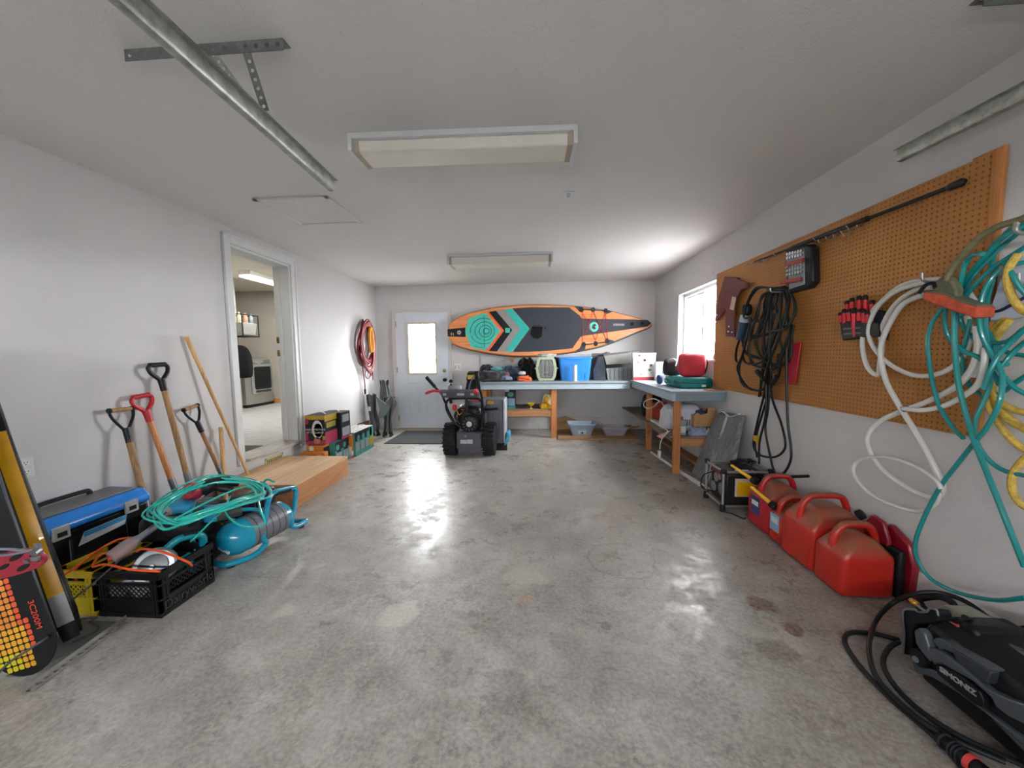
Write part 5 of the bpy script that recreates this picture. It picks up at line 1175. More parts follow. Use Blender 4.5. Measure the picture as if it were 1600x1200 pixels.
t = T('power_strip', 'white cord with a plug dangling from the right bench shelf', 'cord', at(1030, 712, 0, 4.2))
pp = at(1031, 700, 0, 4.20)
P_('cord', MB().tube([(4.36, 4.40, .48), (4.25, 4.42, .45)]+[at(x, y, 0, 4.20) for x, y in ((1043, 673), (1036, 683), (1032, 692), (1031, 702))], .006, 8), m_cw, t)
P_('plug', MB().ob(at(1030, 709, 0, 4.20), (.03, .05, .075), None, 0, .8), m_fix, t, bev=.006)
O('white_cable', MB().tube([at(x, y, 0, 4.22) for x, y in ((1030, 626), (1020, 623), (1008, 627), (1006, 634), (1012, 638), (1022, 635), (1031, 627))]+[Vector((4.35, 4.6, .66)), Vector((4.38, 4.62, .59))], .006, 8), m_cw, 'loop of white cable hanging around the middle post of the right bench', 'cable')
# white mesh basket, cardboard box, oil bottle, plastic bag
t = T('laundry_basket', 'white plastic basket with slotted side at the front of the right bench shelf', 'basket', (4.49, 4.40, Zs))
P_('tub', MB().ell((4.52, 4.36, Zs+.16), (.13, .12, .155), None, .45), M('basket_white', '#c5c9d6', .5), t)
b = MB()
for i in range(9): b.box(4.41+i*.024, 4.233, Zs+.08, 4.424+i*.024, 4.245, Zs+.15)
P_('slot', b, m_grey, t)
t = T('cardboard_box', 'open brown cardboard box with one cut corner on the right bench shelf', 'box', (4.68, 4.23, Zs+.10))
p = [(4.53, 4.16, .49), (4.755, 4.16, .50), (4.755, 4.16, .69), (4.675, 4.16, .70), (4.672, 4.16, .64), (4.60, 4.16, .62), (4.57, 4.16, .645), (4.54, 4.16, .63)]
P_('front', MB().prism(p, (0, .006, 0)), M('box_brown', '#b58a5e', .8), t); P_('back', MB().box(4.53, 4.38, .49, 4.755, 4.386, .66).box(4.53, 4.166, .49, 4.536, 4.38, .62).box(4.75, 4.166, .49, 4.755, 4.38, .66).box(4.536, 4.166, .49, 4.75, 4.38, .496), MC['box_brown'], t)
O('box_stand', MB().box(4.54, 4.20, Zs, 4.75, 4.40, .489), m_board, 'dark wooden block carrying the brown cardboard box', 'block', bev=.003)
O('dark_rag', MB().ell((4.63, 4.26, .60), (.06, .06, .06), None, .8, wob=.4, seed=61), M('rag_teal', '#39484d', .8), 'dark rag stuffed in the brown cardboard box', 'rag')
t = T('oil_bottle', 'grey oil bottle with a pink cap at the front of the right bench shelf', 'bottle', (4.42, 4.13, Zs))
P_('bottle', MB().loft([[Vector((4.385+.0+a*w_, 4.13+b_*.03, Zs+z)) for a, b_ in ((-1,-1),(1,-1),(1,1),(-1,1))] for z, w_ in ((0, .042), (.01, .046), (.12, .046), (.155, .034), (.175, .018))]), M('oil_grey', '#8f9aa3', .35), t, bev=.008)
P_('cap', MB().cyl((4.385, 4.13, Zs+.174), (4.385, 4.13, Zs+.20), .017), M('cap_pink', '#b0304f', .4), t)
P_('label', MB().box(4.35, 4.0975, Zs+.03, 4.42, 4.1, Zs+.10), m_cw, t)
cloth('plastic_bag', 'crumpled white and navy plastic bag at the front of the right bench shelf', 'bag', (4.56, 4.12, Zs), (.10, .05, .055), '#8d97b0', 63, .8, .55, ws=4)
cloth('plastic_bag', 'clear crumpled plastic bag at the wall end of the right bench shelf', 'bag', (4.68, 4.10, Zs), (.055, .05, .045), '#c3c6cc', 66, .8, .55, ws=4)
# boards on the floor under the right bench
O('floor_plank', MB().beam((4.42, 5.3, .02), (4.50, 3.72, .02), .14, .035), m_board, 'weathered plank on the floor under the right bench', 'plank', bev=.003)
O('floor_plank', MB().beam((4.66, 5.6, .02), (4.70, 4.1, .02), .12, .035), m_wy, 'brown plank on the floor nearest the wall under the right bench', 'plank', bev=.003)
O('metal_strip', MB().beam((4.26, 4.72, .02) if False else (4.30, 4.9, .012), (4.40, 3.66, .012), .022, .02), m_trim, 'thin white strip on the floor beside the weathered plank', 'strip')
# ================================================================== RIGHT WALL
XP = W-.028                        # face of the pegboard
s = NT('pegboard'); sep = s.n('ShaderNodeSeparateXYZ'); s.l(s.co(), sep.inputs[0])
fy = s.math('SUBTRACT', s.math('FRACT', s.math('MULTIPLY', sep.outputs[1], 39.37)), .5); fz = s.math('SUBTRACT', s.math('FRACT', s.math('MULTIPLY', sep.outputs[2], 39.37)), .5)
r2 = s.math('ADD', s.math('MULTIPLY', fy, fy), s.math('MULTIPLY', fz, fz))
hole = s.ramp(r2, [(.026, (1,1,1)), (.04, (0,0,0))])
c_ = s.ramp(s.noise(2.2, 5, .6), [(.3, lin('#965f22')), (.7, lin('#a87331'))])
c_ = s.mix(s.math('MULTIPLY', s.ramp(s.noise(150, 2, .6), [(.4, (0,0,0)), (.7, (1,1,1))]), .18), c_, lin('#8f5e24'))
s.setc(s.mix(s.math('MULTIPLY', hole, .78), c_, lin('#4a2c0e'))); s.b.inputs['Roughness'].default_value = .6
s.bump(s.math('SUBTRACT', 1.0, hole), .5, .004); MC['pegboard'] = s.m
t = T('pegboard', 'large tan pegboard panel covering the right wall', 'pegboard', (W, 3.0, .915))
P_('panel', MB().box(XP, 1.795, .915, XP+.006, 4.235, 2.135), MC['pegboard'], t, flat=True)
m_knot = wood('knotty_pine', '#b5793f', '#7e4a20', 2, .6, .7)
P_('furring', MB().box(XP+.007, 1.755, .915, W-.001, 1.87, 2.15), m_knot, t, bev=.002)
P_('furring', MB().box(XP+.007, 1.871, 2.10, W-.001, 4.235, 2.14), wood('furring_y', '#b5793f', '#7e4a20', 1, .6, .7), t, bev=.002)
P_('furring', MB().box(XP+.007, 1.871, .915, W-.001, 4.235, .955), MC['furring_y'], t, bev=.002)
P_('furring', MB().box(XP+.007, 4.14, .956, W-.001, 4.235, 2.099), m_knot, t, bev=.002)
R = lambda pts, x: [at(px, py, 0, x) for px, py in pts]
def poly(pts, x, th=.006): return MB().prism(R(pts, x), (th, 0, 0))
m_hook = M('hook_zinc', '#9a9a94', .35, .8)
# pegboard hooks
hk = [(1290, 377), (1302, 372), (1314, 368), (1326, 362), (1338, 358), (1352, 353), (1403, 326), (1330, 368)]
hl = ['leftmost', 'second', 'third', 'fourth', 'fifth', 'sixth', 'rightmost', 'lowest']
for i, (px, py) in enumerate(hk):
    p = at(px, py, 0, XP)
    O('pegboard_hook', MB().tube([p+Vector((.004, 0, .012)), p+Vector((-.006, 0, .01)), p+Vector((-.012, 0, -.004)), p+Vector((-.04, 0, -.006)), p+Vector((-.05, 0, .012))], .0025, 6), m_hook, hl[i]+' of the small empty metal hooks below the black pole on the pegboard', 'hook', 'empty pegboard hooks')
for i in range(4):
    p = at(1172+i*10, 413-i*2, 0, XP)
    O('pegboard_hook', MB().tube([p+Vector((.004, 0, .012)), p+Vector((-.006, 0, .01)), p+Vector((-.012, 0, -.004)), p+Vector((-.04, 0, -.006)), p+Vector((-.05, 0, .012))], .0025, 6), m_hook, ['first', 'second', 'third', 'fourth'][i]+' thin metal hook from the window at the far upper corner of the pegboard', 'hook', 'empty pegboard hooks by the window')
# black telescopic pole
a, b_ = at(1180, 409, 0, XP-.045), at(1503, 285, 0, XP-.045)
t = T('telescopic_pole', 'long black telescopic pole resting on hooks along the top of the pegboard', 'pole', a)
v = b_-a
P_('thin_tube', MB().cyl(a, b_, .008, .010, 14), m_blk, t); P_('thick_tube', MB().cyl(a+v*.30, a+v*.69, .0135, n=16), m_blk, t)
P_('end_cap', MB().cyl(a+v*.68, a+v*.70, .0165, n=16), m_blk, t); P_('end_cap', MB().lathe([(.010, 0), (.018, .02), (.019, .06), (.008, .075)], b_-v.normalized()*.06, v, 16), m_blk, t)
for f in (.18, .45, .62):
    p = a+v*f; P_('hook', MB().tube([(XP, p.y, p.z+.02), (XP-.03, p.y, p.z+.0), (XP-.045, p.y, p.z-.017), (XP-.065, p.y, p.z+.0)], .003, 6), m_hook, t)
# maroon apron
m_mar = M('maroon_leather', '#561817', .6, var=.2)
t = T('tool_apron', 'dark red leather straps with holes hanging at the window end of the pegboard', 'apron', at(1140, 470, 0, XP-.03))
P_('flap', poly([(1132, 432), (1155, 434), (1152, 452), (1138, 480), (1120, 500), (1121, 470)], XP-.04, .012), m_mar, t, bev=.004)
P_('flap', poly([(1150, 435), (1168, 442), (1170, 450), (1158, 453), (1148, 470), (1140, 470)], XP-.06, .012), m_mar, t, bev=.004)
P_('strap', poly([(1136, 455), (1150, 455), (1147, 505), (1148, 527), (1134, 526), (1133, 500)], XP-.055, .010), m_mar, t, bev=.003)
P_('strap', poly([(1123, 470), (1131, 478), (1123, 500), (1116, 502)], XP-.03, .008), m_mar, t, bev=.003)
for (px, py) in ((1138, 518), (1144, 519), (1139, 510), (1120, 492)): P_('rivet', MB().cyl(at(px, py, 0, XP-.057), at(px, py, 0, XP-.054), .006, n=10), m_steel, t)
P_('buckle', poly([(1144, 463), (1150, 465), (1146, 485), (1140, 483)], XP-.062, .004), M('buckle', '#b9a999', .4, .4), t)
# socket set in its case
t = T('socket_set', 'black case of chrome sockets with two red bars hanging under the black pole', 'socket set', at(1247, 455, 0, XP-.05))
c0 = [(1226, 388), (1262, 382), (1268, 386), (1269, 440), (1262, 450), (1232, 458), (1228, 440)]
P_('case', MB().prism(R(c0, XP-.06), (.058, 0, 0)), m_blk, t, bev=.012)
P_('tray', poly([(1228, 396), (1256, 388), (1257, 444), (1233, 452)], XP-.064, .006), M('tray_grey', '#8b8e93', .35, .5), t, bev=.002)
rb = random.Random(17); q = MB()
for r_ in range(8):
    for c_i in range(6):
        fx_, fy_ = (c_i+.5)/6, (r_+.5)/8
        if r_ in (2, 6): continue
        p = at(1230+26*fx_, 394+52*fy_-6*fx_, 0, XP-.064); rr_ = rb.uniform(.009, .0125)
        P_('socket', MB().cyl(p+Vector((-.012, 0, 0)), p+Vector((.002, 0, 0)), rr_, n=12), MC.get('chrome') or M('chrome', '#d5d9dc', .18, .9), t)
P_('red_bar', MB().beam(at(1227, 414, 0, XP-.085), at(1256, 406, 0, XP-.085), .02, .028), M('bar_red', '#8f2f1d', .4), t, bev=.003)
P_('red_bar', MB().beam(at(1220, 441, 0, XP-.10), at(1252, 436, 0, XP-.085), .02, .028), MC['bar_red'], t, bev=.003)
# black cords
def z3(pts, x0=XP-.05, x1=XP-.12):
    n = len(pts); return [at(1150+u/6, 420+v/6, 0, x0+(x1-x0)*math.sin(PI*min(1, max(0, i/(n-1))))) for i, (u, v) in enumerate(pts)]
m_bc = M('cord_black', '#15181a', .4); m_bg = M('cord_greenblack', '#1e2622', .45)
t = T('extension_cord', 'big tangled bundle of black extension cords hanging on the pegboard down to the generator', 'cord', at(1205, 460, 0, XP))
P1 = [
 [(480,180),(330,180),(200,190),(110,330),(90,450),(130,470),(110,620),(60,800),(30,950),(60,1080),(180,1140),(280,1100),(330,900)],
 [(470,185),(350,190),(250,260),(190,420),(150,600),(110,760),(160,880),(260,940),(370,930),(420,800)],
 [(440,190),(330,200),(260,400),(210,560),(190,700),(230,820),(300,880),(400,900),(490,860),(520,760),(520,520)],
 [(400,190),(330,250),(300,420),(260,600),(270,760),(320,880),(330,1040)],
 [(480,190),(540,280),(560,400),(510,500),(470,560),(380,580),(250,610),(110,640),(60,720)],
 [(430,200),(420,350),(400,520),(350,680),(290,840),(250,1000),(215,1200)],
 [(450,200),(470,340),(430,520),(380,700),(300,900),(280,1050),(285,1200)],
 [(380,200),(360,330),(300,450),(240,560),(180,640),(100,660),(70,740),(120,800),(240,840),(270,860)],
 [(330,200),(330,400),(320,600),(310,800),(330,1000),(310,1200)],
 [(490,200),(500,300),(480,450),(500,560),(470,720),(420,860),(400,1000),(330,1100)],
 [(300,200),(270,330),(260,470),(150,490),(110,440)],
 [(60,800),(90,880),(180,890),(270,850),(300,700),(330,560),(360,420)],
 [(360,200),(380,380),(420,500),(410,650),(430,760),(400,900)],
]
rb = random.Random(31)
P1 += [[(u+rb.uniform(-22, 22), v+rb.uniform(-14, 14)) for u, v in p] for p in P1[:11]]
for i, p in enumerate(P1): P_('cord', MB().tube(z3(p, XP-.035-.006*(i % 4), XP-.06-.012*(i % 5)), .0088, 8, 5), m_bc if i % 2 else m_bg, t)
lo = [
 [(1206, 600), (1190, 650), (1180, 690), (1183, 715)],
 [(1196, 610), (1188, 640), (1179, 680), (1178, 700), (1190, 712), (1210, 714), (1224, 705), (1227, 690), (1220, 660), (1208, 628), (1202, 600)],
 [(1203, 600), (1200, 640), (1196, 672), (1205, 720), (1212, 745)],
 [(1197, 600), (1196, 650), (1187, 690), (1186, 725)],
 [(1229, 540), (1229, 600), (1231, 660), (1236, 700), (1235, 720), (1226, 738), (1214, 745)],
]
for i, p in enumerate(lo): P_('cord', MB().tube(R(p, XP-.06-.01*i), .0085, 8, 6), m_bc, t)
P_('yellow_plug', MB().ob(at(1182, 685, 0, XP-.07), (.03, .035, .045)).cyl(at(1182, 690, 0, XP-.07), at(1186, 696, 0, XP-.07), .009), M('plug_yellow', '#c8a01c', .4), t)
P_('connector', MB().cyl(at(1183, 580, 0, XP-.12), at(1194, 594, 0, XP-.12), .02, .016), m_blk, t)
P_('connector', MB().cyl(at(1214, 588, 0, XP-.11), at(1207, 600, 0, XP-.11), .018, .016), m_blk, t)
P_('hook', MB().tube([(XP, 3.05, 1.76), (XP-.12, 3.05, 1.76), (XP-.14, 3.05, 1.79)], .006, 8), m_hook, t)
# grinder
t = T('multi_tool', 'black and dark blue tool with grey white label hanging left of the black cords', 'tool', at(1160, 510, 0, XP-.05))
a, b_ = at(1168, 480, 0, XP-.05), at(1156, 530, 0, XP-.05); v = (b_-a)
P_('head', MB().ell(a+v*.08, (.035, .045, .055), None, .7), m_blk, t)
P_('body', MB().cyl(a+v*.22, b_, .040, .036, 20), M('tool_navy', '#26425a', .4, var=.3, vs=25), t)
P_('label', MB().cyl(a+v*.22, a+v*.44, .041, n=20), M('label_pale', '#a9aeb5', .5, var=.2, vs=40), t)
P_('wrist_strap', MB().tube([b_, at(1151, 545, 0, XP-.05), at(1150, 562, 0, XP-.05), at(1156, 566, 0, XP-.05), at(1162, 548, 0, XP-.05), at(1160, 532, 0, XP-.05)], .011, 8, flat=.6), m_blk, t)
# red sheath
O('saw_sheath', MB().prism(R([(1226, 540), (1251, 534), (1242, 601), (1230, 601)], XP-.025), (.012, 0, 0)), M('sheath_red', '#a90f28', .45), 'bright red triangular sheath hanging to the right of the black cords', 'sheath', bev=.004)
# screwdriver set
t = T('screwdriver_set', 'red and black screwdriver set standing in a black holder on the pegboard', 'screwdriver set', at(1340, 530, 0, XP-.03))
P_('holder', MB().prism(R([(1311, 503), (1357, 501), (1372, 505), (1372, 527), (1360, 525), (1316, 532)], XP-.055), (.054, 0, 0)), m_blk, t, bev=.006)
for px, py, h, w_ in ((1313, 495, 10, 4), (1319, 492, 14, 4), (1326, 491, 12, 4), (1334, 494, 20, 4.5), (1342, 491, 12, 4), (1349, 492, 14, 4), (1355, 494, 12, 4), (1323, 478, 12, 5), (1331, 475, 15, 5.5), (1342, 472, 15, 5.5), (1352, 472, 17, 6), (1362, 478, 14, 5.5)):
    fr_x = XP-.05 if py > 485 else XP-.03
    top_, bot_ = at(px, py-h*.6, 0, fr_x), at(px+1, py+h*.9, 0, fr_x); k = (bot_-top_).length; q = P_('screwdriver_handle', MB().lathe([(.006, 0), (.0115, .004), (.0125, k*.3), (.010, k*.45), (.0125, k*.7), (.012, k)], top_, bot_-top_, 14), MC.get('sd_red') or M('sd_red', '#c41425', .35), t)
    P_('handle_cap', MB().lathe([(.004, -.004), (.010, -.002), (.0128, .006), (.0128, k*.28)], top_, bot_-top_, 14), m_blk, q)
for v_ in (513, 521): P_('silver_band', MB().beam(at(1318, v_+1, 0, XP-.056), at(1345, v_-1, 0, XP-.056), .003, .010), M('band_grey', '#5e6062', .4, .4), t)
P_('red_mark', MB().beam(at(1333, 510, 0, XP-.058), at(1335, 526, 0, XP-.058), .003, .018, up=(0,1,0)), M('mark_red', '#b5273a', .4), t)
O('pouch_navy', MB().prism(R([(1370, 484), (1378, 487), (1383, 515), (1380, 532), (1372, 531), (1362, 510)], XP-.03), (.029, 0, 0)), M('pouch_navy', '#1b2030', .6), 'dark navy pouch hanging behind the white hose', 'pouch', bev=.006)
# ---- white hose
def zz(pts, x0, amp=.0, ph=0): return [at(1300+u/2.107, 330+v/2.107, 0, x0-amp*math.sin(i*.9+ph)) for i, (u, v) in enumerate(pts)]
m_wh = M('white_hose', '#cdcbc5', .35)
t = T('white_hose', 'white plastic hose hanging in loops from the pegboard, lowest loop on the wall', 'hose', at(1440, 460, 0, XP))
W1 = [(470,300),(440,255),(400,230),(330,225),(240,240),(170,290),(120,350),(100,430),(115,510),(150,540),(158,500),(165,440),(160,400),(180,350),(215,300),(270,262),(330,250)]
W2 = [(340,232),(280,240),(200,270),(140,330),(120,400),(145,460),(200,510),(270,540),(340,538),(400,510),(440,460),(455,400),(440,330)]
W3 = [(300,275),(230,310),(180,390),(160,460),(175,550),(215,630),(265,710),(310,790),(345,860),(365,910),(350,938),(310,940),(240,905),(165,850),(125,790),(118,740),(160,690),(240,655),(330,620),(410,575),(460,520),(480,450),(475,380)]
W4 = [(235,650),(300,655),(370,640),(430,610),(480,570),(500,510),(505,450)]
W5 = [(355,925),(340,965),(290,988),(220,975),(140,940),(85,890),(70,850),(90,820),(150,808),(220,820),(290,850),(345,890),(360,915)]
for i, (p, r_) in enumerate(((W1, .012), (W2, .011), (W3, .0125), (W4, .011), (W5, .009))):
    P_('hose', MB().tube(zz(p, XP-.045-.02*i, .012, i), r_, 10, 5), m_wh, t)
P_('clamp', MB().cyl(at(1412, 640, 0, XP-.10), at(1417, 638, 0, XP-.10), .015, n=12), m_steel, t)
P_('fitting', MB().cyl(at(1530, 590, 0, XP-.07), at(1531, 560, 0, XP-.07), .022), m_wh, t)
P_('hook', MB().tube([(XP, 1.88, 1.62), (XP-.14, 1.88, 1.62), (XP-.16, 1.88, 1.66)], .006, 8), m_hook, t)
# ---- brush on a curved pole
t = T('scrub_brush', 'scrub brush with orange sponge on a curved muddy pole in front of the hoses', 'brush', at(1480, 480, 0, 4.56))
m_mud = M('muddy_metal', '#6f6a4c', .5, .35, var=.35, vs=25)
P_('pole', MB().tube([at(x, y, 0, 4.55) for x, y in ((1640, 322), (1600, 341), (1560, 354), (1530, 372), (1505, 398), (1488, 420), (1478, 438))], .0125, 12), m_mud, t)
P_('head', MB().prism([at(x, y, 0, 4.56) for x, y in ((1471, 431), (1482, 432), (1494, 452), (1492, 466), (1478, 470), (1455, 456), (1462, 438))], (.035, 0, 0)), M('head_green', '#5c5e45', .7, var=.3, vs=30), t, bev=.008)
P_('sponge', MB().prism([at(x, y, 0, 4.545) for x, y in ((1444, 456), (1475, 461), (1500, 473), (1527, 480), (1524, 497), (1500, 490), (1462, 477), (1440, 467))], (.07, 0, 0)), M('sponge_orange', '#b54c33', .95, var=.25, vs=40, bump=.5, bs=120), t, bev=.006)
P_('sponge_backing', MB().prism([at(x, y, 0, 4.55) for x, y in ((1444, 454), (1475, 457), (1500, 469), (1527, 476), (1527, 480), (1500, 473), (1475, 461), (1444, 457))], (.06, 0, 0)), M('backing_olive', '#5b5f48', .8), t, bev=.003)
P_('clip', MB().tube([at(x, y, 0, 4.56) for x, y in ((1436, 458), (1446, 446), (1458, 443), (1462, 450))], .008, 8), m_blk, t)
# ---- teal hoses
t = T('air_hose', 'tangle of teal air hoses hanging on the right wall at the edge of view', 'hose', at(1560, 480, 0, W))
m_th = M('teal_hose_dark', '#0b7f7e', .28, coat=.3)
def zt(pts, x0, k): return [at(1440+u/5.217, 330+v/5.217, 0, x0-.015*math.sin(i*1.1+k)) for i, (u, v) in enumerate(pts)]
TT = [
 ([(860,100),(700,190),(560,320),(420,480),(330,600),(200,760),(90,900),(50,1050),(60,1200),(90,1400),(150,1600),(260,1770),(340,1850)], 4.60),
 ([(870,60),(720,160),(600,260),(480,420),(350,600),(260,700),(200,800),(190,920),(230,1040),(330,1130),(500,1200),(700,1250)], 4.62),
 ([(500,350),(430,350),(360,420),(330,520),(300,660),(270,850),(270,1100),(300,1400),(360,1650),(420,1850),(520,2100),(640,2400),(760,2700),(840,2900)], 4.57),
 ([(870,120),(760,200),(640,300),(500,440),(400,560),(340,680),(310,820),(330,920),(420,1030),(560,1070),(700,1060),(830,960)], 4.64),
 ([(860,280),(720,370),(560,480),(420,620),(360,700),(330,850)], 4.60),
 ([(640,470),(560,560),(500,680),(470,850),(490,1000),(560,1150),(640,1280),(660,1400),(620,1600),(520,1780),(460,1850),(300,2050),(150,2250),(20,2500),(-50,2700),(-30,2850),(80,3000),(300,3110),(600,3170),(850,3150)], 4.58),
 ([(580,560),(540,700),(520,900),(540,1060),(580,1200),(560,1400),(500,1560),(440,1700),(440,1850),(520,2000),(660,2110),(860,2160)], 4.63),
 ([(680,420),(740,520),(800,620),(870,700)], 4.60),
 ([(720,440),(780,430),(870,410)], 4.62),
 ([(640,1280),(720,1180),(800,1100),(880,1040)], 4.61),
 ([(860,940),(740,1060),(640,1160),(560,1300),(500,1450)], 4.59),
 ([(860,1180),(700,1150),(600,1080),(540,980)], 4.65),
 ([(870,1500),(760,1440),(660,1330),(600,1200),(600,1100)], 4.62),
 ([(400,880),(360,1050),(330,1200),(380,1400),(500,1500),(650,1480),(760,1400),(870,1330)], 4.66),
 ([(280,1090),(360,1150),(460,1190),(560,1280),(640,1420)], 4.60),
 ([(870,20),(760,110),(650,220),(600,320),(560,480)], 4.66),
]
for i, (p, x) in enumerate(TT): P_('hose', MB().tube(zt(p, x+.04, i), .0085 if i != 2 else .0095, 10, 5), m_th, t)
P_('hook', MB().tube([(W-.002, 1.50, 1.72), (W-.22, 1.50, 1.72), (W-.24, 1.50, 1.76)], .008, 8), m_hook, t)
# yellow rope
t = T('rope', 'thick yellow rope hanging in loops behind the teal hoses', 'rope', at(1580, 520, 0, W))
m_yr = M('rope_yellow', '#bfa044', .6, var=.3, vs=60)
YY = [([(790,350),(720,450),(700,560),(730,680),(800,790),(880,840)], 4.64), ([(720,880),(640,980),(600,1060),(560,1200),(560,1400),(620,1540),(760,1620),(880,1650)], 4.70), ([(680,880),(600,960),(560,1100),(540,1300),(580,1500),(680,1650),(800,1750),(880,1800)], 4.71),
      ([(640,900),(580,1000),(540,1180),(520,1400),(560,1600),(680,1800),(800,1920),(880,1960)], 4.72), ([(880,1980),(800,2060),(740,2160),(740,2280),(800,2380),(880,2430)], 4.68), ([(600,1560),(700,1700),(820,1760),(880,1740)], 4.69)]
for i, (p, x) in enumerate(YY): P_('strand', MB().tube(zt(p, x, i), .0125, 10, 5), m_yr, t)
P_('hook', MB().tube([(W, 1.56, 1.55), (W-.13, 1.56, 1.55), (W-.15, 1.56, 1.59)], .007, 8), m_hook, t)
# white sheet with navy stripe
t = T('life_vest', 'white cloth bag with a navy stripe hanging behind the yellow rope', 'cloth', at(1580, 500, 0, 4.7))
P_('cloth', MB().prism(zt([(640,560),(700,420),(800,360),(900,330),(1000,340),(1000,820),(860,850),(700,880),(540,905),(560,780)], 4.74, 0), (.03, 0, 0)), M('cloth_white', '#bfc6d4', .8, var=.08, vs=14, bump=.4, bs=14), t, bev=.01)
P_('stripe', MB().tube(zt([(545,825),(640,810),(740,760),(830,710),(1000,640)], 4.728, 0), .006, 6, 4), M('navy', '#1b2440', .7), t)

# ================================================================== FLOOR, RIGHT SIDE
# wrapped grey panels
t = T('wrapped_panels', 'stack of grey panels in clear plastic leaning on the right wall behind the generator', 'panels', (4.62, 3.66, 0))
tl, tr_ = at(1122, 646, 0, W-.075), at(1158, 652, 0, W-.075)
bl, br_ = Vector((4.46, 4.00, .012)), Vector((4.50, 3.38, .012))
s = NT('panel_grey'); f = s.noise(3, 5, .7, s.co((2, 9, 2)), 2.5); s.setc(s.ramp(f, [(.3, lin('#4c4f52')), (.52, lin('#6d7072')), (.75, lin('#9b9ea1'))])); s.b.inputs['Roughness'].default_value = .3; s.bump(f, .4, .02); MC['panel_grey'] = s.m
P_('panel', MB().prism([bl, br_, tr_, tl], (.04, .0, .02)), s.m, t, bev=.004)
nv = (br_-bl).cross(tl-bl).normalized(); nv = nv if nv.x < 0 else -nv
P_('panel', MB().prism([bl+(br_-bl)*.04+nv*.002, bl+(br_-bl)*.45+nv*.002, tl+(tr_-tl)*.40+nv*.002, tl+(tr_-tl)*.0+nv*.002], nv*.02), s.m, t, bev=.004)
for f_ in (.47, .52): P_('tape', MB().tube([bl+(br_-bl)*f_+nv*.006, tl+(tr_-tl)*(f_-.04)+nv*.006], .004, 6, 1), M('plastic_edge', '#c7c9cb', .25), t)
P_('sticker', MB().prism([bl+(br_-bl)*.62+(tl-bl)*.12+nv*.006, bl+(br_-bl)*.72+(tl-bl)*.12+nv*.006, bl+(br_-bl)*.72+(tl-bl)*.42+nv*.006, bl+(br_-bl)*.66+(tl-bl)*.42+nv*.006], nv*.002), m_cw, t)
P_('plastic_film', MB().tube([tl+Vector((-.01, 0, .0)), tl*.7+tr_*.3+Vector((-.02, 0, .03)), tl*.4+tr_*.6+Vector((-.01, 0, -.01)), tr_+Vector((-.02, 0, .03))], .012, 7, flat=.5), MC['plastic_edge'], t)
O('white_rod', MB().cyl((4.44, 3.56, .006+.012), (4.32, 4.55, .018), .008, n=10), m_trim, 'thin white rod on the floor behind the wrapped panels', 'rod')
# generator
GX0, GX1, GY0, GY1, GZ = 4.335, 4.70, 3.08, 3.38, .335
t = T('generator', 'black portable generator in a silver tube frame with a yellow label', 'generator', ((GX0+GX1)/2, (GY0+GY1)/2, 0))
m_al = M('frame_aluminium', '#a9abac', .3, .8)
P_('body', MB().box(GX0+.03, GY0+.02, .05, GX1-.03, GY1-.02, GZ-.03), m_blk, t, bev=.015)
P_('tank', MB().box(GX0+.05, GY0+.03, GZ-.045, GX1-.04, GY1-.03, GZ-.012), m_dkst, t, bev=.012)
P_('fuel_cap', MB().cyl((4.50, 3.2, GZ-.012), (4.50, 3.2, GZ+.01), .035), m_blk, t)
c8 = [(x, y) for x in (GX0, GX1) for y in (GY0, GY1)]
for x, y in c8: P_('frame_post', MB().cyl((x, y, .03), (x, y, GZ), .0115), m_al, t)
for z in (.045, GZ-.005):
    for y in (GY0, GY1): P_('frame_rail', MB().cyl((GX0, y, z), (GX1, y, z), .0105), m_al, t)
    for x in (GX0, GX1): P_('frame_rail', MB().cyl((x, GY0, z), (x, GY1, z), .0105), m_al, t)
for x, y in c8:
    P_('foot', MB().lathe([(.022, 0), (.024, .01), (.02, .05), (.018, .06)], (x, y, 0)), m_blk, t)
    P_('corner', MB().ell((x, y, GZ), (.022, .022, .022), None, .7, 14, 8), m_blk, t)
lb = P_('label', MB().box(GX0+.10, GY0+.012, .12, GX1-.08, GY0+.021, .27), M('label_pink', '#c4b5b5', .4), t); P_('yellow_label', MB().box(GX0+.115, GY0+.009, .128, GX1-.10, GY0+.013, .245), M('label_yellow', '#dfa90e', .4), lb)
for y, z, r_ in ((3.16, .16, .045), (3.26, .23, .032), (3.30, .14, .036), (3.20, .25, .02)):
    g_ = P_('outlet_ring', MB().lathe([(r_, 0), (r_+.007, .002), (r_+.007, .008), (r_, .01)], (GX0+.030, y, z), (-1,0,0)), m_al, t); P_('outlet_face', MB().cyl((GX0+.031, y, z), (GX0+.026, y, z), r_), M('outlet_dark', '#2a2224', .4), g_)
P_('control_strip', MB().box(GX0+.022, GY0+.03, .262, GX0+.031, GY1-.03, .30), M('strip_red', '#6d2a24', .4), t)
P_('carry_bar', MB().tube([(4.42, 3.1, GZ+.005), (4.44, 3.2, GZ+.03), (4.6, 3.28, GZ+.03), (4.66, 3.34, GZ+.0)], .010, 8), m_blk, t)
P_('cable', MB().tube([(4.55, 3.1, GZ+.01), (4.62, 3.2, GZ+.03), (4.7, 3.3, GZ+.02), (4.62, 3.36, GZ+.01), (4.5, 3.3, GZ+.02)], .010, 8), m_blk, t)
P_('white_decal', MB().box(4.44, 3.12, GZ-.0125, 4.6, 3.16, GZ-.0095), m_cw, t)
cord('black cable looping from the generator frame down to the floor at its left', [(GX0-.015, 3.2, .30), at(1100, 742, 1, 3.32), at(1095, 757, 1, 3.34), at(1102, 765, 1, 3.3), (GX0-.02, 3.22, .12)], .005, m_blk, 'cable', 'cable')
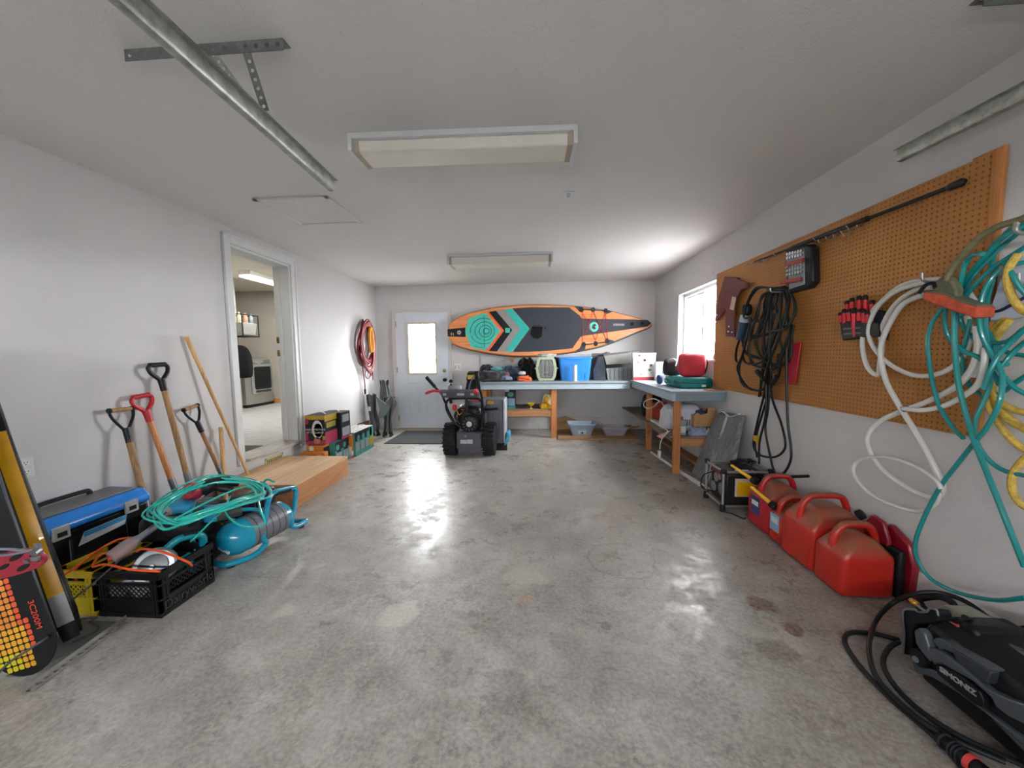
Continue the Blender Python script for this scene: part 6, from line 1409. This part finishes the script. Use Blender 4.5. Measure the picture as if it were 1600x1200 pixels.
cord('black cable lying on the floor in front of the generator', [(4.33, 3.05, .008), at(1145, 803, 2, .008), at(1160, 810, 2, .008), (4.44, 2.935, .008)], .006, m_blk, 'cable', 'cable')
# fuel cans
def canmat(name, c):
    s = NT(name); g = s.n('ShaderNodeNewGeometry'); sp = s.n('ShaderNodeSeparateXYZ'); s.l(g.outputs['Normal'], sp.inputs[0])
    up = s.ramp(sp.outputs[2], [(.25, (0,0,0)), (.6, (1,1,1))]); d_ = s.ramp(s.noise(9, 6, .7), [(.25, (0,0,0)), (.5, (1,1,1))])
    base = s.ramp(s.noise(4, 3, .5), [(.3, tuple(x*.9 for x in lin(c)[:3])), (.7, lin(c))])
    s.setc(s.mix(s.math('MULTIPLY', s.math('MULTIPLY', up, d_), .85), base, lin('#7a5138'))); s.b.inputs['Roughness'].default_value = .38; MC[name] = s.m; return s.m
m_c1 = canmat('can_crimson', '#a91421'); m_c2 = canmat('can_red', '#b02216')
def can(label, x0, x1, y0, y1, h, m, hh=.06, ax='x', cham=.07):
    t = T('fuel_can', label, 'fuel can', ((x0+x1)/2, (y0+y1)/2, 0), group='red fuel cans')
    def rg(g, z, r=.035, gx=None):
        gx = g if gx is None else gx; a, b_, c, d = x0+gx, x1-gx, y0+g, y1-g; o = []
        for qx, qy, a0 in ((b_-r, d-r, 0), (a+r, d-r, PI/2), (a+r, c+r, PI), (b_-r, c+r, 1.5*PI)):
            for i in range(6): an = a0+PI/2*i/5; o.append(Vector((qx+r*math.cos(an), qy+r*math.sin(an), z)))
        return o
    P_('body', MB().loft([rg(.02, 0), rg(.004, .012), rg(0, .03), rg(0, h*.60), rg(.004, h*.68), rg(.016, h*.78, .04, .03), rg(.036, h*.88, .035, cham*.8), rg(.06, h*.94, .03, cham+.02), rg(.08, h*.955, .02, cham+.04)]), m, t, ang=50)
    xc_, yc_ = (x0+x1)/2, (y0+y1)/2
    if ax == 'x': pts = [(x0+.025, yc_, h*.70), (x0+.035, yc_, h*.92), (x0+.075, yc_, h+hh*.45), (xc_, yc_, h+hh*.6), (x1-.07, yc_, h+hh*.45), (x1-.035, yc_, h*.92), (x1-.025, yc_, h*.70)]
    else: pts = [(xc_, y0+.03, h*.72), (xc_, y0+.045, h*.95), (xc_, y0+.08, h+hh*.6), (xc_, yc_, h+hh*.75), (xc_, y1-.07, h+hh*.6), (xc_, y1-.045, h*.92), (xc_, y1-.03, h*.72)]
    P_('handle', MB().tube(pts, .021, 12, 5, flat=.9), m, t)
    return t
def spout(t, tip, base_):
    tip, base_ = Vector(tip), Vector(base_); v = (base_-tip).normalized()
    P_('spout', MB().cyl(tip, base_-v*.02, .010, .015, 14), M('spout_yellow', '#e2ab1d', .4), t)
    P_('spout_collar', MB().lathe([(.018, 0), (.026, .004), (.028, .03), (.022, .045)], base_-v*.03, v, 18), m_blk, t)
t = can('crimson fuel can next to the generator with an upper yellow spout and a blue label', 4.44, 4.72, 2.66, 2.93, .36, m_c1)
spout(t, at(1143, 727, 0, 4.42), at(1180, 752, 0, 4.47))
lb = P_('label', MB().box(4.4375, 2.76, .10, 4.4405, 2.87, .23), M('label_navy', '#3a3f6b', .4), t)
P_('label_print', MB().box(4.436, 2.775, .165, 4.438, 2.855, .20), m_cw, lb)
t = can('small red fuel can with the lower yellow spout and a pale blue label', 4.435, 4.66, 2.50, 2.65, .29, m_c2, .05)
spout(t, at(1174, 761, 0, 4.40), at(1210, 791, 0, 4.44))
lb = P_('label', MB().box(4.4325, 2.53, .085, 4.4355, 2.625, .20), M('label_pale_blue', '#7fa9bd', .4), t)
P_('label_print', MB().box(4.431, 2.54, .14, 4.433, 2.61, .18), m_cw, lb)
t = can('largest dusty red fuel can in the row, with a black cap at the back', 4.42, 4.745, 2.215, 2.495, .385, m_c2, .06)
P_('cap', MB().lathe([(.02, 0), (.028, .005), (.028, .03), (.02, .035)], (4.70, 2.26, .335), (.5, -.6, .7), 16), m_blk, t)
t = can('dusty red fuel can at the near end of the row', 4.42, 4.69, 1.985, 2.205, .33, m_c2, .05)
O('black_pipe', MB().cyl(at(1180, 747, 0, 4.62), at(1263, 744, 0, 4.72), .011), m_blk, 'black pipe resting across the back of the crimson fuel can', 'pipe')
# maroon hard case by the wall
t = T('saw_case', 'maroon and black plastic housing standing between the last fuel can and the wall', 'tool', (4.735, 2.04, 0))
m_mr = M('maroon_plastic', '#7d1020', .35, coat=.2)
P_('outer_shell', MB().prism([(4.77, 1.965, 0), (4.77, 1.955, .20), (4.77, 1.99, .30), (4.77, 2.10, .36), (4.77, 2.16, .30), (4.77, 2.16, 0)], (-.035, 0, 0)), m_mr, t, bev=.010)
P_('inner_shell', MB().prism([(4.725, 2.09, .05), (4.725, 2.06, .28), (4.725, 2.10, .37), (4.725, 2.17, .385), (4.725, 2.205, .33), (4.725, 2.205, .05)], (-.025, 0, 0)), m_mr, t, bev=.008)
P_('core', MB().box(4.70, 1.99, .0, 4.734, 2.15, .26), m_blk, t, bev=.01)
P_('rib', MB().box(4.697, 2.0, .05, 4.701, 2.01, .24).box(4.697, 2.03, .05, 4.701, 2.04, .24).box(4.697, 2.06, .05, 4.701, 2.07, .24), m_blk, t)
# ---- pressure washer
t = T('pressure_washer', 'black and grey electric pressure washer lying on its back in the near right corner', 'pressure washer', (4.42, 1.15, 0))
m_pg = M('washer_grey', '#3c424a', .38, coat=.15); m_pb = M('washer_black', '#101114', .45); m_pm = M('washer_mid', '#272b34', .4)
PX = 4.25
P_('body', MB().loft([[Vector((x, y, z)) for x, z in ((4.29, .05), (4.27, .16), (4.30, .27), (4.38, .31), (4.56, .31), (4.62, .2), (4.60, .05))] for y in (.72, 1.05, 1.30, 1.44)]), m_pb, t, bev=.012)
def sp(pts, x=PX, th=.03, sh=0): return MB().prism([at(px, py, 0, x) for px, py in pts], (th, 0, 0))
P_('lower_shell', sp([(1424, 1028), (1440, 1042), (1458, 1046), (1490, 1070), (1535, 1108), (1600, 1155), (1650, 1190), (1650, 1210), (1600, 1175), (1545, 1120), (1500, 1085), (1455, 1058), (1428, 1050)], PX+.005), m_pg, t, bev=.005)
P_('side_shell', sp([(1450, 1010), (1470, 1018), (1500, 1040), (1540, 1075), (1570, 1090), (1600, 1100), (1660, 1130), (1660, 1165), (1600, 1132), (1575, 1120), (1555, 1105), (1548, 1090), (1520, 1065), (1468, 1036), (1458, 1038), (1455, 1030)], PX), m_pg, t, bev=.005)
P_('yoke_arm', sp([(1427, 985), (1436, 980), (1444, 990), (1452, 1015), (1460, 1030), (1452, 1034), (1440, 1020), (1430, 1005)], PX+.0), m_pg, t, bev=.006)
P_('name_plate', sp([(1461, 1040), (1470, 1040), (1500, 1055), (1530, 1080), (1537, 1095), (1536, 1105), (1525, 1102), (1490, 1075), (1463, 1052)], PX-.004, .02), m_pb, t, bev=.003)
x0v, x1v = at(1472, 1050, 0, PX-.006), at(1520, 1084, 0, PX-.006); mid_ = (x0v+x1v)/2+Vector((-.0, 0, .006)); dx = (x1v-x0v).normalized()
text('SIMONIZ', .024, mid_, dx, Vector((-1,0,0)).cross(dx)*-1 if False else dx.cross(Vector((1,0,0))), M('washer_letter', '#8e9195', .4), t, 'lettering', .0005, sx=1.15, bold=.001)
P_('wheel_socket', MB().cyl(at(1434, 1028, 0, PX+.0), at(1434, 1028, 0, PX)+Vector((.03, 0, 0)), .030), m_pb, t)
P_('socket_disc', MB().cyl(at(1430, 1030, 0, PX-.003), at(1430, 1030, 0, PX)+Vector((.01, 0, 0)), .011), m_steel, t)
P_('handle_top', sp([(1454, 1000), (1462, 996), (1472, 998), (1488, 1010), (1545, 1045), (1546, 1050), (1470, 1012), (1470, 1018)], PX+.02, .05), m_pg, t, bev=.005)
P_('handle_recess', sp([(1485, 1012), (1548, 1050), (1543, 1068), (1530, 1068), (1520, 1055), (1500, 1048)], PX+.012, .03), m_pm, t, bev=.004)
P_('bracket', MB().prism([at(px, py, 0, 4.32) for px, py in ((1409, 957), (1414, 951), (1430, 952), (1434, 955), (1448, 955), (1452, 950), (1462, 952), (1466, 960), (1465, 970), (1455, 974), (1432, 975), (1426, 985), (1424, 1010), (1420, 1024), (1410, 1022), (1412, 990))], (.05, 0, 0)), m_pb, t, bev=.004)
P_('bracket_trim', MB().tube([at(px, py, 0, 4.315) for px, py in ((1411, 1020), (1413, 990), (1410, 960), (1415, 952), (1430, 953), (1434, 956), (1448, 956), (1452, 951), (1463, 953), (1466, 962))], .004, 6, 3), M('trim_grey', '#5d6069', .4), t)
P_('upper_cover', MB().loft([[at(px, py, 0, 4.36)+Vector((dx_, 0, 0)) for px, py in ((1440, 985), (1462, 968), (1490, 965), (1520, 980), (1530, 1000), (1480, 1005), (1452, 1000))] for dx_ in (0, .16)]), m_pb, t, bev=.012)
P_('red_badge', MB().prism([at(px, py, 0, 4.352) for px, py in ((1474, 974), (1484, 971), (1496, 976), (1497, 982), (1484, 979))], (.006, 0, 0)), M('badge_red', '#b5483f', .5), t)
a, b_ = at(1518, 988, 0, 4.42), at(1640, 1040, 0, 4.42)
P_('lance_tube', MB().cyl(a, b_, .017, n=14), m_pg, t)
P_('motor_cover', MB().ell((4.46, .95, .27), (.12, .26, .08), None, .6), m_pb, t)
p = at(1424, 938, 0, 4.36); q_ = at(1441, 952, 0, 4.34)
P_('brass_fitting', MB().cyl(p, p+(q_-p)*.6, .010, .009).cyl(p+(q_-p)*.3, p+(q_-p)*.45, .013), MC['brass_bright'], t)
P_('fitting_pipe', MB().cyl(p+(q_-p)*.5, q_+(q_-p)*.3, .005), m_steel, t)
O('white_box', MB().prism([at(px, py, 0, 4.56) for px, py in ((1466, 948), (1476, 945), (1530, 975), (1530, 985), (1490, 985), (1466, 965))], (.10, 0, 0)), M('box_pale', '#a9ab9c', .7), 'pale grey box standing behind the pressure washer', 'box', bev=.004)
O('dark_box', MB().prism([at(px, py, 0, 4.62) for px, py in ((1577, 980), (1610, 975), (1610, 1030), (1572, 1003))], (.10, 0, 0)), M('box_darkred', '#3b1a18', .6), 'dark red box at the right edge behind the pressure washer', 'box', bev=.003)
# hose of the washer
t = T('pressure_hose', 'black pressure hose looping on the floor in front of the pressure washer', 'hose', (4.3, 1.5, 0))
F = lambda pts, z=.0105: [at(px, py, 2, z) for px, py in pts]
P_('hose', MB().tube(F([(1405, 1000), (1375, 992), (1340, 988), (1323, 992), (1321, 1005), (1335, 1030), (1362, 1062), (1395, 1095), (1430, 1125), (1470, 1160), (1500, 1195), (1530, 1240)]), .0095, 10, 6), m_bc, t)
P_('hose', MB().tube([at(1404, 1003, 2, .035)]+F([(1390, 1012), (1380, 1030), (1384, 1050), (1405, 1080), (1440, 1112), (1490, 1145), (1540, 1170), (1610, 1200)], .03), .0095, 10, 6), m_bc, t)
P_('hose', MB().tube([Vector((4.38, 1.40, .33)), at(1560, 985, 0, 4.60), at(1540, 962, 0, 4.66), at(1505, 938, 0, 4.66), at(1465, 926, 0, 4.62), at(1430, 928, 0, 4.55), at(1395, 942, 0, 4.44)]+F([(1370, 968), (1360, 995), (1358, 1020), (1368, 1055), (1400, 1092), (1445, 1130), (1500, 1160), (1570, 1190)], .03), .0095, 10, 6), m_bc, t)
P_('hose', MB().tube([at(1440, 935, 0, 4.60), at(1470, 933, 0, 4.62), at(1490, 945, 0, 4.62), at(1480, 960, 0, 4.60), at(1450, 955, 0, 4.58), at(1438, 942, 0, 4.58)], .014, 8, 5, True), m_bc, t)
a, b_ = at(1468, 1152, 2, .03), at(1545, 1215, 2, .035); v = b_-a
t = T('spray_gun', 'black spray gun with a red ring on the floor at the bottom right', 'spray gun', a-Vector((0,0,.03)))
P_('barrel', MB().cyl(a, b_, .020, .025), m_pb, t)
P_('red_ring', MB().cyl(a+v*.62, a+v*.74, .027), M('ring_red', '#c23a3c', .4), t)
for f_ in (.1, .3, .38, .46): P_('rib', MB().cyl(a+v*f_, a+v*(f_+.03), .0265), m_pm, t)
# drain hose fitting by the wall near the cans
O('hose_nozzle', MB().cyl(at(1414, 930, 2, .02), at(1440, 930, 2, .02), .010), m_pb, 'small black nozzle on the floor by the wall beside the maroon housing', 'nozzle')
O('snow_brush', MB().box(4.70, 1.60, 0, 4.76, 1.90, .03), m_dkst, 'dark bar on the floor along the right wall behind the washer', 'bar', bev=.005)
# ================================================================== SNOW BLOWER (seen from the operator's side)
BLO = t = T('snow_blower', 'black and grey snow blower with ribbed tyres and red levers near the back door', 'snow blower', (1.91, 4.9, 0))
m_tyre = M('tyre_rubber', '#1f2224', .75); m_sb = M('blower_black', '#15171a', .4); m_sg2 = M('blower_grey', '#4c4e58', .45); m_sred = M('lever_red', '#b3202f', .4); m_au = M('auger_housing', '#64666f', .45)
Y = 4.86
def wheel(x0, x1, name):
    xc_ = (x0+x1)/2; r = .205; w_ = (x1-x0)/2
    k = P_('wheel', MB().lathe([(.06, -w_*.8), (.12, -w_*.95), (r-.03, -w_), (r-.008, -w_*.8), (r, -w_*.4), (r, w_*.4), (r-.008, w_*.8), (r-.03, w_), (.12, w_*.95), (.06, w_*.8)], (xc_, 5.0, r+.0), (1,0,0), 36), m_tyre, t)
    for sx in (-1, 1):
        b = MB()
        for i in range(22):
            a = 2*PI*i/22+(.14 if sx > 0 else 0); c_ = Vector((xc_+sx*w_*.5, 5.0+(r+.002)*math.cos(a), r+(r+.002)*math.sin(a)))
            b.ob(c_, (w_*.95, .022, .020), Matrix.Rotation(a, 3, 'X'))
        # lugs
        P_('tread', b, m_tyre, k)
    P_('rim', MB().lathe([(.02, -w_*.7), (.09, -w_*.75), (.10, -w_*.5), (.10, w_*.5), (.09, w_*.75), (.02, w_*.7)], (xc_, 5.0, r), (1,0,0), 24), M('rim_grey', '#8a8b8d', .35, .5), k)
wheel(1.58, 1.735, 'l'); wheel(2.085, 2.24, 'r')
P_('axle', MB().cyl((1.7, 5.0, .205), (2.1, 5.0, .205), .014), m_steel, t)
P_('gearbox', MB().box(1.745, 4.88, .10, 2.075, 5.20, .32), m_sg2, t, bev=.01)
P_('skid_plate', MB().prism([(1.76, 4.87, .31), (2.06, 4.87, .31), (2.07, 4.87, .06), (1.77, 4.87, .04)], (0, .012, 0)), m_sg2, t, bev=.003)
P_('plate_sticker', MB().box(1.80, 4.864, .17, 1.885, 4.869, .22).box(1.89, 4.864, .17, 1.96, 4.869, .225), M('sticker_pale', '#b9bcc4', .4), t)
P_('bolt', MB().cyl((1.87, 4.87, .27), (1.87, 4.855, .27), .012), m_steel, t)
# engine
P_('engine', MB().ell((1.92, 5.02, .50), (.17, .16, .17), None, .5), m_sb, t)
P_('fuel_tank', MB().ell((1.98, 5.02, .67), (.13, .12, .06), None, .5), m_sg2, t)
st_ = P_('recoil_cover', MB().lathe([(.03, .03), (.075, .03), (.105, .015), (.11, -.02), (.11, -.05)], (1.93, 4.84, .435), (0,-1,0), 32), m_sb, t)
P_('recoil_hub', MB().lathe([(.01, .0), (.035, .0), (.035, .006), (.01, .008)], (1.93, 4.808, .435), (0,-1,0), 24), M('hub_silver', '#b9bcbf', .35, .5), st_)
b = MB()
for i in range(12): a = 2*PI*i/12; b.ob((1.93+.075*math.cos(a), 4.811, .435+.075*math.sin(a)), (.012, .008, .03), Matrix.Rotation(-a+PI/2, 3, 'Y'))
P_('cooling_slot', b, m_dkst, st_)
P_('muffler', MB().box(2.03, 4.95, .40, 2.12, 5.1, .54), m_dkst, t, bev=.01)
P_('engine_pipe', MB().tube([(1.78, 4.88, .50), (1.86, 4.85, .60), (2.0, 4.85, .55), (2.08, 4.87, .50)], .018, 8).tube([(1.80, 4.87, .42), (1.74, 4.88, .52), (1.80, 4.86, .62), (1.92, 4.86, .65)], .016, 8).tube([(1.92, 4.84, .62), (2.0, 4.83, .57), (2.07, 4.85, .55)], .012, 8), m_sb, t)
P_('wire', MB().tube([(1.76, 4.86, .62), (1.80, 4.84, .55), (1.84, 4.85, .60), (1.80, 4.86, .66)], .006, 6), m_yc, t)
P_('wire', MB().tube([(1.80, 4.86, .55), (1.85, 4.83, .58), (1.87, 4.85, .66)], .006, 6), m_rc, t)
P_('red_cap', MB().lathe([(.02, 0), (.03, .01), (.03, .06), (.015, .075)], (1.735, 4.88, .60), n=16), m_sred, t)
P_('red_trim', MB().box(1.95, 4.88, .715, 2.04, 4.90, .735), m_sred, t)
# hoop frame
P_('hoop', MB().tube([(1.82, 4.86, .38), (1.72, 4.86, .46), (1.64, 4.86, .60), (1.635, 4.86, .70), (1.68, 4.86, .745), (1.8, 4.86, .755), (2.0, 4.86, .755), (2.07, 4.86, .735), (2.09, 4.86, .68), (2.09, 4.86, .50), (2.07, 4.86, .38)], .015, 10, 5), m_sb, t)
# handlebars
P_('handlebar', MB().tube([(1.73, 4.9, .42), (1.655, 4.86, .60), (1.60, 4.80, .80), (1.545, 4.72, .90), (1.49, 4.60, 1.02)], .014, 10, 5), m_sb, t)
P_('handlebar', MB().tube([(2.10, 4.9, .42), (2.105, 4.86, .60), (2.095, 4.80, .80), (2.08, 4.72, .90), (2.07, 4.60, 1.03)], .014, 10, 5), m_sb, t)
P_('grip', MB().tube([(1.535, 4.70, .92), (1.475, 4.58, 1.04)], .021, 12, 1), m_blk, t)
P_('grip', MB().tube([(2.08, 4.72, .90), (2.068, 4.58, 1.10)], .021, 12, 1), m_blk, t)
P_('lever', MB().tube([(1.60, 4.72, .86), (1.52, 4.68, .87), (1.43, 4.66, .84)], .016, 8), m_sred, t)
P_('lever', MB().ell((2.045, 4.68, .86), (.03, .03, .035)), m_sred, t)
P_('control_panel', MB().prism([(1.60, 4.78, .77), (2.06, 4.78, .77), (2.06, 4.72, .86), (1.58, 4.72, .86)], (0, .05, .02)), m_sg2, t, bev=.006)
for x0, x1 in ((1.625, 1.665), (1.80, 1.89), (1.97, 2.01)): P_('panel_label', MB().prism([(x0, 4.745, .806), (x1, 4.745, .806), (x1, 4.735, .835), (x0, 4.735, .835)], (0, -.004, -.001)), M('label_ltgrey', '#a7abb2', .5), t)
P_('front_lamp', MB().tube([(1.70, 4.78, .86), (1.72, 4.78, .95)], .01, 8, 1).ell((1.72, 4.78, .98), (.026, .02, .022)), m_sb, t)
P_('lamp_shell', MB().ell((1.76, 4.82, .90), (.09, .06, .05), None, .8), M('lamp_shell', '#8a8d90', .4), t)
P_('chute', MB().prism([(1.85, 5.0, .83), (1.99, 5.0, .83), (2.02, 5.05, .97), (1.87, 5.05, .99)], (0, .12, 0)), m_sb, t, bev=.01)
P_('chute_deflector', MB().prism([(1.87, 4.98, .97), (2.01, 4.98, .98), (2.02, 5.02, 1.07), (1.88, 5.02, 1.07)], (0, .10, .02)), m_sb, t, bev=.008)
P_('warning_label', MB().box(1.895, 4.965, .99, 1.985, 4.976, 1.045), M('warn_yellow', '#c89a1e', .4), t)
P_('chute_pipe', MB().cyl((1.94, 5.08, .55), (1.94, 5.06, .85), .07), m_dkst, t)
P_('chute_rod', MB().tube([(1.92, 4.84, .80), (1.94, 4.9, .95), (2.0, 4.98, 1.06)], .009, 8), m_sg2, t)
P_('control_stem', MB().box(1.885, 4.80, .60, 1.92, 4.83, .78).cyl((1.70, 4.84, .70), (1.69, 4.80, .80), .02), m_sb, t)
P_('crossbar', MB().tube([(2.0, 4.9, 1.0), (2.07, 4.80, 1.0)], .010, 8, 1), m_sb, t)
# bucket seen at the right, behind
P_('auger_housing', MB().prism([(2.03, 5.20, .09), (2.33, 5.20, .09), (2.32, 5.20, .70), (2.03, 5.20, .70)], (0, .30, 0)), m_au, t, bev=.012)
b = MB()
for i in range(5): b.box(2.10+.042*i, 5.194, .18, 2.106+.042*i, 5.201, .62)
P_('housing_rib', b, M('auger_rib', '#4a4c54', .5), t)
P_('housing_edge', MB().box(2.325, 5.19, .10, 2.352, 5.5, .70), M('edge_pale', '#b1b4c2', .4), t, bev=.006)
P_('yellow_label', MB().box(2.11, 5.19, .635, 2.20, 5.196, .675), MC['warn_yellow'], t)
P_('side_lever', MB().tube([(2.10, 4.98, .60), (2.17, 4.95, .60), (2.28, 4.95, .61)], .016, 8), m_sb, t)
P_('skid_shoe', MB().prism([(2.33, 5.18, .06), (2.40, 5.18, .12), (2.41, 5.18, .22), (2.38, 5.18, .25), (2.35, 5.18, .12)], (0, .25, 0)), M('skid_blue', '#3a9cc0', .4), t, bev=.004)
P_('scraper', MB().box(2.22, 5.19, .0, 2.37, 5.25, .09), m_sb, t, bev=.003)
P_('tag_ribbon', MB().tube([(1.63, 4.83, .72), (1.60, 4.80, .60), (1.54, 4.78, .50), (1.51, 4.77, .42)], .008, 6, flat=.3).tube([(1.63, 4.83, .72), (1.58, 4.80, .62), (1.57, 4.78, .50)], .008, 6, flat=.3), m_cw, t)
BLO.location = (BLO.location.x+.035, BLO.location.y-.22, 0)
